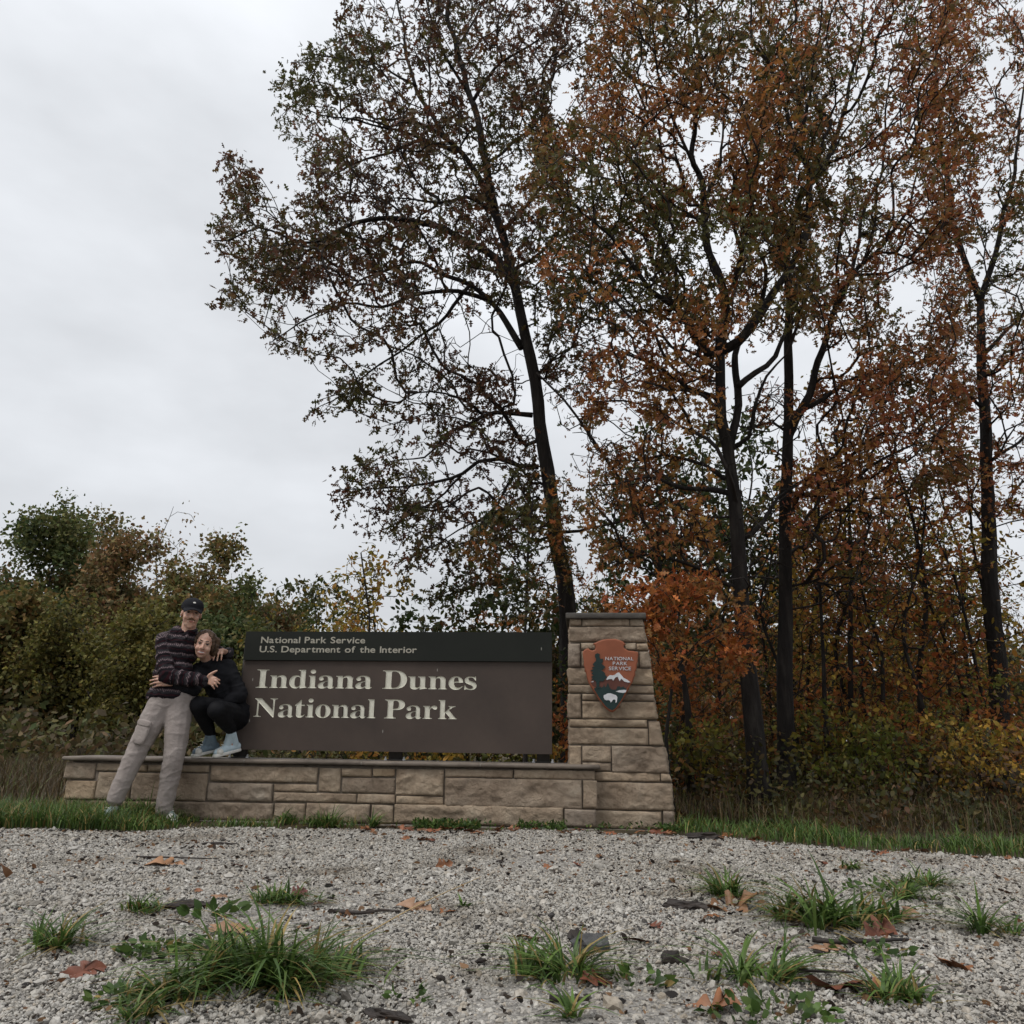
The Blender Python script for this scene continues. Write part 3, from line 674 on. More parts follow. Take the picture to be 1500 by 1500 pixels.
head = panel('header_board', zm + 0.003, zt, SOFF - 0.022, M['sign_green'],
             [('National Park Service', SANS, 382.4, 534.5, 932.7, 941.7, 95, 330, 700),
              ('U.S. Department of the Interior', SANS, 380.2, 610, 946.2, 955.2, 95, 330, 700)], M['letter_small'], 0.0016, 0.005, raised=True)
brown = panel('main_board', zb, zm, SOFF, M['sign_brown'],
              [('Indiana Dunes', SERIF, 374.6, 698, 980.6, 1007.2, 22, 165, 455),
               ('National Park', SERIF, 371.0, 669, 1022.6, 1049.8, 22, 150, 455)], M['letter'], 0.0036, 0.0065)
for px_ in (345, 576, 795):
    u = uz(px_, 1108, SOFF)[0]
    me = me_parts('post', [([(Vector(v) - sb)[:] for v in wallbox(u - 0.05, u + 0.05, SOFF + 0.0625, SOFF + 0.13, ZC + 0.012, zt - 0.1)[0]], BOXF),
                           ([(Vector(v) - sb)[:] for v in wallbox(u - 0.06, u + 0.06, SOFF + 0.05, SOFF + 0.15, ZC + 0.001, ZC + 0.0115)[0]], BOXF)])
    po = link('post', me, M['post'], sign)
    for du in (-0.075, 0.075):
        c = W(u + du, ZC + 0.001, SOFF + 0.06) - sb
        V, F = tube([c[:], (c + Vector((0, 0, 0.012)))[:], (c + Vector((0, 0, 0.0121)))[:], (c + Vector((0, 0, 0.03)))[:]], [0.014, 0.014, 0.008, 0.008], 6)
        link('bolt', me_parts('bolt', [(V, F)]), M['steel'], po)

# ------------------------------------------------------------------ arrowhead emblem on the pier
AOFF = POFF - 0.088
AF = frame_wall(AOFF)
def az(x, y): return uz(845 + x / 11.54, 925 + y / 11.54, AOFF)
def apoly(s): 
    v = [float(q) for q in s.replace(',', ' ').split()]
    return [az(v[i], v[i + 1]) for i in range(0, len(v), 2)]
A_OUT = apoly("570,125 650,125 720,145 780,170 815,205 822,225 795,243 794,270 828,300 875,325 960,332 1035,348 1042,400 1028,470 1036,505 1012,560 1014,620 985,690 990,740 958,800 944,860 912,905 884,960 848,1030 806,1110 760,1180 706,1270 650,1340 600,1367 556,1355 500,1310 458,1270 422,1210 368,1150 322,1060 268,990 222,910 188,850 162,740 152,690 133,680 127,600 113,560 120,500 103,430 98,340 140,300 190,280 220,310 260,322 300,310 316,270 300,230 272,207 310,190 360,165 430,140 500,128")
A_MTN = apoly("235,868 300,832 480,830 540,782 640,742 710,702 800,790 897,868 880,900 842,958 700,983 560,985 330,955 262,912")
A_GRN = apoly("285,965 330,955 372,960 396,930 412,958 425,930 440,950 460,890 474,945 490,940 525,865 556,955 590,985 660,985 692,920 706,938 722,925 738,950 762,940 788,930 805,958 838,965 830,1000 800,1060 770,1120 720,1200 660,1290 600,1332 540,1308 480,1256 420,1178 370,1108 330,1040")
A_SNOW = apoly("495,815 520,770 560,740 600,746 640,735 672,706 710,693 745,735 790,788 850,818 905,862 860,864 800,850 752,800 722,842 702,800 688,768 650,780 612,836 592,806 540,808 512,822")
A_LAKE = apoly("655,1016 720,995 800,989 837,993 826,1030 780,1041 720,1032")
A_TREE = apoly("345,370 385,385 380,430 400,470 440,460 440,520 415,545 440,570 480,600 450,640 410,660 470,700 480,740 510,770 480,800 460,830 430,850 390,840 378,865 378,940 402,962 308,966 332,930 325,850 290,820 240,830 270,790 240,770 280,745 245,710 275,690 230,660 280,640 255,610 300,595 265,560 300,520 320,505 325,470 305,430 310,390")
A_BISON = apoly("450,1112 454,1080 490,1066 520,1048 570,1047 610,1062 660,1080 682,1110 679,1150 672,1200 650,1206 655,1162 632,1150 612,1155 592,1180 573,1204 560,1172 530,1160 500,1166 470,1152 458,1132")
M['arrow'] = noisy('arrowhead_orange_brown', [(0.3, (0.20, 0.062, 0.030)), (0.7, (0.27, 0.086, 0.042))], 6.0, 0.6, 0.25, 60.0, bdist=0.003)
M['arrow_edge'] = plain('arrowhead_rim', (0.16, 0.045, 0.022), 0.6)
M['arrow_mtn'] = plain('arrowhead_mountain_brown', (0.10, 0.035, 0.024), 0.6)
M['arrow_green'] = plain('arrowhead_dark_green', (0.010, 0.026, 0.024), 0.5)
M['arrow_white'] = plain('arrowhead_white', (0.55, 0.55, 0.56), 0.55)
ab = W(az(580, 1367)[0], az(580, 1367)[1], AOFF + 0.03)
arrow = empty('arrowhead_emblem', ab, 'orange brown arrowhead emblem with tree, mountain and white bison on the pier', 'emblem')
def apart(name, conts, z, th, mat, bev=0.0):
    me = curve_mesh(name, conts, extrude=th / 2, bevel=bev, offset=-bev, res=2)
    bm = bmesh.new(); bm.from_mesh(me); bmesh.ops.translate(bm, verts=bm.verts[:], vec=(0, 0, z + th / 2)); bm.to_mesh(me); bm.free()
    o = link(name, me, mat, arrow)
    o.matrix_parent_inverse = Matrix.Translation(-ab); o.matrix_basis = AF
    return o
apart('backing', [A_OUT], -0.030, 0.030, M['arrow'], 0.011)
apart('mountain', [A_MTN], 0.0118, 0.002, M['arrow_mtn'])
apart('meadow', [A_GRN], 0.0118, 0.004, M['arrow_green'])
apart('snow_cap', [A_SNOW], 0.0118, 0.006, M['arrow_white'])
apart('lake', [A_LAKE], 0.0118, 0.006, M['arrow_white'])
apart('tree_relief', [A_TREE], 0.0118, 0.007, M['arrow_green'])
apart('snow_patch', [apoly("225,860 282,836 278,856")], 0.0118, 0.0045, M['arrow_white'])
apart('bison', [A_BISON], 0.0118, 0.009, M['arrow_white'])
for (text, xl, xr, yt, yb) in (('NATIONAL', 482, 955, 432, 488), ('PARK', 607, 850, 512, 572), ('SERVICE', 540, 915, 596, 656)):
    lay, tot = layout(text, SANS, 110, 200)
    u0, z0 = az(xl, yb); u1 = az(xr, yb)[0]; z1 = az(xl, yt)[1]
    sx = (u1 - u0) / tot; sy = (z1 - z0) / 700
    for ch, x in lay:
        apart('letter', [[(p[0] * sx + u0 + x * sx, p[1] * sy + z0) for p in c] for c in SANS[ch]], 0.0118, 0.004, M['arrow_white'])
# ------------------------------------------------------------------ trees
# leaf outlines: stations along the midrib (x) with half widths (w)
LEAF_OAK = (np.array([0.0, 0.16, 0.30, 0.42, 0.56, 0.68, 0.84, 1.0]), np.array([0.0, 0.03, 0.25, 0.05, 0.33, 0.06, 0.17, 0.0]))
LEAF_OVAL = (np.array([0.0, 0.3, 0.65, 1.0]), np.array([0.0, 0.24, 0.22, 0.0]))
LEAF_CLUMP = (np.array([0.0, 0.35, 0.6, 1.0]), np.array([0.05, 0.42, 0.22, 0.12]))
def leaf_cloud(name, pos, ax, size, col, shape, lr, curl=0.18):
    """one flat-ish leaf per row of pos, pointing along ax"""
    xs, ws = shape; n = len(pos)
    ax = ax / (np.linalg.norm(ax, axis=1)[:, None] + 1e-9)
    b = np.cross(ax, lr.normal(size=(n, 3))); b /= np.linalg.norm(b, axis=1)[:, None] + 1e-9
    c = np.cross(ax, b)
    loc, top, bot = [], [], []
    for x, w in zip(xs, ws):
        if w < 1e-6: loc.append((x, 0.0)); top.append(len(loc) - 1); bot.append(len(loc) - 1)
        else:
            loc.append((x, w)); top.append(len(loc) - 1); loc.append((x, -w)); bot.append(len(loc) - 1)
    k = len(loc); faces = []
    for i in range(len(xs) - 1):
        q = [top[i], bot[i], bot[i + 1], top[i + 1]]
        f = []
        for v in q:
            if v not in f: f.append(v)
        faces.append(f)
    loc = np.array(loc)
    cu = curl * lr.normal(size=n)
    V = pos[:, None, :] + size[:, None, None] * (loc[None, :, 0:1] * ax[:, None, :] + loc[None, :, 1:2] * b[:, None, :] + (cu[:, None] * (loc[None, :, 0] - 0.4) ** 2 * 2 + np.abs(loc[None, :, 1]) * 0.35)[:, :, None] * c[:, None, :])
    base = (np.arange(n) * k)[:, None]
    flat = np.concatenate([np.array(f) for f in faces]); sz = np.array([len(f) for f in faces])
    loops = (base + flat[None, :]).ravel(); sizes = np.tile(sz, n)
    return me_np(name, V.reshape(-1, 3), loops=loops, sizes=sizes, attrs={'col': np.repeat(col, k, axis=0)})
def twig_mesh(name, A, B, ra, rb, sides=3):
    """a little tapered prism for each segment A->B"""
    n = len(A); T = B - A; T /= np.linalg.norm(T, axis=1)[:, None] + 1e-9
    ref = np.where(np.abs(T[:, 2:3]) > 0.9, np.array([[1.0, 0, 0]]), np.array([[0, 0, 1.0]]))
    a = np.cross(T, ref); a /= np.linalg.norm(a, axis=1)[:, None] + 1e-9
    b = np.cross(T, a); V = np.zeros((n, 2 * sides, 3))
    for k in range(sides):
        t = 2 * math.pi * k / sides; d = math.cos(t) * a + math.sin(t) * b
        V[:, k] = A + d * ra[:, None]; V[:, sides + k] = B + d * rb[:, None]
    F = np.array([(k, (k + 1) % sides, sides + (k + 1) % sides, sides + k) for k in range(sides)])
    F = (np.arange(n) * 2 * sides)[:, None, None] + F[None]
    return me_np(name, V.reshape(-1, 3), F.reshape(-1, 4))
def in_poly(px, py, poly):
    inside = np.zeros(len(px), bool); n = len(poly)
    for i in range(n):
        x0, y0 = poly[i]; x1, y1 = poly[(i + 1) % n]
        c = ((y0 > py) != (y1 > py)) & (px < (x1 - x0) * (py - y0) / (y1 - y0 + 1e-12) + x0)
        inside ^= c
    return inside
def gapnoise(P, f, s):
    return np.array([noise.noise(Vector((p[0] * f + s, p[1] * f, p[2] * f))) for p in P])
def poly_attr(poly, n, D, sd, lr, gap=-0.25, f=1.1, lim=2.0):
    """branch-end targets filling a crown: seen outline x depth about D, thinned into clumps"""
    xs = [p[0] for p in poly]; ys = [p[1] for p in poly]
    px = lr.uniform(min(xs), max(xs), n * 6); py = lr.uniform(min(ys), max(ys), n * 6)
    k = in_poly(px, py, poly); px, py = px[k], py[k]
    dy = np.clip(lr.normal(0, sd, len(px)), -lim * sd, lim * sd)
    P = at_np(px, py, D + dy)
    g = gapnoise(P, f, lr.uniform(0, 50)); P = P[g > gap]
    return P[:n]
def ball_attr(c, r, n, lr, gap=-0.3, f=1.0):
    d = lr.normal(size=(n * 4, 3)); d /= np.linalg.norm(d, axis=1)[:, None]
    P = np.array(c) + d * (lr.random((n * 4, 1)) ** 0.45) * np.array(r)
    g = gapnoise(P, f, lr.uniform(0, 50))
    return P[g > gap][:n]
def make_tree(name, label, group, base, trunk, r0, r1, limbs, attr, col_fn, leaf=LEAF_OAK, lsize=0.1, nleaf=12, spread=0.13, bf=0.25, tip=0.004, step=0.2,
              seed=0, mat=None, droop=0.3, bark=None, twig_k=2.3, cat='tree', leaf_frac=1.0, sides=10, rmax=1.0, flare=0.35, bare=None):
    lr = np.random.default_rng(seed)
    n_leafy = len(attr)
    if bare is not None: attr = np.vstack([attr, bare])
    root = empty(name, base, label, cat, group); b0 = np.array(base)
    bark = bark or M['bark']
    pos, par, rad0, plen, dirs = [], [], [], [], []
    def add_chain(P, ra, rb, start):
        """append a smoothed limb to the node list; returns its node indices"""
        P = np.asarray(P, float); n = len(P); idx = []
        tt = np.linspace(0, 1, n); prev = start
        for i in range(n):
            d = P[min(i + 1, n - 1)] - P[max(i - 1, 0)]; d = d / (np.linalg.norm(d) + 1e-9)
            pos.append(P[i]); par.append(prev); rad0.append(ra + (rb - ra) * tt[i] ** 0.85); dirs.append(d)
            plen.append((plen[prev] + np.linalg.norm(P[i] - pos[prev])) if prev >= 0 else 0.0)
            prev = len(pos) - 1; idx.append(prev)
        return idx
    tp = smooth_path(trunk, 0.25)
    wob = np.array([[noise.noise(Vector((p[2] * 0.9, seed, 0))), noise.noise(Vector((p[2] * 0.9, seed + 9, 0))), 0] for p in tp]) * 0.03
    tp = tp + wob
    add_chain(tp, r0, r1, -1)
    rr = np.array(rad0); hgt = tp[:, 2] - tp[0, 2]
    rr = rr * (1 + flare * np.exp(-np.maximum(hgt, 0) / 0.22))
    V, F = tube(tp - b0, rr, sides, 0.22, seed)
    link('trunk', me_parts('trunk', [(V, F)], smooth=True), bark, root)
    for li, (P, ra, rb) in enumerate(limbs):
        P = smooth_path(P, 0.14)
        tl = np.linspace(0, 1, len(P))
        j = np.array([[noise.noise(Vector((a[0] * 1.7, a[2] * 1.7, seed + li))), noise.noise(Vector((a[2] * 1.7, a[0] * 1.7, seed + li + 3))), noise.noise(Vector((a[0] * 1.7, seed, a[2] * 1.7)))] for a in P])
        P = P + j * 0.07 * np.minimum(1, tl * 5)[:, None]
        d = np.linalg.norm(np.array(pos) - P[0], axis=1); k = int(d.argmin())
        add_chain(P, ra, rb, k)
        n = len(P); rl = ra + (rb - ra) * np.linspace(0, 1, n) ** 0.85
        V, F = tube(P - b0, rl, 7 if ra > 0.02 else 5, 0.2, seed + li)
        link('limb', me_parts('limb', [(V, F)], smooth=True), bark, root)
    ns = len(pos)
    cap = ns + len(attr) * 14 + 10
    PA = np.zeros((cap, 3)); PA[:ns] = pos; PL = np.zeros(cap); PL[:ns] = plen
    DA = np.zeros((cap, 3)); DA[:ns] = dirs
    par = par + [0] * (cap - ns); n = ns
    PL[:len(tp)] += 0.0
    usable = np.ones(cap, bool)
    usable[:max(2, int(len(tp) * 0.25))] = False
    pen = np.where(usable, 0, 3.0)
    sk = PA[:ns][usable[:ns]]
    dm = np.array([np.min(((sk - a) ** 2).sum(1)) for a in attr]) if len(attr) else np.zeros(0)
    tips = np.zeros(len(attr), int)
    for i in np.argsort(dm):
        a = attr[i]
        d = np.sqrt(((PA[:n] - a) ** 2).sum(1))
        j = int((d + bf * PL[:n] + pen[:n]).argmin()); L_ = d[j]
        k = min(12, max(2, int(L_ / step)))
        p0 = PA[j]; p1 = p0 + DA[j] * L_ * 0.28 + np.array([0, 0, 0.10 * L_]) + lr.normal(0, 0.035 * L_, 3)
        prev = j
        for q in range(1, k + 1):
            t = q / k
            p = (1 - t) ** 2 * p0 + 2 * t * (1 - t) * p1 + t * t * a
            if q < k: p = p + lr.normal(0, 0.011, 3)
            PA[n] = p; par[n] = prev; PL[n] = PL[prev] + L_ / k
            dd = p - PA[prev]; DA[n] = dd / (np.linalg.norm(dd) + 1e-9); prev = n; n += 1
        tips[i] = n - 1
    par = np.array(par[:n])
    acc = np.zeros(n); rad = np.zeros(n)
    for i in range(n - 1, ns - 1, -1):
        r = acc[i] ** (1 / twig_k) if acc[i] > 0 else tip
        rad[i] = min(r, rmax); acc[par[i]] += max(rad[i], tip) ** twig_k
    rad[:ns] = rad0
    if n > ns:
        ii = np.arange(ns, n); pa = par[ii]
        ra = np.minimum(np.where(pa < ns, rad[ii] * 1.15, rad[pa]), np.maximum(rad[pa], rad[ii])); 
        ra = np.minimum(ra, rad[ii] * 1.6)
        tw = link('twigs', twig_mesh('twigs', PA[pa] - b0, PA[ii] - b0, ra, rad[ii]), M['twig'], root)
        tag(tw, kind='stuff')
    if nleaf and len(attr):
        use = tips[:n_leafy]
        rep = np.repeat(use, nleaf)
        keep_ = lr.random(len(rep)) < 0.85; rep = rep[keep_]
        t = lr.random((len(rep), 1)) ** 1.4
        P = PA[rep] * (1 - t * 0.8) + PA[par[rep]] * t * 0.8 + lr.normal(0, spread * 0.45, (len(rep), 3))
        ax = lr.normal(size=(len(rep), 3)) + DA[rep] * 0.7 + np.array([0, 0, -droop])
        sz = lsize * np.clip(lr.normal(1, 0.22, len(rep)), 0.5, 1.6)
        col = col_fn(PA[rep], lr)
        fo = link('foliage', leaf_cloud('foliage', P - b0, ax, sz, col, leaf, lr), mat or M['leaf'], root)
        tag(fo, kind='stuff')
    return root
def palette(cols, f=0.8, var=0.22, s=0.0):
    cols = np.array(cols, float)
    def fn(P, lr):
        u, inv = np.unique(np.round(P, 3), axis=0, return_inverse=True)
        g = gapnoise(u, f, s + 3.3)[inv.ravel()]
        k = np.clip((g * 0.9 + 0.5) * len(cols) + lr.normal(0, 0.8, len(P)), 0, len(cols) - 1).astype(int)
        c = cols[k] * np.exp(lr.normal(0, var, (len(P), 1)))
        return c * np.exp(lr.normal(0, 0.06, (len(P), 3)))
    return fn
def trace(pts, D, d1=0.0, start=None):
    """limb traced at depth D, drifting d1 metres in depth by its tip"""
    n = len(pts); P = [at(x, y, D + d1 * (i / max(1, n - 1)) ** 1.3)[:] for i, (x, y) in enumerate(pts)]
    return np.array(P)
OLIVE = [(0.070, 0.068, 0.022), (0.085, 0.068, 0.025), (0.095, 0.056, 0.024), (0.115, 0.050, 0.026), (0.078, 0.042, 0.024)]
RUSSET = [(0.10, 0.095, 0.032), (0.13, 0.10, 0.034), (0.19, 0.11, 0.036), (0.27, 0.118, 0.038), (0.32, 0.128, 0.042), (0.23, 0.088, 0.038), (0.34, 0.168, 0.046)]
ORANGE = [(0.27, 0.10, 0.030), (0.36, 0.125, 0.035), (0.42, 0.155, 0.042), (0.33, 0.095, 0.030), (0.20, 0.10, 0.03)]
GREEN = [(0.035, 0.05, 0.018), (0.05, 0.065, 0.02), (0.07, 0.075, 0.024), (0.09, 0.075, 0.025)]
GOLD = [(0.36, 0.24, 0.045), (0.44, 0.27, 0.05), (0.29, 0.22, 0.045), (0.38, 0.19, 0.045), (0.18, 0.16, 0.04)]
YGREEN = [(0.12, 0.13, 0.026), (0.17, 0.16, 0.03), (0.22, 0.17, 0.03), (0.10, 0.10, 0.026), (0.20, 0.11, 0.03)]

# tall oak behind the board (left)
D1 = 9.6
b1 = gnd(838, 1163); b1 = at(838, 1163, D1); b1.z = 0
tr1 = trace([(836, 1120), (831, 890), (815, 790), (801, 690), (790, 620), (783, 560), (770, 490), (757, 430), (747, 390), (737, 345), (725, 312)], D1)
tr1 = np.vstack([np.array(b1[:]), tr1])
limb1 = [
 ([(725, 312), (701, 262), (671, 221), (634, 187), (600, 180), (570, 187), (535, 180)], 0.062, 0.012, -0.5),
 ([(671, 221), (619, 204), (563, 225), (510, 242), (470, 270)], 0.035, 0.008, 0.9),
 ([(619, 204), (585, 191), (540, 185), (506, 172), (450, 160)], 0.024, 0.007, -0.9),
 ([(652, 202), (628, 160), (611, 127), (596, 75), (585, 22), (575, -40)], 0.035, 0.010, 0.5),
 ([(611, 127), (560, 95), (510, 85), (460, 80)], 0.02, 0.007, -0.5),
 ([(725, 312), (712, 240), (701, 180), (682, 131), (668, 75), (656, 15), (648, -90)], 0.065, 0.02, 0.3),
 ([(694, 146), (724, 101), (750, 86), (790, 60), (815, 20)], 0.03, 0.008, -0.8),
 ([(682, 131), (650, 80), (630, 20), (615, -60)], 0.025, 0.008, -1.0),
 ([(668, 75), (700, 20), (730, -40)], 0.022, 0.008, 0.7),
 ([(716, 307), (682, 288), (645, 296), (611, 296), (570, 290)], 0.03, 0.008, -1.0),
 ([(752, 416), (727, 378), (686, 352), (645, 333), (600, 324), (555, 320), (503, 333), (465, 354), (413, 348), (375, 333), (338, 350), (310, 352)], 0.062, 0.009, -0.6),
 ([(503, 333), (476, 352), (435, 382), (405, 427), (386, 472)], 0.026, 0.006, 0.5),
 ([(375, 333), (357, 300), (342, 247), (331, 228)], 0.012, 0.004, -0.2),
 ([(600, 324), (570, 300), (520, 285), (470, 300)], 0.02, 0.006, 1.0),
 ([(765, 510), (724, 446), (686, 420), (641, 397), (604, 386), (563, 397), (525, 412), (495, 446)], 0.05, 0.008, 0.7),
 ([(712, 438), (671, 427), (611, 431), (563, 446), (510, 444), (450, 468), (395, 500)], 0.035, 0.006, -0.8),
 ([(686, 420), (652, 462), (613, 492), (571, 523), (517, 566), (474, 593), (451, 612)], 0.028, 0.005, 0.3),
 ([(780, 608), (752, 605), (725, 601), (706, 608), (683, 624), (652, 636), (621, 667), (575, 678)], 0.036, 0.006, 0.4),
 ([(706, 606), (690, 593), (652, 581), (613, 577), (570, 590)], 0.02, 0.006, -0.7),
 ([(789, 684), (760, 682), (729, 676), (698, 680), (675, 697), (636, 705), (586, 713), (536, 717), (503, 715)], 0.034, 0.005, -0.5),
 ([(675, 697), (636, 732), (594, 759), (551, 779)], 0.018, 0.005, 0.7),
 ([(764, 682), (741, 713), (714, 752), (671, 775), (630, 800)], 0.022, 0.005, -0.8),
 ([(808, 780), (865, 772), (903, 771), (940, 755), (962, 742)], 0.028, 0.008, 0.3),
 ([(745, 400), (790, 370), (830, 330), (870, 300)], 0.03, 0.008, 0.8),
 ([(735, 340), (770, 300), (800, 250), (820, 190)], 0.03, 0.008, -0.6),
 ([(712, 240), (750, 210), (790, 170), (810, 120)], 0.025, 0.008, 0.9),
 ([(778, 560), (820, 520), (860, 500), (900, 480)], 0.02, 0.006, 0.7),
]
limb1 = [(trace(p, D1, dd), ra, rb) for p, ra, rb, dd in limb1]
lr1 = np.random.default_rng(5)
P1 = [(500, -90), (850, -90), (855, 60), (800, 140), (835, 260), (800, 330), (770, 420), (740, 440), (640, 470), (560, 500), (480, 520), (400, 515), (385, 470), (320, 440), (340, 400), (292, 350), (330, 310), (325, 230), (345, 225), (385, 262), (420, 300), (440, 240), (410, 200), (400, 120), (430, 70), (500, 60)]
P2 = [(450, 605), (470, 580), (500, 545), (560, 520), (640, 490), (700, 535), (765, 560), (770, 600), (700, 620), (640, 660), (560, 650), (530, 600), (470, 612)]
P3 = [(488, 700), (540, 655), (640, 640), (720, 605), (770, 620), (790, 700), (790, 850), (700, 865), (620, 885), (575, 850), (560, 795), (500, 762)]
at1 = np.vstack([poly_attr(P1, 2500, D1, 1.1, lr1, 0.04, 1.25), poly_attr([(755, 330), (840, 290), (880, 330), (890, 480), (870, 590), (800, 570), (780, 470)], 190, D1, 0.7, lr1, -0.1, 1.4), poly_attr([(800, 20), (890, -60), (900, 120), (820, 170)], 70, D1, 0.7, lr1, -0.2, 1.4), poly_attr(P2, 220, D1, 0.6, lr1, 0.0, 1.5), poly_attr(P3, 400, D1, 0.7, lr1, 0.05, 1.5)])
make_tree('oak_tree', 'tall thinly leaved olive brown oak leaning left behind the sign board', None, b1, tr1, 0.142, 0.06, limb1, at1, palette(OLIVE, 0.55), lsize=0.096, nleaf=9, spread=0.12, droop=0.7, seed=3, tip=0.0048, twig_k=2.3, bf=0.28, bare=poly_attr([(560, 200), (760, 200), (790, 700), (640, 700), (560, 450)], 220, D1, 1.0, lr1, -0.8))

# two russet oaks right of the pier
DA_ = gnd(1116, 1187).y
bA = gnd(1116, 1187)
trA = np.vstack([np.array(bA[:]), trace([(1108, 1100), (1098, 1000), (1088, 900), (1080, 800), (1073, 700), (1069, 655), (1058, 613), (1054.6, 562), (1053, 518)], DA_)])
limbA = [
 ([(1053, 518), (1041, 518), (1020, 498), (1008, 483), (985, 440), (955, 420), (930, 395), (890, 340), (850, 310)], 0.055, 0.008, -0.7),
 ([(955, 420), (915, 410), (880, 420), (830, 440)], 0.02, 0.006, 0.5),
 ([(1053, 518), (1059, 487), (1061, 412), (1035, 356), (1031, 292), (1023, 255), (1016, 225), (1020, 180), (1027, 131), (1022, 60), (1015, -40)], 0.058, 0.012, 0.4),
 ([(1023, 255), (1000, 210), (975, 140), (960, 60), (950, -20)], 0.025, 0.008, -0.9),
 ([(1031, 292), (1055, 240), (1060, 180), (1075, 100)], 0.025, 0.008, 0.9),
 ([(1053, 518), (1080, 502), (1113, 461), (1143, 420), (1162, 382), (1185, 330), (1185, 292), (1188, 262), (1170, 214), (1151, 161), (1140, 127), (1110, 67), (1095, -10)], 0.06, 0.010, -0.5),
 ([(1188, 262), (1211, 229), (1237, 195), (1260, 150)], 0.025, 0.008, 0.7),
 ([(1170, 214), (1185, 140), (1200, 60), (1210, -30)], 0.025, 0.008, -0.6),
 ([(1070, 650), (1078, 613), (1080, 572), (1077, 535), (1082, 504), (1113, 455), (1120, 390), (1100, 330), (1090, 260)], 0.05, 0.01, 0.9),
 ([(1082, 566), (1109, 549), (1136, 521), (1150, 494), (1180, 440), (1200, 400)], 0.04, 0.01, 0.4),
 ([(1066, 722), (1024, 715), (983, 708), (949, 698), (908, 702), (864, 707)], 0.034, 0.006, -0.6),
 ([(1062, 702), (1031, 681), (997, 674), (970, 671), (932, 681), (898, 678), (860, 660)], 0.028, 0.005, 0.6),
 ([(1056, 590), (1041, 579), (1010, 566), (966, 538), (920, 520), (870, 500)], 0.03, 0.006, -0.5),
 ([(1086, 790), (1116, 766), (1143, 732), (1170, 715)], 0.034, 0.010, 0.5),
 ([(1070, 660), (1099, 640), (1109, 593), (1119, 555), (1150, 520)], 0.03, 0.009, -0.6),
 ([(1082, 861), (1055, 855), (1024, 834), (970, 814), (922, 817), (881, 827)], 0.026, 0.005, -0.4),
 ([(990, 440), (990, 400), (965, 340), (930, 260), (915, 180), (890, 100)], 0.03, 0.008, 0.6),
 ([(930, 395), (900, 380), (860, 350), (820, 300), (800, 250)], 0.02, 0.006, 0.4),
]
limbA = [(trace(p, DA_, dd), ra, rb) for p, ra, rb, dd in limbA]
PAa = [(770, 175), (830, 180), (850, 120), (870, 60), (860, -90), (1120, -90), (1130, 100), (1110, 300), (1080, 480), (1040, 520), (1000, 480), (930, 500), (870, 470), (830, 500), (790, 400), (800, 320), (760, 300), (780, 230)]
PAb = [(840, 520), (930, 490), (1040, 520), (1060, 620), (1000, 640), (930, 600), (860, 620)]
PAc = [(1080, 300), (1130, 60), (1200, 60), (1220, 300), (1180, 480), (1090, 500)]
PAd = [(860, 660), (960, 640), (1050, 660), (1050, 840), (960, 850), (880, 840), (850, 740)]
atA = np.vstack([poly_attr(PAa, 2200, DA_, 0.9, lr1, -0.02, 1.3), poly_attr(PAb, 230, DA_, 0.6, lr1, -0.1, 1.6), poly_attr(PAc, 560, DA_, 0.9, lr1, -0.05, 1.3), poly_attr(PAd, 200, DA_, 0.6, lr1, -0.05, 1.6)])
make_tree('oak_tree', 'russet oak with forked dark trunk just right of the stone pier', None, bA, trA, 0.110, 0.056, limbA, atA, palette(RUSSET, 0.6), lsize=0.084, nleaf=10, spread=0.12, droop=0.5, seed=8, tip=0.0052, twig_k=2.3, bf=0.36,
          bare=np.vstack([poly_attr([(1060, 540), (1160, 540), (1180, 860), (1090, 900), (1070, 700)], 110, DA_, 0.5, lr1, -0.8), poly_attr([(860, 640), (1050, 600), (1060, 860), (900, 860)], 130, DA_, 0.6, lr1, -0.8)]))

bB = gnd(1152, 1177); DB = bB.y
trB = np.vstack([np.array(bB[:]), trace([(1150, 1050), (1151, 900), (1150, 760), (1152, 690), (1155, 620), (1156, 552), (1154, 500), (1157, 440), (1150, 380)], DB)])
limbB = [
 ([(1155, 640), (1167, 613), (1184, 579), (1194, 545), (1207, 500), (1222, 450), (1241, 405), (1275, 375), (1320, 320), (1350, 240)], 0.06, 0.009, -0.5),
 ([(1157, 610), (1187, 593), (1218, 576), (1248, 552), (1296, 542), (1345, 530), (1400, 520)], 0.036, 0.007, 0.6),
 ([(1152, 724), (1187, 724), (1221, 715), (1255, 702), (1272, 685), (1293, 671), (1340, 650), (1390, 640)], 0.034, 0.006, -0.5),
 ([(1154, 634), (1133, 620), (1106, 623), (1070, 640)], 0.02, 0.006, 0.8),
 ([(1150, 380), (1170, 300), (1210, 240), (1240, 150), (1260, 60), (1270, -40)], 0.05, 0.01, 0.4),
 ([(1150, 380), (1135, 300), (1140, 220), (1125, 120), (1130, 20)], 0.04, 0.01, 0.9),
 ([(1222, 450), (1250, 400), (1260, 330), (1290, 250), (1300, 150), (1310, 40)], 0.03, 0.008, 0.7),
 ([(1241, 405), (1300, 400), (1350, 380), (1410, 370)], 0.024, 0.007, -0.6),
 ([(1210, 240), (1260, 220), (1310, 180), (1360, 150)], 0.024, 0.007, -0.8),
 ([(1151, 860), (1190, 850), (1230, 860), (1270, 840)], 0.018, 0.005, -0.4),
 ([(1150, 830), (1120, 815), (1100, 830), (1070, 835)], 0.018, 0.005, -0.4),
]
limbB = [(trace(p, DB, dd), ra, rb) for p, ra, rb, dd in limbB]
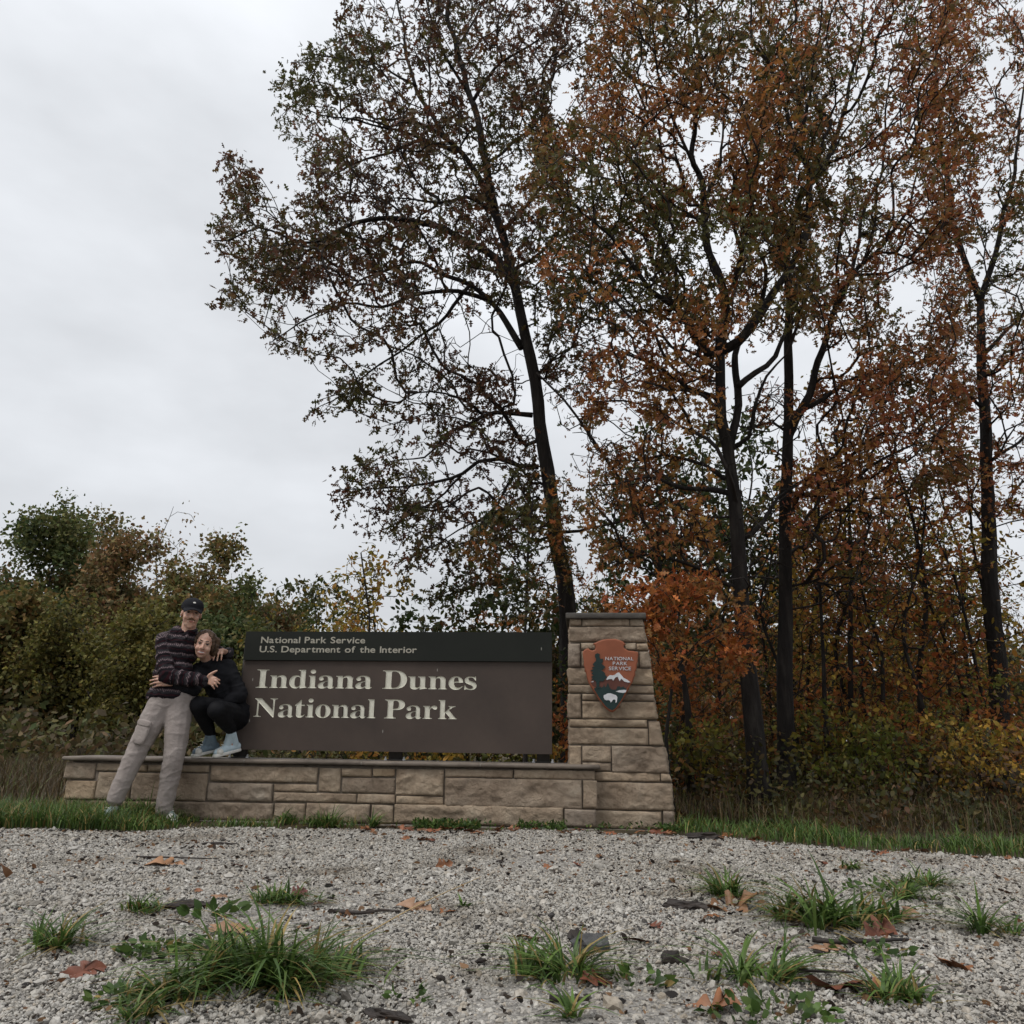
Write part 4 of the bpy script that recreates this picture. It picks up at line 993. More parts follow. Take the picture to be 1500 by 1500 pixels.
PBa = [(1120, 200), (1110, -90), (1420, -90), (1440, 200), (1420, 420), (1380, 560), (1280, 600), (1240, 500), (1180, 480), (1130, 380)]
PBb = [(1180, 560), (1300, 540), (1420, 540), (1430, 700), (1300, 730), (1200, 740), (1165, 660)]
atB = np.vstack([poly_attr(PBa, 2000, DB, 1.0, lr1, -0.02, 1.3), poly_attr(PBb, 430, DB, 0.8, lr1, -0.05, 1.4), poly_attr([(1080, 540), (1200, 540), (1330, 740), (1330, 880), (1180, 860)], 130, DB, 0.7, lr1, -0.05, 1.4)])
RUSSB = [(0.10, 0.095, 0.032), (0.13, 0.10, 0.034), (0.18, 0.105, 0.036), (0.26, 0.112, 0.040), (0.31, 0.114, 0.042), (0.28, 0.092, 0.042), (0.32, 0.155, 0.046)]
make_tree('oak_tree', 'straight trunked red brown oak standing second from the stone pier', None, bB, trB, 0.108, 0.046, limbB, atB, palette(RUSSB, 0.6, s=7), lsize=0.086, nleaf=10, spread=0.12, droop=0.5, seed=12, tip=0.0052, twig_k=2.3, bf=0.36,
          bare=poly_attr([(1090, 560), (1330, 560), (1350, 900), (1180, 900)], 170, DB, 0.7, lr1, -0.8))
# ------------------------------------------------------------------ understorey, shrubs and woods behind
def sapling(label, base, height, rx, rz, cz, n, cols, lsize=0.08, nleaf=9, lean=(0, 0), r0=0.03, seed=0, name='sapling', leaf=LEAF_OVAL, ry=None, gap=-0.25, group=None, leaf_frac=1.0, tip=0.003, mat=None, step=0.2, f=1.6, spread=0.12, bf=0.25, cat='tree'):
    lr = np.random.default_rng(100 + seed)
    b = np.array([base[0], base[1], 0.0])
    top = b + np.array([lean[0], lean[1], height])
    k = 5; tr = np.array([b + (top - b) * (i / k) + (np.append(lr.normal(0, 0.02 * height, 2), 0) if 0 < i < k else 0) for i in range(k + 1)])
    c = b + np.array([lean[0], lean[1], 0]) * (cz / height) + np.array([0, 0, cz])
    A = ball_attr(c, (rx, ry or rx, rz), n, lr, gap, f)
    A = A[A[:, 2] > 0.12]
    return make_tree(name, label, group, Vector(b), tr, r0, r0 * 0.12, [], A, palette(cols, 1.0, s=seed), leaf, lsize, nleaf, spread, bf, tip, step, 300 + seed, mat, sides=7, cat=cat)

# a further russet oak at the right picture edge
bC = at(1470, 1160, 10.5); bC.z = 0; lrC_ = np.random.default_rng(19)
trC = np.vstack([np.array(bC[:]), trace([(1462, 1000), (1452, 850), (1446, 700), (1440, 560), (1436, 440)], 10.5)])
limbC = [(trace(q_, 10.5, d_), ra_, 0.008) for q_, ra_, d_ in (([(1436, 440), (1400, 340), (1380, 220), (1370, 80), (1360, -40)], 0.05, 0.5), ([(1436, 440), (1470, 330), (1490, 200), (1500, 60)], 0.05, -0.5), ([(1442, 600), (1400, 560), (1360, 540)], 0.03, -0.5), ([(1446, 680), (1500, 640), (1550, 600)], 0.03, 0.5), ([(1440, 520), (1500, 460), (1560, 400)], 0.035, 0.4))]
make_tree('oak_tree', 'russet oak whose crown fills the right picture edge', None, bC, trC, 0.14, 0.05, limbC, np.vstack([poly_attr([(1360, -90), (1640, -90), (1660, 500), (1560, 620), (1400, 600), (1350, 400)], 1150, 10.5, 1.1, lrC_, -0.1, 1.3), poly_attr([(1350, 560), (1600, 560), (1600, 760), (1400, 760)], 220, 10.5, 0.9, lrC_, -0.1, 1.4)]), palette(RUSSB, 0.6, s=2), lsize=0.085, nleaf=13, spread=0.11, seed=17, tip=0.0046, twig_k=2.3, bf=0.36)

# orange oak sapling beside the pier, reaching in front of the forked oak
p = at(985, 1160, 7.5); 
lrU = np.random.default_rng(77)
U1 = [(880, 880), (930, 850), (1000, 835), (1060, 850), (1105, 905), (1112, 980), (1075, 985), (1050, 940), (1000, 960), (985, 1010), (960, 980), (945, 920), (900, 905)]
bU = Vector((p.x, 7.5, 0))
tU = np.array([bU[:], at(978, 1080, 7.5)[:], at(985, 1000, 7.5)[:], at(992, 930, 7.5)[:], at(998, 880, 7.5)[:]])
make_tree('oak_sapling', 'bright orange oak sapling right beside the stone pier cap', None, bU, tU, 0.022, 0.008, [(trace([(985, 990), (1020, 950), (1060, 930), (1095, 930)], 7.5, -0.2), 0.01, 0.004), (trace([(990, 940), (960, 905), (920, 890), (890, 885)], 7.5, 0.2), 0.01, 0.004)],
          poly_attr(U1, 300, 7.5, 0.38, lrU, 0.0, 2.6), palette(ORANGE, 1.2), LEAF_OAK, 0.075, 9, 0.07, 0.25, 0.003, 0.15, 41, sides=7)
U2 = [(690, 780), (730, 730), (770, 695), (820, 690), (850, 720), (840, 800), (850, 850), (800, 900), (740, 925), (700, 900), (720, 850), (660, 830), (650, 800)]
bU2 = at(770, 1150, 8.3); bU2.z = 0
tU2 = np.array([bU2[:], at(768, 1000, 8.3)[:], at(770, 900, 8.3)[:], at(775, 800, 8.3)[:], at(782, 720, 8.3)[:]])
make_tree('oak_sapling', 'orange and green oak sapling in front of the left oak trunk', None, bU2, tU2, 0.026, 0.008, [(trace([(772, 850), (740, 800), (700, 790), (670, 805)], 8.3, -0.2), 0.012, 0.004), (trace([(771, 880), (740, 890), (710, 880)], 8.3, 0.2), 0.01, 0.004), (trace([(776, 790), (810, 760), (840, 770)], 8.3, -0.3), 0.01, 0.004)],
          poly_attr(U2, 240, 8.3, 0.45, lrU, 0.04, 2.2), palette([(0.05, 0.058, 0.02), (0.10, 0.085, 0.03), (0.18, 0.10, 0.03), (0.27, 0.105, 0.032), (0.33, 0.125, 0.036)], 1.2, s=4), LEAF_OAK, 0.078, 8, 0.08, 0.25, 0.003, 0.15, 43, sides=7)
# leaning bare stem between the oaks
bL = at(1012, 1160, 9.0); bL.z = 0
tL = np.array([bL[:], at(1003, 1000, 9.0)[:], at(965, 830, 9.0)[:], at(934, 744, 9.0)[:], at(884, 666, 9.0)[:], at(826, 585, 9.0)[:], at(787, 546, 9.0)[:]])
U3 = [(800, 560), (860, 560), (950, 600), (1010, 680), (1000, 800), (930, 800), (860, 720), (830, 660)]
make_tree('leaning_sapling', 'nearly bare thin sapling leaning left between the oaks', None, bL, tL, 0.04, 0.012, [(trace([(934, 744), (950, 680), (952, 610), (955, 560)], 9.0, 0.2), 0.012, 0.004), (trace([(965, 830), (910, 800), (860, 790)], 9.0, -0.3), 0.012, 0.004)],
          poly_attr(U3, 170, 9.0, 0.5, lrU, -0.3, 1.5), palette(RUSSET, 1.2, s=4), LEAF_OAK, 0.07, 3, 0.10, 0.15, 0.0045, 0.15, 47, sides=7)
# dark dense trees: behind the board and in the middle distance
specs = [
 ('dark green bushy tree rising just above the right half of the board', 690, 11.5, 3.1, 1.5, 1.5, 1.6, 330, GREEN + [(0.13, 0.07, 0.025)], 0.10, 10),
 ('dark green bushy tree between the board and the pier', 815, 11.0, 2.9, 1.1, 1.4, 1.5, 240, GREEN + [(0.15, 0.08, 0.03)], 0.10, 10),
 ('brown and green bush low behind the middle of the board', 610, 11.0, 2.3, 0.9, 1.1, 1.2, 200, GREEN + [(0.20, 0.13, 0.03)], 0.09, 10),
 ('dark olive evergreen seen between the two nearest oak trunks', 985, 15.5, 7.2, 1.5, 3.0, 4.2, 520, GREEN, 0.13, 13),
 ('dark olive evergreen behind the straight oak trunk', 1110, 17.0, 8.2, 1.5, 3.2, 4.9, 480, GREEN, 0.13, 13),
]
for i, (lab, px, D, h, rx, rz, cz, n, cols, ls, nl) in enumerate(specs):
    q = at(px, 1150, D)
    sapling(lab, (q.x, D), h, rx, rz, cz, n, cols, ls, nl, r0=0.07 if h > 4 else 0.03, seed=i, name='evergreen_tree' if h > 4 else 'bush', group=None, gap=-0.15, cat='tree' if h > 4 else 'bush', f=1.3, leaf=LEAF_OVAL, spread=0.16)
# yellow sapling and a broken bare stem left of the board's middle
q = at(560, 1150, 10.0)
sapling('small yellow leaved sapling with bare twigs above the board', (q.x, 10.0), 2.9, 0.55, 1.0, 2.0, 110, GOLD, 0.075, 6, (-0.35, 0), 0.03, 11, gap=-0.1, tip=0.0035, bf=0.1)
q = at(505, 1150, 12.0)
sapling('low golden bush peeping over the left half of the board', (q.x, 12.0), 2.4, 0.9, 0.7, 1.7, 150, GOLD + [(0.12, 0.11, 0.03)], 0.08, 7, (0, 0), 0.02, 12, name='bush', cat='bush')
q = at(430, 1150, 16.0)
sapling('green and gold tree crown just left above the board', (q.x, 16.0), 3.6, 1.3, 1.2, 2.6, 260, [(0.06, 0.07, 0.022), (0.09, 0.085, 0.025), (0.24, 0.17, 0.03)], 0.11, 9, (0, 0), 0.04, 13, name='bush', cat='bush')
q = at(540, 1150, 9.4)
bN = Vector((q.x, 9.4, 0)); tN = np.array([bN[:], at(540, 1000, 9.4)[:], at(541, 900, 9.4)[:], at(534, 850, 9.4)[:], at(528, 810, 9.4)[:]])
make_tree('bare_sapling', 'broken bare stem with thin twigs above the board', None, bN, tN, 0.022, 0.008, [(trace([(541, 905), (515, 890), (480, 868), (462, 858)], 9.4, 0.2), 0.008, 0.003), (trace([(538, 870), (520, 840), (505, 822)], 9.4, -0.2), 0.006, 0.003)],
          poly_attr([(455, 850), (500, 830), (530, 790), (560, 800), (560, 910), (480, 905)], 80, 9.4, 0.3, lrU, -0.6), palette(GOLD), LEAF_OVAL, 0.065, 3, 0.08, 0.1, 0.003, 0.12, 51, sides=7)
# golden saplings on the right
gold = [(1205, 11.2, 5.2, 0.04, 0), (1255, 10.4, 6.4, 0.045, 1), (1300, 12.0, 5.8, 0.045, 2), (1375, 10.8, 6.6, 0.05, 3), (1440, 12.5, 6.0, 0.05, 4), (1500, 11.0, 5.5, 0.045, 5), (1225, 14.0, 6.5, 0.05, 6), (1340, 15.0, 7.5, 0.06, 7)]
gl_lab = ['golden leaved sapling nearest right of the straight oak', 'tall golden sapling right of the straight oak, second of its row', 'slim gold and brown sapling toward the right, third of its row', 'gold and rust sapling near the right edge', 'golden sapling right of the gold and rust one', 'rightmost golden sapling at the picture edge', 'thin russet sapling further back behind the golden ones', 'tall rust brown sapling further back on the right']
for (px, D, h, r0, k) in gold:
    q = at(px, 1150, D)
    cols = GOLD + [(0.30, 0.13, 0.03), (0.22, 0.11, 0.03)] if k in (0, 1, 4, 5) else ORANGE + [(0.30, 0.18, 0.03)]
    sapling(gl_lab[k], (q.x, D), h, 0.9, h * 0.44, h * 0.50, 270, cols, 0.078, 6, (0.25 * math.sin(k * 2.1), 0), r0, 20 + k, gap=-0.15, name='sapling', group=None, tip=0.004, bf=0.12)
# shrubs along the wood's edge
shr = [(1030, 8.6, 0.9, 0.6, YGREEN, 'yellow green shrub at the foot of the forked oak'), (1215, 9.4, 1.15, 0.8, YGREEN, 'yellow green shrub right of the straight oak trunk'), (1270, 8.9, 0.9, 0.7, YGREEN + GOLD[:2], 'yellow tinged shrub among the dry weeds on the right'),
       (1350, 9.2, 1.1, 0.9, YGREEN, 'leafy shrub by the weeds further right'), (1440, 8.6, 1.0, 0.8, GOLD, 'golden shrub near the right edge of the wood'), (1010, 9.6, 1.9, 0.7, ORANGE, 'rust brown thicket bush behind the pier base'), (1065, 10.5, 2.0, 0.8, [(0.17, 0.08, 0.03), (0.10, 0.07, 0.03)], 'dull brown thicket bush behind the forked oak'),
       (1160, 10.6, 1.7, 0.8, ORANGE + GREEN, 'rusty thicket bush behind the straight oak'), (1420, 10.4, 2.2, 1.0, ORANGE, 'rust coloured bush on the far right'), (850, 9.0, 1.7, 0.35, ORANGE + GREEN, 'orange and green bush in the gap left of the pier'),
       (600, 9.3, 1.0, 0.8, GOLD, 'golden shrub seen under the board, middle'), (470, 9.6, 1.0, 0.8, GOLD + GREEN, 'gold and green shrub seen under the board, left'), (720, 9.2, 1.0, 0.8, GOLD + YGREEN, 'golden shrub seen under the board, right'),
       (940, 8.9, 1.2, 0.4, GREEN, 'dark shrub hugging the right side of the pier'),
       (1185, 11.5, 2.1, 0.9, GOLD + YGREEN, 'gold and green bush between the straight oak and the golden saplings'), (1290, 10.0, 1.8, 0.9, ORANGE + GOLD, 'orange gold bush under the golden saplings'), (1365, 11.5, 2.3, 1.0, GOLD, 'tall golden bush toward the right edge'), (1480, 9.6, 1.5, 0.9, YGREEN + ORANGE, 'mixed green and orange bush at the right picture edge'), (1090, 12.5, 2.4, 1.0, YGREEN + ORANGE, 'mixed bush deep between the two oak trunks')]
for i, (px, D, h, r, cols, lab) in enumerate(shr):
    if px > 990: cols = [tuple(np.array(c) * 0.95) for c in cols]
    q = at(px, 1150, D)
    sapling(lab, (q.x, D), h * 0.8, r, h * 0.5, h * 0.52, 150, cols, 0.065, 8, (0.05, 0), 0.012, 60 + i, name='shrub', cat='shrub', gap=-0.3, tip=0.0028, step=0.12, f=2.2, spread=0.09)
# bare thin stems standing among the shrubs
stems = [(1000, 9.8, 3.4), (1045, 11.5, 4.2), (1130, 12.0, 5.0), (1185, 10.2, 3.8), (1218, 9.9, 5.2), (1240, 10.9, 4.8), (1282, 11.6, 5.0), (1318, 10.2, 4.4), (1352, 9.9, 5.0), (1400, 11.0, 5.2), (1462, 10.2, 4.6)]
for i, (px, D, h) in enumerate(stems):
    q = at(px, 1150, D)
    sapling('bare dark stem with few leaves in the thicket, %s from the pier' % ['first', 'second', 'third', 'fourth', 'fifth', 'sixth', 'seventh', 'eighth', 'ninth', 'tenth', 'eleventh'][i], (q.x, D), h, 0.7, h * 0.42, h * 0.55, 90, GOLD + ORANGE, 0.075, 2, (0.5 * math.sin(i * 1.7), 0), 0.035, 210 + i, name='bare_sapling', gap=-0.5, tip=0.0055, bf=0.2)
# slim trunks of the wood further back: four kinds, repeated
protos = []
for k in range(4):
    cols = [GOLD + ORANGE[:2], GOLD + YGREEN, RUSSET + GREEN, [(0.10, 0.075, 0.03), (0.16, 0.08, 0.03), (0.09, 0.08, 0.03)]][k]
    lab = ['slim orange and gold forest tree in the wood behind', 'slim yellow and green forest tree in the wood behind', 'slim russet and green forest tree in the wood behind', 'slim dull brown forest tree in the wood behind'][k]
    t_ = sapling(lab, (0, 0), 9.5, 1.7, 3.9, 5.4, 420, cols, 0.13, 5, (0.4 * (k - 1.5), 0), 0.09, 90 + k, name='forest_tree', gap=-0.1, group='slim trees of the wood, kind %d' % (k + 1), tip=0.008, mat=M['far'], spread=0.25, f=0.9, step=0.35, bf=0.12)
    t_['group'] = ['orange trees of the wood behind', 'golden trees of the wood behind', 'russet trees of the wood behind', 'brown trees of the wood behind'][k]
    protos.append(t_)
lf = random.Random(4)
spots = []
for i in range(30):
    px = 860 + (i * 43.7) % 720; D = 14 + (i * 5.3) % 17
    q = at(px, 1120, D); spots.append((q.x + lf.uniform(-0.4, 0.4), D, 0.42 if px < 1110 else 0.62))
for px, D in ((560, 22), (640, 26), (700, 19), (760, 24), (500, 30), (600, 34), (820, 17)):
    q = at(px, 1120, D); spots.append((q.x, D, 0.4))
for i, (x, y, sf) in enumerate(spots):
    s = lf.uniform(0.8, 1.2) * sf
    if i < 4:
        o = protos[i]; o.location = (x, y, 0); o.scale = (s, s, s); o.rotation_euler = (0, 0, lf.uniform(0, 6.28))
    else:
        copy_thing(protos[i % 4], (x, y, 0), lf.uniform(0, 6.28), s)
# broad trees across the far left
FARC_ = [[(0.1148, 0.1148, 0.0405), (0.162, 0.135, 0.0432), (0.2025, 0.1283, 0.0473), (0.0945, 0.1013, 0.0378)], [(0.189, 0.1283, 0.054), (0.2295, 0.135, 0.0607), (0.135, 0.1148, 0.0473)], [(0.0743, 0.1013, 0.0378), (0.1013, 0.1215, 0.0405), (0.135, 0.135, 0.0459)], [(0.189, 0.1755, 0.0459), (0.2565, 0.216, 0.0513), (0.162, 0.1485, 0.0459)]]
FARC = [[tuple(np.array(c) * k_) for c in l] for l, k_ in zip(FARC_, (1.05, 1.05, 0.95, 0.62))]
left = [(205, 765, 36, 70, 1, 130, 'bare topped brown tree behind the standing person, tallest at the left'), (235, 850, 27, 75, 0, 330, 'olive brown tree behind the standing person'), (293, 806, 30, 48, 0, 330, 'round olive tree directly above the cap of the standing person'),
        (345, 862, 27, 40, 2, 260, 'deep green tree right of the two people'), (385, 884, 32, 34, 1, 200, 'greyish brown tree crown left of the board'), (437, 897, 36, 40, 2, 200, 'small green tree crown over the left end of the board'),
        (205, 912, 21, 60, 3, 300, 'yellow green tree low behind the standing person'), (330, 945, 21, 50, 3, 260, 'yellow green bushy tree low behind the crouching person'), (262, 930, 22, 45, 2, 260, 'green bushy tree between the two people and the wood'),
        (150, 800, 28, 60, 1, 280, 'russet olive tree at the left edge'), (95, 765, 33, 65, 0, 300, 'olive tree at the far left, second from the edge'), (30, 750, 30, 70, 2, 300, 'green tree filling the left picture edge'), (110, 905, 22, 70, 3, 280, 'yellow green low tree at the far left'), (15, 890, 22, 60, 0, 280, 'low olive tree at the left picture edge'), (-60, 850, 30, 80, 1, 260, 'brown tree just past the left picture edge')]
for i, (px, py, D, hw, c, n, lab) in enumerate(left):
    tp_ = at(px, py, D); base = at(px, 1100, D)
    h = tp_.z * (1.10 if c != 3 else 1.15); rx = hw / FPX * D * (1.05 if c != 3 else 1.35)
    sapling(lab, (base.x, D), h * (0.80 if i else 0.98), rx, h * (0.44 if c != 3 else 0.52), h * (0.55 if c != 3 else 0.47), n, FARC[c], 0.15 if c != 3 else 0.10, (46 if c != 3 else 44) if i else 12, (0, 0), 0.08, 130 + i, name='broadleaf_tree', leaf=LEAF_CLUMP, mat=M['far'], tip=0.012, step=0.6, f=0.7 if c != 3 else 1.0, spread=0.55 if c != 3 else 0.4, gap=0.04 if c != 3 else 0.10, ry=rx)
# a far belt of woodland closes the view along the horizon
lrF = np.random.default_rng(9); nF = 26000
ang = lrF.uniform(-1.15, 1.15, nF); rr = lrF.uniform(55, 80, nF)
hmax = 3.6 + 1.8 * np.sin(ang * 9) + 1.2 * np.sin(ang * 23 + 1) + 3.5 * (ang > 0.12)
PF = np.stack([np.sin(ang) * rr, np.cos(ang) * rr, lrF.random(nF) ** 0.8 * hmax + 0.2], 1)
colF = palette([(0.075, 0.065, 0.035), (0.10, 0.075, 0.04), (0.07, 0.072, 0.033), (0.12, 0.08, 0.04)], 0.08)(PF, lrF)
me = leaf_cloud('far_woodland', PF, lrF.normal(size=(nF, 3)), lrF.uniform(0.6, 1.2, nF), colF, LEAF_CLUMP, lrF)
tag(link('far_woodland', me, M['far']), 'far brown and olive woodland along the horizon', kind='stuff')

nF = 16000; ang = lrF.uniform(0.03, 0.95, nF); rr = lrF.uniform(19, 32, nF)
PF = np.stack([np.sin(ang) * rr, np.cos(ang) * rr, lrF.random(nF) ** 1.2 * (2.3 + 0.8 * np.sin(ang * 31) + 0.5 * np.sin(ang * 77)) + 0.1], 1)
colF = palette([(0.09, 0.07, 0.03), (0.13, 0.08, 0.035), (0.10, 0.095, 0.03), (0.20, 0.13, 0.035), (0.16, 0.075, 0.035), (0.06, 0.055, 0.03)], 0.35)(PF, lrF)
me = leaf_cloud('thicket', PF, lrF.normal(size=(nF, 3)), lrF.uniform(0.12, 0.26, nF), colF, LEAF_OVAL, lrF)
tag(link('thicket', me, M['far']), 'brown and gold thicket deep in the wood behind the oaks', kind='stuff')

# ------------------------------------------------------------------ grass and weeds
def blades(name, P, h, lean_dir, lean, width, col, lr, seg=4, curve=1.0):
    n = len(P); t = np.linspace(0, 1, seg + 1)
    side = np.stack([-lean_dir[:, 1], lean_dir[:, 0], np.zeros(n)], 1)
    up = np.array([0, 0, 1.0]); V = np.zeros((n, 2 * (seg + 1), 3))
    ld = np.concatenate([lean_dir, np.zeros((n, 1))], 1)
    tw = lr.normal(0, 0.5, n)
    for i, s in enumerate(t):
        horiz = lean * h * (s ** (1.0 + curve)); vert = h * (s - 0.42 * np.minimum(lean, 1.6) * s ** 2.2)
        c = P + ld * horiz[:, None] + up * np.maximum(vert, 0.004)[:, None]
        w = width * (1 - s ** 1.6) * (0.7 + 0.6 * min(1, 3 * s)) + 0.0003
        sd = side * np.cos(tw * s)[:, None] + ld * np.sin(tw * s)[:, None]
        V[:, 2 * i] = c - sd * w[:, None]; V[:, 2 * i + 1] = c + sd * w[:, None]
    F = np.array([(2 * i, 2 * i + 1, 2 * i + 3, 2 * i + 2) for i in range(seg)])
    F = (np.arange(n) * 2 * (seg + 1))[:, None, None] + F[None]
    return me_np(name, V.reshape(-1, 3), F.reshape(-1, 4), attrs={'col': np.repeat(col, 2 * (seg + 1), axis=0)})
GR = np.array([(0.060, 0.110, 0.024), (0.085, 0.145, 0.032), (0.115, 0.175, 0.042), (0.050, 0.090, 0.024), (0.29, 0.21, 0.075), (0.20, 0.15, 0.055)])
def gcol(n, lr, dry=0.1):
    k = np.where(lr.random(n) < dry, lr.integers(4, 6, n), lr.integers(0, 4, n))
    return GR[k] * np.exp(lr.normal(0, 0.18, (n, 1)))
def rdir(n, lr):
    a = lr.uniform(0, 2 * math.pi, n); return np.stack([np.cos(a), np.sin(a)], 1)
lrG = np.random.default_rng(31)
def scatter(n, x0, x1, y0, y1, fn):
    x = lrG.uniform(x0, x1, n); y = lrG.uniform(y0, y1, n); k = fn(x, y)
    return np.stack([x[k], y[k], np.zeros(k.sum())], 1)
def wall_y(x): return (WC - math.sin(WA) * x) / math.cos(WA)
UPIER = (WU * uz(988, 1215)[0] + WN * WC).x
# green verge right of the pier and on the left in front of the wall
P = scatter(42000, UPIER - 0.1, 7.5, 3.6, 8.2, lambda x, y: (y > gravel_edge(x) - 0.02 + 0.12 * lrG.random(len(x)) ** 2) & (y < gravel_edge(x) + 0.75 + 0.25 * np.sin(x * 4)) & (x > UPIER + 0.02))
n = len(P); h = lrG.uniform(0.05, 0.16, n) * (0.7 + 0.5 * np.sin(P[:, 0] * 3.7) ** 2)
tag(link('grass_verge', blades('grass_verge', P, h, rdir(n, lrG), lrG.uniform(0.2, 1.0, n), np.full(n, 0.0035), gcol(n, lrG, 0.12), lrG, 3), M['blade']), 'strip of short green grass between gravel and wood', kind='stuff')
P = scatter(30000, -6.5, -0.6, 5.5, 6.9, lambda x, y: (y > gravel_edge(x) + 0.02) & (y < wall_y(x) - 0.03) & (lrG.random(len(x)) < np.interp(x, [-6, -2.75, -2.55, -2.2, -1.9, -1.0, -0.6], [1, 1, 0.8, 0.25, 0.6, 0.5, 0.0]) * np.where(x < -2.35, 1.0, np.clip(0.45 + 0.8 * np.sin(x * 6.1 + 1) * np.sin(y * 5 + x * 2), 0.04, 1))))
n = len(P); h = lrG.uniform(0.04, 0.10, n) * np.interp(P[:, 0], [-6, -2.9, -2.6, -2.3, -1.8, -1.0, -0.6], [2.4, 2.3, 1.6, 0.6, 1.0, 1.0, 0.6])
tag(link('grass_verge', blades('grass_verge', P, h, rdir(n, lrG), lrG.uniform(0.2, 1.1, n), np.full(n, 0.0035), gcol(n, lrG, 0.16), lrG, 3), M['blade']), 'strip of green grass along the left foot of the wall', kind='stuff')
P = scatter(6500, -0.7, UPIER, 6.0, 6.5, lambda x, y: (y > gravel_edge(x) + 0.06) & (y < wall_y(x) - 0.02 + (x > 0.66) * 0.1) & (lrG.random(len(x)) < 0.08 + 0.9 * (np.sin(x * 5.1 + 0.8) * np.sin(x * 2.3) > 0.15)))
n = len(P); ax = lrG.normal(size=(n, 3)) + np.array([0, 0, 0.6])
P[:, 2] = lrG.uniform(0.0, 0.05, n)
me = leaf_cloud('low_weeds', P, ax, lrG.uniform(0.018, 0.04, n), gcol(n, lrG, 0.06) * 0.8, LEAF_OVAL, lrG)
tag(link('low_weeds', me, M['blade']), 'low green weeds along the foot of the wall and pier', kind='stuff')
# tall dry weeds in front of the wood
P = scatter(10000, UPIER - 0.4, 9.5, 6.0, 9.6, lambda x, y: (y > gravel_edge(x) + 0.75 + 0.3 * lrG.random(len(x))) & ((y > wall_y(x) + 0.8) | (x > UPIER + 0.05)) & (y < 9.4))
n = len(P); h = lrG.uniform(0.06, 0.26, n) * (0.5 + 0.9 * np.abs(np.sin(P[:, 0] * 2.3 + P[:, 1])))
DRY = np.array([(0.085, 0.06, 0.03), (0.13, 0.09, 0.045), (0.06, 0.042, 0.024), (0.075, 0.085, 0.026), (0.06, 0.04, 0.022)])
tag(link('dry_weeds', blades('dry_weeds', P, h, rdir(n, lrG), lrG.uniform(0.05, 0.8, n), np.full(n, 0.0032), DRY[lrG.integers(0, 5, n)] * np.exp(lrG.normal(0, 0.25, (n, 1))), lrG, 3), M['blade']), 'tall dry brown weeds at the edge of the wood', kind='stuff')
P = scatter(14000, -9, UPIER, 6.9, 13.5, lambda x, y: (y > wall_y(x) + 0.75))
n = len(P); h = lrG.uniform(0.15, 0.45, n)
tag(link('dry_weeds', blades('dry_weeds', P, h, rdir(n, lrG), lrG.uniform(0.05, 0.8, n), np.full(n, 0.004), DRY[lrG.integers(0, 5, n)] * np.exp(lrG.normal(0, 0.25, (n, 1))), lrG, 3), M['blade']), 'dry weeds behind the low stone wall', kind='stuff')

P = scatter(26000, UPIER - 0.3, 9.5, 6.3, 11.0, lambda x, y: (y > gravel_edge(x) + 0.9 + 0.4 * lrG.random(len(x))) & ((y > wall_y(x) + 0.8) | (x > UPIER + 0.1)))
n = len(P); P[:, 2] = lrG.random(n) ** 1.5 * np.clip((P[:, 1] - gravel_edge(P[:, 0]) - 0.6) * 0.32, 0.08, 0.75) * (0.6 + 0.5 * np.sin(P[:, 0] * 2.9 + P[:, 1] * 1.7))
UG = palette([(0.04, 0.043, 0.017), (0.065, 0.06, 0.02), (0.10, 0.085, 0.024), (0.075, 0.046, 0.023), (0.12, 0.065, 0.028), (0.045, 0.038, 0.023)], 1.1)
me = leaf_cloud('undergrowth', P, lrG.normal(size=(n, 3)) + np.array([0, 0, 0.3]), lrG.uniform(0.035, 0.08, n), UG(P, lrG), LEAF_OVAL, lrG)
tag(link('undergrowth', me, M['leaf']), 'low leafy undergrowth between the tree trunks', kind='stuff')

P = scatter(16000, -22, -1.0, 13.5, 27.0, lambda x, y: (np.abs(x / y) < 0.85))
n = len(P); P[:, 2] = lrG.random(n) ** 1.3 * (1.0 + 0.5 * np.sin(P[:, 0] * 1.1) * np.sin(P[:, 1] * 0.9))
UG2 = palette([(0.06, 0.065, 0.025), (0.09, 0.085, 0.03), (0.10, 0.07, 0.032), (0.07, 0.055, 0.03)], 0.5)
me = leaf_cloud('undergrowth', P, lrG.normal(size=(n, 3)) + np.array([0, 0, 0.3]), lrG.uniform(0.10, 0.22, n), UG2(P, lrG), LEAF_OVAL, lrG)
tag(link('undergrowth', me, M['far']), 'low leafy undergrowth beneath the trees at the far left', kind='stuff')
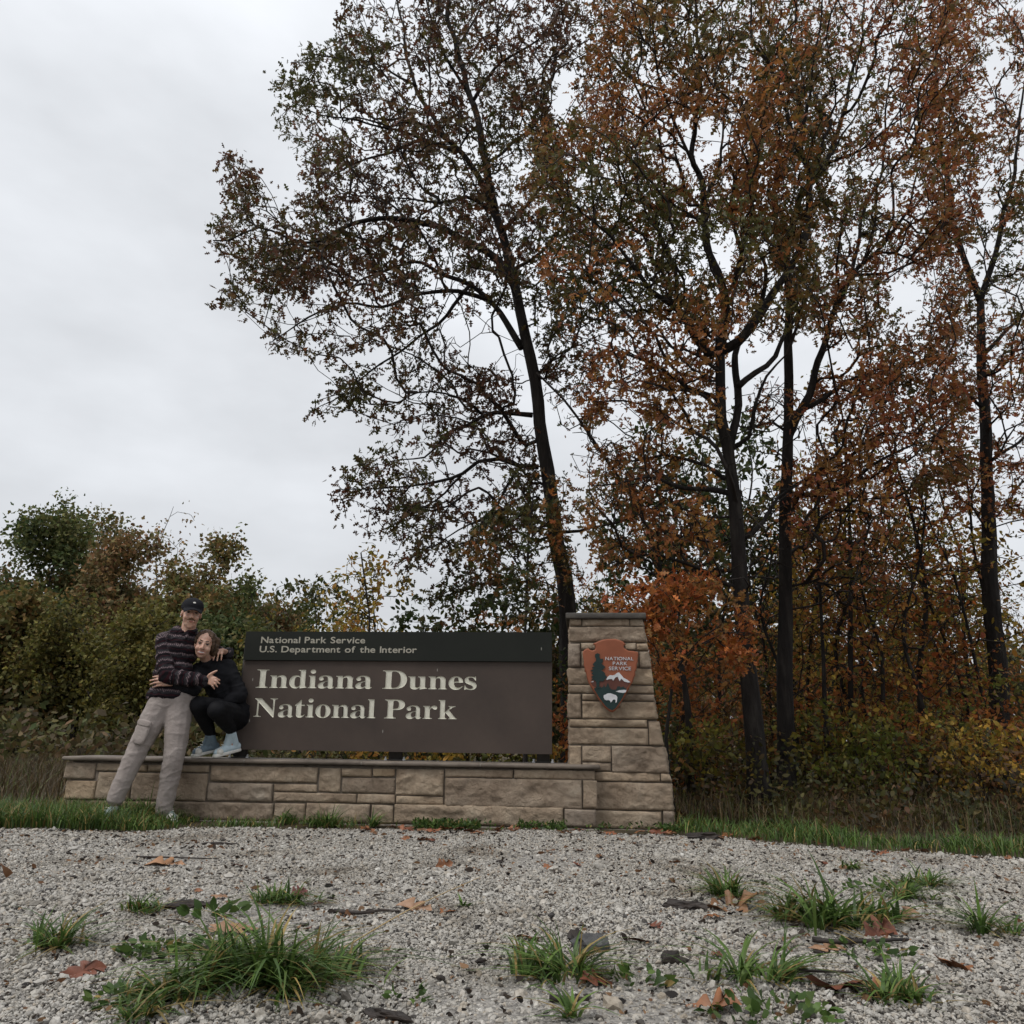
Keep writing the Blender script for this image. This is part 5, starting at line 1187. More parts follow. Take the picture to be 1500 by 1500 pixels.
# ------------------------------------------------------------------ people
def capsule(p0, p1, r0, r1, seg=12, rings=5):
    p0 = np.array(p0, float); p1 = np.array(p1, float); ax = p1 - p0; Ln = np.linalg.norm(ax)
    ax = ax / Ln if Ln > 1e-6 else np.array([0, 0, 1.0])
    ref = np.array([1.0, 0, 0]) if abs(ax[0]) < 0.8 else np.array([0, 1.0, 0])
    a = np.cross(ax, ref); a /= np.linalg.norm(a); b = np.cross(ax, a)
    prof = []
    for i in range(rings + 1):
        t = -math.pi / 2 + (math.pi / 2) * i / rings; prof.append((p0 + ax * r0 * math.sin(t), max(r0 * math.cos(t), 1e-4)))
    for i in range(rings + 1):
        t = (math.pi / 2) * i / rings; prof.append((p1 + ax * r1 * math.sin(t), max(r1 * math.cos(t), 1e-4)))
    V = []; F = []
    for c, r in prof:
        for k in range(seg):
            t = 2 * math.pi * k / seg; V.append(c + (math.cos(t) * a + math.sin(t) * b) * r)
    for i in range(len(prof) - 1):
        for k in range(seg):
            F.append((i * seg + k, i * seg + (k + 1) % seg, (i + 1) * seg + (k + 1) % seg, (i + 1) * seg + k))
    F.append(tuple(range(seg))[::-1]); F.append(tuple((len(prof) - 1) * seg + k for k in range(seg)))
    return np.array(V), F
def ellipsoid(c, r, B=None, seg=20, rings=12):
    V, F = capsule((0, 0, 0), (0, 0, 1e-7), 1.0, 1.0, seg, rings // 2)
    V = V * np.array(r)
    if B is not None: V = V @ np.array(B).T
    return V + np.array(c), F
def chain(pts, rads, **k):
    return [capsule(pts[i], pts[i + 1], rads[i], rads[i + 1], **k) for i in range(len(pts) - 1)]
def blob(name, prims, voxel, mat, parent, base, smooth=3, wrinkle=0.0, wf=18.0, wstretch=(1, 1, 1), attr=None, fold=0.0):
    me = me_parts(name, prims)
    o = bpy.data.objects.new(name, me); COL.objects.link(o)
    md = o.modifiers.new('r', 'REMESH'); md.mode = 'VOXEL'; md.voxel_size = voxel; md.use_smooth_shade = True
    if smooth:
        ms = o.modifiers.new('s', 'SMOOTH'); ms.factor = 0.5; ms.iterations = smooth
    dg = bpy.context.evaluated_depsgraph_get()
    out = bpy.data.meshes.new_from_object(o.evaluated_get(dg))
    bpy.data.objects.remove(o); out.name = name
    n = len(out.vertices); co = np.zeros(n * 3, np.float32); out.vertices.foreach_get('co', co); co = co.reshape(-1, 3)
    if wrinkle:
        no = np.zeros(n * 3, np.float32); out.vertex_normals.foreach_get('vector', no); no = no.reshape(-1, 3)
        ws = np.array(wstretch) * wf
        d = np.array([noise.noise(Vector(p * ws)) + 0.5 * noise.noise(Vector(p * ws * 2.1)) for p in co.astype(float)])
        if fold:
            d2 = np.array([abs(noise.noise(Vector((p[0] * 7 + p[2] * 4, p[1] * 5, p[2] * 15 - p[0] * 6)))) for p in co.astype(float)])
            d = d + fold * (np.clip(0.22 - d2, 0, 1) * 6 - 0.3)
        co = co + no * (d * wrinkle)[:, None]
    if attr is not None:
        a = out.attributes.new('st', 'FLOAT', 'POINT'); a.data.foreach_set('value', attr(co).astype(np.float32))
    co = co - np.array(base, np.float32)
    out.vertices.foreach_set('co', np.ascontiguousarray(co, np.float32).ravel()); out.update()
    return link(name, out, mat, parent)
def hand(wrist, knuckles, tips, thumb, thick=0.0085, palm_r=0.019):
    """palm from wrist to four knuckles, four bent fingers, thumb (base, mid, tip)"""
    pr = []; w = np.array(wrist)
    for k_, t_ in zip(knuckles, tips):
        k_, t_ = np.array(k_), np.array(t_)
        pr.append(capsule(w, k_, palm_r * 0.95, palm_r * 0.62))
        mid = k_ * 0.5 + t_ * 0.5 + np.array([0, -0.012, 0.004])
        pr += [capsule(k_, mid, thick * 1.08, thick), capsule(mid, t_, thick, thick * 0.78)]
    for i in range(3): pr.append(capsule(knuckles[i], knuckles[i + 1], palm_r * 0.62, palm_r * 0.62))
    pr += chain([w * 0.6 + np.array(thumb[0]) * 0.4] + list(thumb), [palm_r * 0.85, 0.012, 0.0105, 0.008])
    return pr
def basis(fwd, up):
    f = Vector(fwd).normalized(); r = Vector(up).cross(f) * 1.0
    r = Vector(up).cross(f).normalized(); u = f.cross(r).normalized()
    m = Matrix((r, u, f)).transposed()            # columns: local x, y (up), z (face direction)
    return np.array(m)
def skinmat(name, c):
    m, nt, b = newmat(name)
    t = nd(nt, 'ShaderNodeTexCoord'); n1 = nd(nt, 'ShaderNodeTexNoise', Scale=22.0, Detail=3.0); nt.links.new(t.outputs['Object'], n1.inputs['Vector'])
    r = ramp(nt, [(0.3, (c[0] * 0.9, c[1] * 0.8, c[2] * 0.78)), (0.7, (c[0] * 1.06, c[1] * 1.06, c[2] * 1.06))]); nt.links.new(n1.outputs['Fac'], r.inputs[0]); nt.links.new(r.outputs[0], b.inputs['Base Color'])
    b.inputs['Roughness'].default_value = 0.5; b.inputs['Subsurface Weight'].default_value = 0.15; b.inputs['Subsurface Radius'].default_value = (0.01, 0.004, 0.002)
    return m
def cloth(name, c, scale=60.0, bump=0.25, rough=0.9, var=0.25):
    return noisy(name, [(0.3, tuple(x * (1 - var) for x in c)), (0.7, tuple(x * (1 + var) for x in c))], 9.0, rough, bump, scale, bdist=0.004, spec=0.15)
M['skin'] = skinmat('skin_fair', (0.52, 0.32, 0.235)); M['skin2'] = skinmat('skin_light', (0.50, 0.31, 0.23))
M['lip'] = plain('lips', (0.30, 0.11, 0.09), 0.5); M['teeth'] = plain('teeth', (0.62, 0.59, 0.55), 0.4); M['eyew'] = plain('eye_white', (0.26, 0.22, 0.20), 0.4); M['dark'] = plain('dark_iris', (0.02, 0.014, 0.011), 0.3)
M['stache'] = plain('brown_hair', (0.14, 0.075, 0.04), 0.7)
M['hair'] = noisy('hair_brown', [(0.3, (0.03, 0.018, 0.011)), (0.7, (0.105, 0.062, 0.037))], 16.0, 0.5, 0.8, 70.0, stretch=(1, 1, 0.35), bdist=0.006)
M['black'] = cloth('black_fabric', (0.011, 0.011, 0.013)); M['black2'] = cloth('black_leggings', (0.0085, 0.0085, 0.010), 120.0, 0.1, 0.7)
M['capm'] = cloth('black_cap_fabric', (0.014, 0.014, 0.017), 150.0); M['pants'] = noisy('taupe_trousers', [(0.3, (0.262, 0.226, 0.207)), (0.7, (0.325, 0.283, 0.26))], 9.0, 0.9, 0.6, 11.0, detail=3, stretch=(1.0, 1.0, 1.25), bdist=0.025, spec=0.15)
M['denim'] = cloth('pale_blue_canvas', (0.46, 0.56, 0.61), 160.0, 0.2, 0.85, 0.15); M['denim2'] = cloth('grey_blue_canvas', (0.16, 0.21, 0.25), 160.0, 0.2, 0.85, 0.15)
M['rubber'] = plain('off_white_rubber', (0.62, 0.60, 0.55), 0.5); M['greenshoe'] = cloth('grey_green_shoe', (0.30, 0.36, 0.34), 120.0)
# striped flannel: bands along the attribute, hatched by slanting threads
m, nt, b = newmat('striped_flannel')
a = nd(nt, 'ShaderNodeAttribute'); a.attribute_name = 'st'
t = nd(nt, 'ShaderNodeTexCoord'); n1 = nd(nt, 'ShaderNodeTexNoise', Scale=30.0, Detail=2.0); nt.links.new(t.outputs['Object'], n1.inputs['Vector'])
j = nd(nt, 'ShaderNodeMath', operation='MULTIPLY_ADD'); j.inputs[1].default_value = 0.04; nt.links.new(n1.outputs['Fac'], j.inputs[0]); nt.links.new(a.outputs['Fac'], j.inputs[2])
dv = nd(nt, 'ShaderNodeMath', operation='DIVIDE'); dv.inputs[1].default_value = 0.072; nt.links.new(j.outputs[0], dv.inputs[0])
fr = nd(nt, 'ShaderNodeMath', operation='FRACT'); nt.links.new(dv.outputs[0], fr.inputs[0])
r1 = ramp(nt, [(0.0, (0.010, 0.008, 0.010)), (0.28, (0.028, 0.009, 0.012)), (0.38, (0.012, 0.010, 0.012)), (0.50, (0.030, 0.027, 0.030)), (0.74, (0.045, 0.039, 0.043)), (0.92, (0.022, 0.012, 0.015))], 'CONSTANT'); nt.links.new(fr.outputs[0], r1.inputs[0])
mk_ = ramp(nt, [(0.0, (0, 0, 0)), (0.70, (1, 1, 1)), (0.94, (0, 0, 0))], 'CONSTANT'); nt.links.new(fr.outputs[0], mk_.inputs[0])
sx_ = nd(nt, 'ShaderNodeSeparateXYZ'); nt.links.new(t.outputs['Object'], sx_.inputs[0])
c1 = nd(nt, 'ShaderNodeMath', operation='ADD'); nt.links.new(sx_.outputs['X'], c1.inputs[0]); nt.links.new(sx_.outputs['Y'], c1.inputs[1])
c2 = nd(nt, 'ShaderNodeMath', operation='MULTIPLY_ADD'); c2.inputs[1].default_value = 0.5; nt.links.new(sx_.outputs['Z'], c2.inputs[0]); nt.links.new(c1.outputs[0], c2.inputs[2])
c3 = nd(nt, 'ShaderNodeMath', operation='DIVIDE'); c3.inputs[1].default_value = 0.017; nt.links.new(c2.outputs[0], c3.inputs[0])
c4 = nd(nt, 'ShaderNodeMath', operation='FRACT'); nt.links.new(c3.outputs[0], c4.inputs[0])
c5 = nd(nt, 'ShaderNodeMath', operation='LESS_THAN'); c5.inputs[1].default_value = 0.42; nt.links.new(c4.outputs[0], c5.inputs[0])
c6 = nd(nt, 'ShaderNodeMath', operation='MULTIPLY'); nt.links.new(c5.outputs[0], c6.inputs[0]); nt.links.new(mk_.outputs[0], c6.inputs[1])
mxf = nd(nt, 'ShaderNodeMix', data_type='RGBA'); nt.links.new(c6.outputs[0], mxf.inputs['Factor']); nt.links.new(r1.outputs[0], mxf.inputs['A']); mxf.inputs['B'].default_value = (0.17, 0.125, 0.13, 1)
nt.links.new(mxf.outputs['Result'], b.inputs['Base Color']); b.inputs['Roughness'].default_value = 0.95; b.inputs['Specular IOR Level'].default_value = 0.1
M['flannel'] = m

def head_prims(c, B, s=1.0, fem=False):
    T = lambda x, y, z: np.array(c) + B @ (np.array([x, y, z]) * s)
    E = lambda p, r: ellipsoid(T(*p), np.array(r) * s, B)
    C = lambda p, q, r0, r1: capsule(T(*p), T(*q), r0 * s, r1 * s)
    w = 0.93 if fem else 1.0
    pr = [E((0, 0.035, -0.02), (0.075 * w, 0.088, 0.093)), E((0, -0.025, 0.022), (0.063 * w, 0.082, 0.066)), E((0, -0.078 + 0.010 * fem, 0.03), (0.046 * w, 0.036, 0.048)), E((0, -0.102 + 0.014 * fem, 0.052), (0.022, 0.018, 0.022)),
          C((0, 0.012, 0.083), (0, -0.026, 0.103), 0.008, 0.0125), E((0.012, -0.030, 0.094), (0.009, 0.008, 0.011)), E((-0.012, -0.030, 0.094), (0.009, 0.008, 0.011)),
          C((-0.036, 0.026, 0.074), (0.036, 0.026, 0.074), 0.012, 0.012), E((0.034, -0.03, 0.062), (0.025, 0.024, 0.024)), E((-0.034, -0.03, 0.062), (0.025, 0.024, 0.024)),
          E((0.075 * w, -0.008, -0.008), (0.007, 0.027, 0.017)), E((-0.075 * w, -0.008, -0.008), (0.007, 0.027, 0.017)),
          C((-0.02, -0.062, 0.076), (0.02, -0.062, 0.076), 0.011, 0.011)]
    return pr, T, E, C
def face_parts(root, base, T, E, C, lipm, browm, smile):
    def put(name, prims, mat):
        V, lo, sz = join_np(prims); link(name, me_np(name, V - np.array(base), loops=lo, sizes=sz, smooth=True), mat, root)
    for sx in (-1, 1):
        put('eye', [E((sx * 0.030, 0.008, 0.076), (0.0125, 0.0052, 0.008))], M['eyew'])
        put('iris', [E((sx * 0.030, 0.008, 0.0815), (0.0072, 0.0052, 0.0042))], M['dark'])
        put('eyelid', [C((sx * 0.018, 0.0125, 0.083), (sx * 0.042, 0.0115, 0.077), 0.0026, 0.0022)], M['dark'])
        put('eyebrow', [C((sx * 0.014, 0.030, 0.087), (sx * 0.030, 0.034, 0.083), 0.0036, 0.0040), C((sx * 0.030, 0.034, 0.083), (sx * 0.047, 0.028, 0.074), 0.0040, 0.0024)], browm)
    if smile:
        put('teeth', [E((0, -0.0605, 0.0815), (0.023, 0.0078, 0.009))], M['teeth'])
        put('lip', [C((-0.029, -0.052, 0.076), (-0.010, -0.0515, 0.088), 0.0028, 0.0040), C((-0.010, -0.0515, 0.088), (0.010, -0.0515, 0.088), 0.0040, 0.0040), C((0.010, -0.0515, 0.088), (0.029, -0.052, 0.076), 0.0040, 0.0028)], lipm)
        put('lip', [C((-0.029, -0.053, 0.076), (-0.012, -0.071, 0.086), 0.0028, 0.0050), C((-0.012, -0.071, 0.086), (0.012, -0.071, 0.086), 0.0050, 0.0050), C((0.012, -0.071, 0.086), (0.029, -0.053, 0.076), 0.0050, 0.0028)], lipm)
    else:
        put('lip', [C((-0.027, -0.058, 0.076), (0, -0.065, 0.0885), 0.0032, 0.0048), C((0, -0.065, 0.0885), (0.027, -0.058, 0.076), 0.0048, 0.0032)], lipm)
Pt = lambda x, y, Y: np.array(at(x, y, Y)[:])

# ---- standing person
bm_ = Vector(Pt(232, 1200, 6.36)); bm_.z = 0.0
man = empty('person', bm_, 'standing person in dark striped shirt, taupe cargo trousers and black cap', 'person')
hc = Pt(280.5, 899.5, 6.44)
Bm = basis(Vector(EYE) - Vector(hc) + Vector((0.5, 0, 0.3)), Vector((0.06, 0.0, 1)))
hp, T, E, C = head_prims(hc, Bm, 1.0)
shR, shL = Pt(241, 938, 6.42), Pt(285, 938, 6.56)
elR, wrR = Pt(245, 990, 6.29), Pt(302, 997.5, 6.31)
elL, wrL = Pt(327, 962, 6.92), Pt(335, 956, 6.70)
pel, wai, che, nk = Pt(251, 1014, 6.43), Pt(254, 988, 6.45), Pt(261, 952, 6.48), Pt(275, 926, 6.48)
hiR, hiL = Pt(241, 1024, 6.42), Pt(264, 1026, 6.43)
knR, anR = Pt(205, 1092, 6.33), Pt(170, 1165, 6.27)
knL, anL = Pt(256, 1103, 6.36), Pt(241, 1180, 6.40)
footL, footR = gnd(252, 1203), gnd(158, 1203)
fL = [anL, np.array([footL.x - 0.03, anL[1] - 0.02, 0.04]), np.array([footL.x + 0.04, footL.y - 0.10, 0.035])]
fR = [anR, np.array([anR[0], anR[1], 0.04]), np.array([anR[0] - 0.05, anR[1] - 0.2, 0.035])]
handR = hand(wrR, [Pt(311, 991.5, 6.28), Pt(312.5, 995, 6.275), Pt(312.5, 999, 6.275), Pt(310.5, 1002.5, 6.28)], [Pt(322, 996.5, 6.29), Pt(321.5, 1001.5, 6.285), Pt(318.5, 1006, 6.285), Pt(314, 1009, 6.29)], [Pt(307, 988.5, 6.275), Pt(312, 985.5, 6.27), Pt(317.5, 982.5, 6.27)])
handL = hand(wrL, [Pt(327, 951.8, 6.60), Pt(322.5, 952, 6.575), Pt(318, 953.5, 6.56), Pt(314, 956.5, 6.555)], [Pt(324, 967, 6.56), Pt(318, 968, 6.535), Pt(312.3, 967, 6.53), Pt(309.8, 963.5, 6.535)], [Pt(321, 955, 6.57), Pt(315, 953.5, 6.55), Pt(310.5, 956.5, 6.54)])
body = hp + [capsule(nk, hc + Bm @ np.array([0, -0.05, -0.02]), 0.058, 0.055)] + chain([pel, wai, che, nk], [0.10, 0.09, 0.10, 0.06]) + chain([shR, elR, wrR], [0.05, 0.042, 0.028]) + chain([shL, elL, wrL], [0.05, 0.042, 0.028]) \
    + chain([hiR, knR, anR], [0.08, 0.055, 0.04]) + chain([hiL, knL, anL], [0.08, 0.055, 0.04]) + [capsule(shR, shL, 0.06, 0.06), capsule(hiR, hiL, 0.085, 0.085)] + chain(fL, [0.032, 0.024, 0.014]) + chain(fR, [0.032, 0.024, 0.014]) + handR + handL
blob('body', body, 0.0052, M['skin'], man, bm_, smooth=2)
face_parts(man, bm_, T, E, C, M['lip'], M['stache'], False)
V, lo, sz = join_np([C((-0.031, -0.054, 0.078), (-0.006, -0.042, 0.097), 0.0042, 0.0068), C((-0.006, -0.042, 0.097), (0.006, -0.042, 0.097), 0.0068, 0.0068), C((0.006, -0.042, 0.097), (0.031, -0.054, 0.078), 0.0068, 0.0042)])
link('moustache', me_np('moustache', V - np.array(bm_), loops=lo, sizes=sz, smooth=True), M['stache'], man)
blob('hair', [E((0.0, 0.02, -0.032), (0.0765, 0.065, 0.086)), E((0.066, 0.005, -0.035), (0.010, 0.032, 0.022)), E((-0.066, 0.005, -0.035), (0.010, 0.032, 0.022))], 0.006, M['stache'], man, bm_, 1, 0.004, 60)
capo = blob('cap', [E((0, 0.062, -0.016), (0.088, 0.074, 0.103)), E((0, 0.045, -0.016), (0.089, 0.03, 0.104))] + [capsule(T(x * 0.012, 0.047 - abs(x) ** 2 * 0.00045, 0.055), T(x * 0.0105, 0.030 - abs(x) ** 2 * 0.0007, 0.145 - abs(x) ** 2 * 0.0009), 0.006, 0.005) for x in range(-6, 7)], 0.005, M['capm'], man, bm_, 2)
V, lo, sz = join_np([E((0.002, 0.085, 0.070), (0.017, 0.012, 0.012))])
link('badge', me_np('badge', V - np.array(bm_), loops=lo, sizes=sz, smooth=True), M['rubber'], capo)
armR = np.array([shR, elR, wrR]); armL = np.array([shL, elL, wrL])
def segd(P, a, b_):
    ab_ = b_ - a; tt = np.clip(((P - a) @ ab_) / (ab_ @ ab_), 0, 1); return np.linalg.norm(P - a - tt[:, None] * ab_, axis=1), tt * np.linalg.norm(ab_)
def shirt_attr(co):
    co = co.astype(float); bestd = np.full(len(co), 9.0); st = np.zeros(len(co))
    dT, _ = segd(co, pel, che); dT = dT - 0.155
    st = co[:, 2] + 0.12 * (co[:, 0] - che[0]) * 0.5; bestd = dT
    for arm, rr in ((armR, (0.07, 0.055)), (armL, (0.07, 0.055))):
        acc_ = 0.0
        for i in range(2):
            d, s_ = segd(co, arm[i], arm[i + 1]); d = d - rr[i]
            k = d < bestd; bestd = np.where(k, d, bestd); st = np.where(k, acc_ + s_ + 0.03, st); acc_ += np.linalg.norm(arm[i + 1] - arm[i])
    return st
hem = Pt(248, 1019, 6.43)
sh_pr = [ellipsoid(che, (0.165, 0.125, 0.17)), ellipsoid(wai, (0.155, 0.125, 0.15)), ellipsoid(pel, (0.165, 0.13, 0.10)), ellipsoid(hem, (0.182, 0.14, 0.075)), capsule(shR, shL, 0.072, 0.068), capsule(che + np.array([0, 0, 0.1]), nk - np.array([0, 0, 0.03]), 0.10, 0.066)]
sh_pr += chain([shR, shR * 0.5 + elR * 0.5 + np.array([-0.012, 0, 0.0]), elR, elR * 0.5 + wrR * 0.5, wrR - (wrR - elR) * 0.06], [0.072, 0.069, 0.063, 0.056, 0.047]) + chain([shL, elL, wrL], [0.075, 0.064, 0.048])
blob('shirt', sh_pr, 0.0085, M['flannel'], man, bm_, 3, 0.009, 13.0, (1, 1, 0.8), shirt_attr, 0.7)
colr = [capsule(nk + np.array([math.cos(t_) * 0.062, math.sin(t_) * 0.06, 0.012 + 0.022 * math.sin(t_)]), nk + np.array([math.cos(t_ + 0.42) * 0.062, math.sin(t_ + 0.42) * 0.06, 0.012 + 0.022 * math.sin(t_ + 0.42)]), 0.016, 0.016) for t_ in np.arange(-1.2, 4.2, 0.4)]
blob('collar', colr + [capsule(nk + np.array([-0.03, -0.058, -0.005]), nk + np.array([-0.055, -0.10, -0.06]), 0.017, 0.010), capsule(nk + np.array([0.03, -0.058, -0.005]), nk + np.array([0.035, -0.10, -0.06]), 0.017, 0.010)], 0.006, M['flannel'], man, bm_, 2, 0, 0, (1, 1, 1), lambda c_: c_[:, 2])
pr = [capsule(hiR, hiL, 0.115, 0.115)] + chain([hiR, hiR * 0.5 + knR * 0.5, knR, knR * 0.5 + anR * 0.5, anR + np.array([0.0, 0, -0.02])], [0.112, 0.098, 0.080, 0.072, 0.064]) + chain([hiL, hiL * 0.5 + knL * 0.5, knL, knL * 0.5 + anL * 0.5, anL + np.array([0, 0, -0.035])], [0.110, 0.096, 0.080, 0.072, 0.062])
trs = blob('trousers', pr, 0.0085, M['pants'], man, bm_, 3, 0.0050, 11.0, (0.9, 0.9, 1.1), None, 0.6)
pk = Pt(208.5, 1070, 6.245)
Bp = basis(Vector((-0.35, -1, 0.1)), Vector((knR - hiR) * -1))
V, F = capsule((0, 0, 0), (0, 0, 1e-7), 1, 1, 24, 6)
def patch(c, B, w, h, d, px_=4.0):
    q = np.sign(V) * np.abs(V) ** 1.0
    n_ = (np.abs(V[:, 0]) ** px_ + np.abs(V[:, 1]) ** px_ + np.abs(V[:, 2]) ** px_) ** (1 / px_)
    q = V / n_[:, None] * np.array([w, h, d]); return (q @ B.T + c, F)
for nm, c_, w_, h_, d_ in (('pocket', (0, -0.02, 0), 0.060, 0.085, 0.016), ('pocket_flap', (0, 0.055, 0.004), 0.064, 0.026, 0.017)):
    Vq, lo, sz = join_np([patch(pk + Bp @ np.array(c_), Bp, w_, h_, d_)]); link(nm, me_np(nm, Vq - np.array(bm_), loops=lo, sizes=sz, smooth=True), M['pants'], trs)
def shoe(root, base, heel, toe, ank, upper, high=False):
    heel, toe, ank = [np.array(v, float) for v in (heel, toe, ank)]
    d = toe - heel; L_ = np.linalg.norm(d); d /= L_
    up_ = np.array([0, 0, 1.0]) - d * d[2]; up_ /= np.linalg.norm(up_); sd = np.cross(d, up_)
    G = lambda a_, s_, u_: heel + d * a_ * L_ + sd * s_ + up_ * u_
    sole = [capsule(G(0.13, 0, 0.012), G(0.5, 0, 0.012), 0.034, 0.037), capsule(G(0.5, 0, 0.012), G(0.85, 0, 0.012), 0.037, 0.040)]
    sole = [(heel + (((v - heel) @ d)[:, None] * d + ((v - heel) @ sd)[:, None] * sd + np.clip((v - heel) @ up_, -0.0, 0.028)[:, None] * up_), f) for v, f in sole]
    ub = [capsule(G(0.14, 0, 0.045), G(0.55, 0, 0.048), 0.036, 0.038), capsule(G(0.55, 0, 0.046), G(0.84, 0, 0.035), 0.036, 0.031)]
    ub += [capsule(G(0.20, 0, 0.05), ank, 0.036, 0.040 if high else 0.036), capsule(G(0.5, 0, 0.06), ank, 0.030, 0.036)]
    s = blob('shoe', ub, 0.005, upper, root, base, 2)
    blob('sole', sole, 0.0055, M['rubber'], s, base, 1)
    tc_ = blob('toe_cap', [capsule(G(0.80, -0.012, 0.034), G(0.80, 0.012, 0.034), 0.033, 0.033)], 0.005, M['rubber'], s, base, 1)
    for k in range(4):
        a_ = 0.72 - 0.08 * k; u_ = 0.072 + 0.014 * k
        Vl, lo_, sz_ = join_np([capsule(G(a_, -0.02, u_ - 0.004), G(a_ - 0.02, 0.02, u_), 0.0036, 0.0036, 6, 2)]); link('lace', me_np('lace', Vl - np.array(base), loops=lo_, sizes=sz_, smooth=True), M['rubber'], s)
    return s
shoe(man, bm_, (anL[0] - 0.02, anL[1] + 0.05, 0.004), (footL.x + 0.07, footL.y - 0.14, 0.004), anL - np.array([0, 0, 0.03]), M['greenshoe'])
shoe(man, bm_, (anR[0] + 0.02, anR[1] + 0.07, 0.004), (anR[0] - 0.08, anR[1] - 0.2, 0.004), (anR[0], anR[1], 0.1), M['greenshoe'])

# ---- crouching person on the coping
bw_ = Vector(Pt(325, 1106, 6.66)); bw_.z = ZC + 0.003
wom = empty('person', bw_, 'crouching person in black jacket and leggings with pale blue high top sneakers', 'person')
hw_ = Pt(299, 945.5, 6.46)
Bw = basis(Vector(EYE) - Vector(hw_) + Vector((-0.6, 0, 0.4)), Vector((0.15, 0, 1)))
hp, T, E, C = head_prims(hw_, Bw, 1.0, True)
wsR, wsL = Pt(289, 983, 6.58), Pt(333, 978, 6.68)
weR, wwR = Pt(284, 1010, 6.40), Pt(256, 1001.5, 6.33)
weL, wwL = Pt(352, 1018, 6.66), Pt(336, 1026, 6.60)
wpe, wbe, wch, wnk = Pt(347, 1042, 6.82), Pt(334, 1014, 6.76), Pt(317, 990, 6.68), Pt(304, 968, 6.58)
whR, whL = Pt(343, 1046, 6.74), Pt(354, 1052, 6.84)
wkR, waR = Pt(291, 1033, 6.42), Pt(308, 1074, 6.62)
wkL, waL = Pt(318, 1040, 6.36), Pt(339, 1070, 6.62)
handWR = hand(wwR, [Pt(239, 992, 6.285), Pt(237, 995.5, 6.275), Pt(237, 999.5, 6.27), Pt(239, 1003.5, 6.275)], [Pt(224, 991.5, 6.31), Pt(219.5, 997, 6.315), Pt(220, 1002.5, 6.315), Pt(223.5, 1007, 6.315)], [Pt(246, 991, 6.285), Pt(240, 988, 6.275), Pt(233, 987.5, 6.28)])
handWL = hand(wwL, [Pt(330, 1026, 6.62), Pt(330, 1028, 6.63), Pt(330, 1030, 6.64), Pt(330, 1032, 6.65)], [Pt(324, 1030, 6.66), Pt(324, 1032, 6.67), Pt(324, 1034, 6.68), Pt(325, 1036, 6.69)], [Pt(333, 1030, 6.62), Pt(331, 1033, 6.63), Pt(328, 1036, 6.64)])
tR = np.array(W(0, 0)); 
zc = ZC + 0.003
toeR, heeR = Pt(282, 1105, 6.56), Pt(322, 1094, 6.74); toeR[2] = zc; heeR[2] = zc + 0.05
toeL, heeL = Pt(313, 1107.5, 6.55), Pt(353, 1096, 6.74); toeL[2] = zc; heeL[2] = zc + 0.055
body = hp + [capsule(wnk, hw_ + Bw @ np.array([0, -0.05, -0.02]), 0.046, 0.046)] + chain([wpe, wbe, wch, wnk], [0.11, 0.09, 0.09, 0.05]) + chain([wsR, weR, wwR], [0.042, 0.036, 0.025]) + chain([wsL, weL, wwL], [0.042, 0.036, 0.025]) \
    + chain([whR, wkR, waR, heeR * 0.6 + toeR * 0.4 + np.array([0, 0, 0.04])], [0.08, 0.05, 0.033, 0.025]) + chain([whL, wkL, waL, heeL * 0.6 + toeL * 0.4 + np.array([0, 0, 0.04])], [0.08, 0.05, 0.033, 0.025]) + [capsule(wsR, wsL, 0.05, 0.05), capsule(whR, whL, 0.09, 0.09)] + handWR + handWL
blob('body', body, 0.0052, M['skin2'], wom, bw_, smooth=2)
face_parts(wom, bw_, T, E, C, M['lip'], M['hair'], True)
blob('hair', [E((0.0, 0.050, -0.030), (0.082, 0.083, 0.092)), E((0.0, 0.03, -0.06), (0.084, 0.09, 0.075)), E((0.066, 0.02, -0.004), (0.018, 0.065, 0.035)), E((-0.068, 0.03, -0.012), (0.014, 0.05, 0.03)), E((0.072, -0.01, -0.055), (0.04, 0.06, 0.05)), E((0.085, -0.035, -0.06), (0.03, 0.045, 0.035)), E((0.07, 0.04, -0.07), (0.045, 0.05, 0.05))], 0.0055, M['hair'], wom, bw_, 1, 0.007, 45)
jk = [ellipsoid(wch, (0.155, 0.13, 0.13)), ellipsoid(wbe, (0.16, 0.14, 0.14)), ellipsoid(wpe, (0.165, 0.15, 0.12)), capsule(wch, wpe, 0.125, 0.15), capsule(wsR, wsL, 0.066, 0.07), capsule(wch, wnk - np.array([0, 0, 0.02]), 0.10, 0.062)]
jk += chain([wsR, weR, wwR + (weR - wwR) * 0.18], [0.068, 0.056, 0.043]) + chain([wsL, weL, wwL], [0.072, 0.062, 0.046])
jko = blob('jacket', jk, 0.0085, M['black'], wom, bw_, 3, 0.008, 14.0, (1, 1, 1), None, 0.6)
blob('leggings', [capsule(whR, whL, 0.13, 0.135)] + chain([whR, wkR, wkR * 0.5 + waR * 0.5, waR], [0.112, 0.072, 0.062, 0.042]) + chain([whL, wkL, wkL * 0.5 + waL * 0.5, waL], [0.115, 0.075, 0.064, 0.042]), 0.008, M['black2'], wom, bw_, 3, 0.003, 20.0)
shoe(wom, bw_, heeR, toeR, waR - np.array([0, 0, 0.02]), M['denim2'], True)
shoe(wom, bw_, heeL, toeL, waL - np.array([0, 0, 0.02]), M['denim'], True)
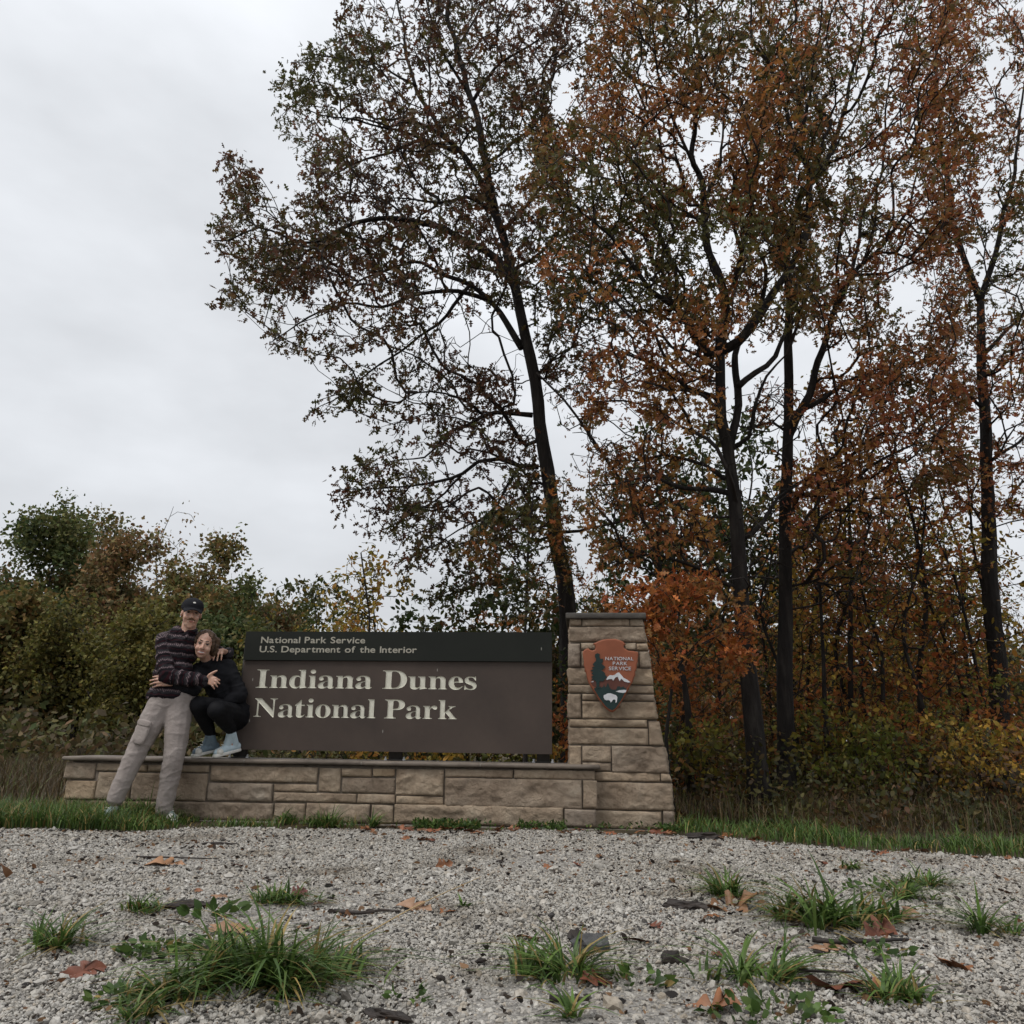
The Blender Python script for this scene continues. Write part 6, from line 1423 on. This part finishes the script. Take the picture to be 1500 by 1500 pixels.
# ------------------------------------------------------------------ things lying and growing on the gravel
VIEW = CR @ Vector((0, 0, -1))
def ppm(p):
    return FPX / (Vector(p) - EYE).dot(VIEW)                # photo pixels per metre at p
def leaf_outline(kind):
    if kind == 'oak':
        xs = [0, 0.08, 0.18, 0.30, 0.36, 0.45, 0.56, 0.62, 0.70, 0.84, 0.90, 1.0]; ws = [0.012, 0.05, 0.10, 0.30, 0.31, 0.10, 0.36, 0.35, 0.11, 0.22, 0.10, 0.0]
        up = [(x, w) for x, w in zip(xs, ws)]; return up + [(x, -w) for x, w in up[::-1][1:]]
    pts = []
    for a, r in ((-180, 0.10), (-158, 0.34), (-122, 0.48), (-108, 0.36), (-88, 0.70), (-72, 0.42), (-64, 0.40), (-48, 0.82), (-34, 0.50), (-27, 0.44), (-10, 0.78), (0, 1.0)):
        pts.append((0.42 + 0.58 * r * math.cos(R_(a)), 0.62 * r * math.sin(R_(a))))
    return pts + [(x, -y) for x, y in pts[::-1][1:-1]]
def fallen_leaf(label, px, py, wpx, kind, c, rot, curl=0.3, tilt=0.0, group=None, z=0.012, seed=0):
    p = gnd(px, py, 0.0); s = wpx / ppm(p) * (1.0 if kind == 'oak' else 0.95)
    out = leaf_outline(kind); lr = random.Random(seed * 7 + 1)
    rings = [0.0, 0.35, 0.7, 1.0]; cen = (0.48, 0.0); n = len(out); V = [(cen[0], 0, 0)]
    for r in rings[1:]:
        for x, y in out: V.append((cen[0] + (x - cen[0]) * r, y * r, 0))
    F = [(0, 1 + k, 1 + (k + 1) % n) for k in range(n)]
    for q in range(len(rings) - 2):
        for k in range(n): F.append((1 + q * n + k, 1 + (q + 1) * n + k, 1 + (q + 1) * n + (k + 1) % n, 1 + q * n + (k + 1) % n))
    W2 = []
    ph = lr.uniform(0, 6)
    for x, y, _ in V:
        u, v = x - 0.48, y
        h = curl * 0.30 * (u * u * 0.9 + v * v * 1.1) + 0.07 * curl * math.sin(7 * u + ph) + 0.07 * curl * math.sin(9 * v + ph * 2) - 0.05 * math.exp(-(v / 0.05) ** 2)
        W2.append((u * s, v * s, h * s))
    mat = 'fallen_leaf_%02x%02x%02x' % tuple(int(q * 255) for q in c)
    if mat not in M:
        M[mat] = noisy(mat, [(0.3, tuple(q * 0.6 for q in c)), (0.55, c), (0.75, tuple(min(1, q * 1.35) for q in c))], 18.0, 0.5, 0.5, 70.0, bdist=0.003, spec=0.4)
    me = me_parts('fallen_leaf', [(W2, F)], smooth=True)
    o = empty('fallen_leaf', (p.x, p.y, z), label, 'leaf', group)
    o.rotation_euler = (tilt, lr.uniform(-0.2, 0.2), rot)
    link('blade', me, M[mat], o)
    Vs, Fs = tube([(-0.48 * s, 0, 0.01 * s), (-0.62 * s, 0.02 * s, 0.03 * s), (-0.78 * s, 0.06 * s, 0.02 * s)], [0.010 * s, 0.009 * s, 0.008 * s], 5)
    link('stalk', me_parts('stalk', [(Vs, Fs)]), M['twig'], o)
    return o
RB, OR_, TAN, BR = (0.15, 0.050, 0.026), (0.23, 0.092, 0.036), (0.29, 0.165, 0.095), (0.165, 0.082, 0.04)
for i, (lab, px, py, w, kind, c, rot, cu, ti) in enumerate([
    ('large tan lobed leaf lying flat behind the big left grass tuft', 333, 1366, 118, 'palm', TAN, 0.3, 0.35, 0.0),
    ('red brown oak leaf resting on the middle grass tuft', 872, 1443, 62, 'oak', RB, 0.5, 0.6, 0.35),
    ('dark red oak leaf standing up at the right edge', 1288, 1372, 66, 'oak', RB, 0.4, 0.5, 0.75),
    ('orange curled oak leaf at the bottom, right of the middle', 1044, 1480, 82, 'oak', OR_, -0.35, 0.9, 0.2),
    ('large crumpled red brown oak leaf at the lower right', 1235, 1454, 100, 'oak', RB, 2.9, 0.9, 0.2),
    ('brown oak leaf overlapping the crumpled one at the lower right', 1305, 1462, 80, 'oak', (0.28, 0.12, 0.06), 0.2, 0.7, 0.25),
    ('small brown leaf left of the dark stone', 775, 1380, 42, 'oak', BR, 2.7, 0.6, 0.2),
    ('upright orange tan leaf alone on the gravel before the board', 650, 1271, 30, 'oak', OR_, 0.6, 1.1, 0.6),
    ('tan leaf beside the dark twig at the right', 1212, 1395, 60, 'oak', TAN, 0.1, 0.3, 0.0),
    ('tan torn leaf behind the big left grass tuft, right of the dark twig', 605, 1333, 62, 'oak', TAN, -0.4, 0.6, 0.1),
    ('orange leaf scrap next to the tan torn leaf', 655, 1340, 34, 'oak', OR_, 0.9, 0.5, 0.1),
    ('long brown curled leaf in front of the right grass tuft', 1070, 1331, 92, 'oak', (0.22, 0.11, 0.05), 0.15, 1.2, 0.3),
    ('small orange leaf below the curled bark', 1046, 1347, 34, 'oak', OR_, 0.0, 0.4, 0.0),
    ('orange brown leaf on the gravel at far left', 240, 1268, 60, 'oak', (0.30, 0.15, 0.07), 0.2, 0.5, 0.1),
    ('red leaf scrap in the small left grass tuft', 437, 1312, 32, 'oak', (0.16, 0.05, 0.045), 0.8, 0.7, 0.5),
    ('brown leaf right of the far right tuft', 1205, 1268, 22, 'oak', RB, 0.8, 0.8, 0.5),
    ('tan leaf in the left foreground beyond the bark strip', 320, 1318, 26, 'oak', TAN, 0.4, 0.5, 0.1),
    ('pale brown leaf on the gravel at the right edge', 1330, 1345, 60, 'oak', TAN, 0.9, 0.6, 0.1),
    ('red brown leaf at the lower left corner of the gravel', 120, 1430, 70, 'oak', RB, 0.9, 0.7, 0.2),
    ('orange leaf on the gravel near the right corner', 1400, 1420, 70, 'oak', OR_, 1.9, 0.7, 0.2)]):
    fallen_leaf(lab, px, py, w, kind, c, rot, cu, ti, None, 0.014, i)
lf = random.Random(12)
for i in range(60):
    x = lf.uniform(-1.1, 1.3) if i < 40 else lf.uniform(1.4, 4.2)
    y = float(gravel_edge(x)) + lf.uniform(-0.22, 0.12)
    if i in (3, 9, 15, 20): y -= lf.uniform(0.1, 0.9)
    px_, py_ = None, None
    q = CR.transposed() @ (Vector((x, y, 0)) - EYE); px_ = 750 + FPX * q.x / -q.z; py_ = 750 - FPX * q.y / -q.z
    g = 'russet leaves strewn along the gravel edge' if i < 40 else 'russet leaves strewn along the right verge'
    lab = 'small russet leaf among those strewn along the foot of the wall' if i < 40 else 'small russet leaf among those strewn along the right verge'
    fallen_leaf(lab, px_, py_, lf.uniform(15, 26), 'oak', [RB, OR_, (0.26, 0.10, 0.05), BR][i % 4], lf.uniform(0, 6.28), lf.uniform(0.3, 0.9), lf.uniform(0, 0.4), g, 0.016, 50 + i)

for i in range(26):
    x = lf.uniform(-0.62, 0.66); Y = math.sqrt(lf.uniform(2.2 ** 2, 5.6 ** 2)); q = CR.transposed() @ (Vector((x * Y, Y, 0)) - EYE)
    fallen_leaf('small brown leaf scattered out on the open gravel', 750 + FPX * q.x / -q.z, 750 - FPX * q.y / -q.z, lf.uniform(0.045, 0.085) * ppm((x * Y, Y, 0)), 'oak', [RB, BR, (0.24, 0.10, 0.045), (0.12, 0.06, 0.035)][i % 4], lf.uniform(0, 6.28), lf.uniform(0.3, 0.9), lf.uniform(0, 0.35), 'small leaves scattered on the open gravel', 0.013, 140 + i)
M['chip'] = noisy('wet_bark', [(0.3, (0.012, 0.010, 0.009)), (0.6, (0.035, 0.026, 0.021)), (0.8, (0.075, 0.055, 0.043))], 30.0, 0.55, 0.8, 90.0, stretch=(0.3, 1, 1), bdist=0.004)
M['rock'] = noisy('dark_rock', [(0.3, (0.04, 0.04, 0.042)), (0.6, (0.085, 0.083, 0.082)), (0.8, (0.15, 0.145, 0.14))], 25.0, 0.7, 0.7, 80.0, bdist=0.006)
def lump(name, sx, sy, sz, seed, sub=2, rough=0.35):
    bm = bmesh.new(); bmesh.ops.create_icosphere(bm, subdivisions=sub, radius=1.0); o_ = Vector((seed * 5.3, seed * 1.7, 0))
    for v in bm.verts:
        d = 1 + rough * noise.noise(v.co * 1.4 + o_) + rough * 0.6 * noise.noise(v.co * 3.7 + o_)
        c = v.co.copy(); c.z = max(c.z, -0.4)
        v.co = Vector((c.x * sx, c.y * sy * (1 + 0.3 * noise.noise(Vector((c.x * 2, seed, 0)))), c.z * sz)) * d
    me = bpy.data.meshes.new(name); bm.to_mesh(me); bm.free(); return me
def lying(name, label, cat, px, py, wpx, asp, hgt, rot, mat, seed, group=None, zf=0.3):
    p = gnd(px, py); s = wpx / ppm(p) / 2
    me = lump(name, s, s * asp, s * hgt, seed, 3 if wpx > 40 else 2, 0.6 if name == 'bark_strip' else 0.4)
    o = link(name, me, mat); o.location = (p.x, p.y, s * hgt * zf + 0.004); o.rotation_euler = (0, 0, rot)
    return tag(o, label, cat, group)
lying('stone', 'dark grey fist sized stone behind the middle grass tuft', 'stone', 864, 1392, 56, 0.8, 0.62, 0.3, M['rock'], 1)
lying('stone', 'small black stone next to the dark grey one', 'stone', 842, 1378, 28, 0.8, 0.7, 1.3, M['chip'], 2)
lying('bark_strip', 'curved brown bark strip at the left behind the tan leaf', 'bark', 272, 1331, 78, 0.22, 0.16, 0.25, M['chip'], 3)
lying('bark_strip', 'charcoal black bark piece cut by the bottom edge', 'bark', 566, 1494, 82, 0.25, 0.2, -0.5, M['chip'], 4)
lying('bark_strip', 'dark folded bark in front of the right grass tuft', 'bark', 1003, 1332, 62, 0.35, 0.28, -0.4, M['chip'], 5)
lying('bark_strip', 'dark bark slab lying in the grass right of the pier', 'bark', 1032, 1229, 52, 0.3, 0.25, -0.1, M['chip'], 6)
lying('bark_strip', 'dark wood lump left of the lower right grass tuft', 'bark', 985, 1412, 40, 0.6, 0.6, 0.4, M['chip'], 7)
lying('bark_strip', 'dark wood piece under the large tan leaf', 'bark', 322, 1398, 60, 0.3, 0.3, 0.1, M['chip'], 8)
lying('bark_strip', 'dark splinter lying on the gravel near the standing person', 'bark', 320, 1238, 48, 0.1, 0.1, 0.05, M['chip'], 9)
def stick(label, pts, r, mat=None, name='twig'):
    P = smooth_path([gnd(x, y, zz)[:] for x, y, zz in pts], 0.02); b0 = P[0].copy(); b0[2] = 0
    V, F = tube(P - b0, np.linspace(r, r * 0.5, len(P)), 6, 0.4, int(pts[0][0]))
    return tag(link(name, me_parts(name, [(V, F)], smooth=True), mat or M['chip'], None, b0), label, 'twig')
stick('knobbly dark twig lying behind the big left grass tuft', [(490, 1334, 0.01), (530, 1337, 0.015), (560, 1333, 0.012), (585, 1335, 0.01)], 0.009)
stick('dark twig at the right under the red oak leaf', [(1190, 1376, 0.02), (1230, 1380, 0.02), (1275, 1378, 0.015), (1330, 1376, 0.01)], 0.010)
stick('thin dark twig in the lower right grass', [(1130, 1425, 0.012), (1180, 1422, 0.02), (1250, 1424, 0.012)], 0.006)
stick('thin brown twig on the gravel at the left', [(200, 1255, 0.01), (250, 1256, 0.012), (318, 1258, 0.01)], 0.006)
stick('dark short twig under the middle grass tuft', [(806, 1462, 0.01), (840, 1464, 0.014), (862, 1463, 0.01)], 0.010)
M['straw'] = plain('straw', (0.36, 0.26, 0.13), 0.7)
a_ = gnd(478, 1404); b_ = at(705, 1284, a_.y + 0.35)
P = smooth_path([a_[:], (a_ * 0.5 + b_ * 0.5 + Vector((0, 0, 0.015)))[:], b_[:]], 0.04)
V, F = tube(P - np.array([a_.x, a_.y, 0]), np.linspace(0.0028, 0.001, len(P)), 5)
tag(link('grass_stalk', me_parts('grass_stalk', [(V, F)]), M['straw'], None, (a_.x, a_.y, 0)), 'long dry grass stalk slanting up from the big left tuft', 'stalk')
chips = [lump('bark_chip', 1, lf.uniform(0.35, 0.7), lf.uniform(0.25, 0.5), 20 + k, 1) for k in range(5)]
for me in chips: me.materials.append(M['chip'])
for i in range(190):
    Y = math.sqrt(lf.uniform(2.0 ** 2, 5.9 ** 2)); x = lf.uniform(-0.68, 0.68) * Y
    if Y > gravel_edge(x) - 0.1: continue
    s = lf.uniform(0.007, 0.024)
    o = link('bark_chip', chips[i % 5]); o.location = (x, Y, s * 0.3 + 0.004); o.rotation_euler = (0, lf.uniform(-0.2, 0.2), lf.uniform(0, 6.28)); o.scale = (s, s, s)
    tag(o, 'small dark bark chip scattered on the pale gravel', 'bark chip', 'bark chips scattered on the gravel')
# crumbs of leaf and bark between the stones
lrC = np.random.default_rng(3); n = 9500
Y = np.sqrt(lrC.uniform(1.7 ** 2, 6.1 ** 2, n)); X = lrC.uniform(-0.8, 0.8, n) * Y; k = Y < gravel_edge(X); X, Y = X[k], Y[k]; n = len(X)
col = np.array([(0.03, 0.022, 0.017), (0.16, 0.08, 0.04), (0.05, 0.036, 0.027), (0.26, 0.15, 0.08), (0.02, 0.016, 0.014)])[lrC.integers(0, 5, n)]
ax = lrC.normal(size=(n, 3)) * np.array([1, 1, 0.25])
me = leaf_cloud('leaf_crumbs', np.stack([X, Y, lrC.uniform(0.004, 0.012, n)], 1), ax, np.exp(lrC.normal(-4.2, 0.45, n)), col, LEAF_OVAL, lrC, 0.4)
tag(link('leaf_crumbs', me, M['blade']), 'crumbs of brown leaf and bark among the gravel', kind='stuff')

def tuft(label, px, py, wpx, hpx, nb, dry=0.12, seed=0, wid=0.0036, name='grass_tuft'):
    """irregular patch: several crowns of arching blades, some flattened and dead"""
    lr = np.random.default_rng(500 + seed); p = gnd(px, py); k = ppm(p); rad = wpx / k / 2; hh = hpx / k
    nc = 3 + int(wpx / 55); ca = lr.uniform(0, 6.28, nc); cr = rad * 0.62 * np.sqrt(lr.random(nc)); cr[0] = 0
    cs = lr.uniform(0.5, 1.15, nc); cs[0] = 1.2
    ci = lr.choice(nc, nb, p=cs ** 2 / (cs ** 2).sum())
    cx, cy = np.cos(ca) * cr, np.sin(ca) * cr * 0.6
    d = rdir(nb, lr); r = np.abs(lr.normal(0, 0.13, nb)) * rad
    P = np.stack([cx[ci] + d[:, 0] * r, cy[ci] + d[:, 1] * r, np.zeros(nb)], 1)
    bias = lr.normal(0, 0.7, (nc, 2))[ci]
    d2 = d + bias + lr.normal(0, 0.35, (nb, 2)); d2 /= np.linalg.norm(d2, axis=1)[:, None]
    h = hh * cs[ci] * np.clip(lr.normal(0.85, 0.3, nb), 0.3, 1.5)
    lean = np.clip(lr.normal(1.25, 0.5, nb), 0.15, 2.4)
    flat = lr.random(nb) < 0.22; h[flat] *= 0.35; lean[flat] = lr.uniform(2.2, 4.5, flat.sum())
    col = gcol(nb, lr, dry); dd = flat & (lr.random(nb) < 0.6); col[dd] = GR[4] * np.exp(lr.normal(-0.2, 0.3, (dd.sum(), 1)))
    me = blades(name, P, h, d2, lean, wid * np.clip(lr.normal(1, 0.25, nb), 0.5, 1.6), col, lr, 5, 0.7)
    return tag(link(name, me, M['blade'], None, (p.x, p.y, 0.002)), label, 'grass')
tuft('big spreading grass tuft in the left foreground', 385, 1436, 430, 92, 760, 0.18, 1, 0.0042)
tuft('low grass patch beyond the large tan leaf', 430, 1324, 190, 30, 260, 0.08, 2)
tuft('medium grass tuft in the middle foreground beside the dark stone', 820, 1432, 200, 62, 240, 0.2, 3, 0.0038)
tuft('thin grass tuft at the lower right with dark twigs', 1085, 1434, 220, 64, 140, 0.12, 4, 0.0042)
tuft('large coarse grass tuft at the right', 1205, 1350, 330, 70, 340, 0.16, 5, 0.0052)
tuft('dense small grass tuft behind the large right one', 1078, 1315, 110, 44, 190, 0.1, 6, 0.0034)
tuft('far small grass tuft at the right near the verge', 1252, 1274, 66, 20, 70, 0.06, 7, 0.0034)
tuft('tiny sparse sprig right of the dark twig on the gravel', 678, 1331, 60, 20, 14, 0.1, 8, 0.0045)
tuft('small sprig cut by the bottom edge of the middle foreground', 835, 1494, 90, 50, 26, 0.1, 9, 0.0042)
tuft('thin tuft at the lower left corner', 205, 1500, 120, 40, 90, 0.15, 10)
tuft('grass tuft at the right edge beyond the twig', 1330, 1318, 120, 40, 90, 0.1, 11)
tuft('grass tuft further right on the gravel', 1440, 1370, 150, 55, 110, 0.12, 12)
tuft('coarse grass tuft on the far left gravel', 90, 1390, 170, 60, 120, 0.12, 13)
tuft('ragged grass clump at the lower left, left of the big tuft', 235, 1470, 190, 46, 240, 0.25, 18)
tuft('ragged grass clump at the lower right corner', 1320, 1470, 190, 50, 220, 0.2, 19)
tuft('flattened grass patch beyond the large right tuft', 1360, 1300, 170, 30, 200, 0.15, 20)
tuft('sparse flattened grass left of the broad weeds', 205, 1335, 150, 28, 120, 0.25, 21)
tuft('tall grass tuft at the feet of the standing person', 215, 1203, 95, 42, 260, 0.14, 14, 0.0042)
tuft('dark arching grass tuft against the wall, left one', 415, 1206, 70, 24, 120, 0.08, 15, 0.0042)
tuft('dark arching grass tuft against the wall, middle one', 480, 1211, 95, 28, 160, 0.08, 16, 0.0048)
tuft('dark arching grass tuft against the wall, right one', 545, 1212, 55, 26, 90, 0.06, 17, 0.0042)
def weeds(label, px, py, wpx, n, lsz, seed):
    lr = np.random.default_rng(700 + seed); p = gnd(px, py); rad = wpx / ppm(p) / 2
    a = lr.uniform(0, 6.28, n); r = np.sqrt(lr.random(n)) * rad
    P = np.stack([np.cos(a) * r, np.sin(a) * r * 0.7, lr.uniform(0.004, 0.03, n)], 1)
    ax = np.stack([np.cos(a) + lr.normal(0, 0.5, n), np.sin(a) + lr.normal(0, 0.5, n), lr.uniform(0.0, 0.7, n)], 1)
    me = leaf_cloud('weed_patch', P, ax, lsz * np.clip(lr.normal(1, 0.3, n), 0.4, 1.8), gcol(n, lr, 0.04) * 0.85, LEAF_OVAL, lr, 0.2)
    tag(link('weed_patch', me, M['blade'], None, (p.x, p.y, 0.002)), label, 'weeds')
weeds('low clover like weeds at the left edge beside the big tuft', 232, 1400, 120, 150, 0.028, 1)
weeds('broad leaved weeds left of the small grass patch', 312, 1345, 75, 30, 0.045, 2)
weeds('round leaved weeds at the bottom, right of the middle', 1130, 1494, 190, 80, 0.032, 3)
weeds('leafy weeds between the middle tufts at the bottom', 935, 1443, 95, 36, 0.032, 4)
weeds('small weeds by the dark stones near the bottom', 595, 1470, 60, 22, 0.024, 5)
weeds('leafy weeds at the right edge under the red leaf', 1275, 1402, 110, 70, 0.026, 6)
weeds('weeds behind the large right grass tuft', 1290, 1306, 100, 70, 0.028, 7)
weeds('weeds in the lower left corner', 180, 1470, 110, 90, 0.026, 8)
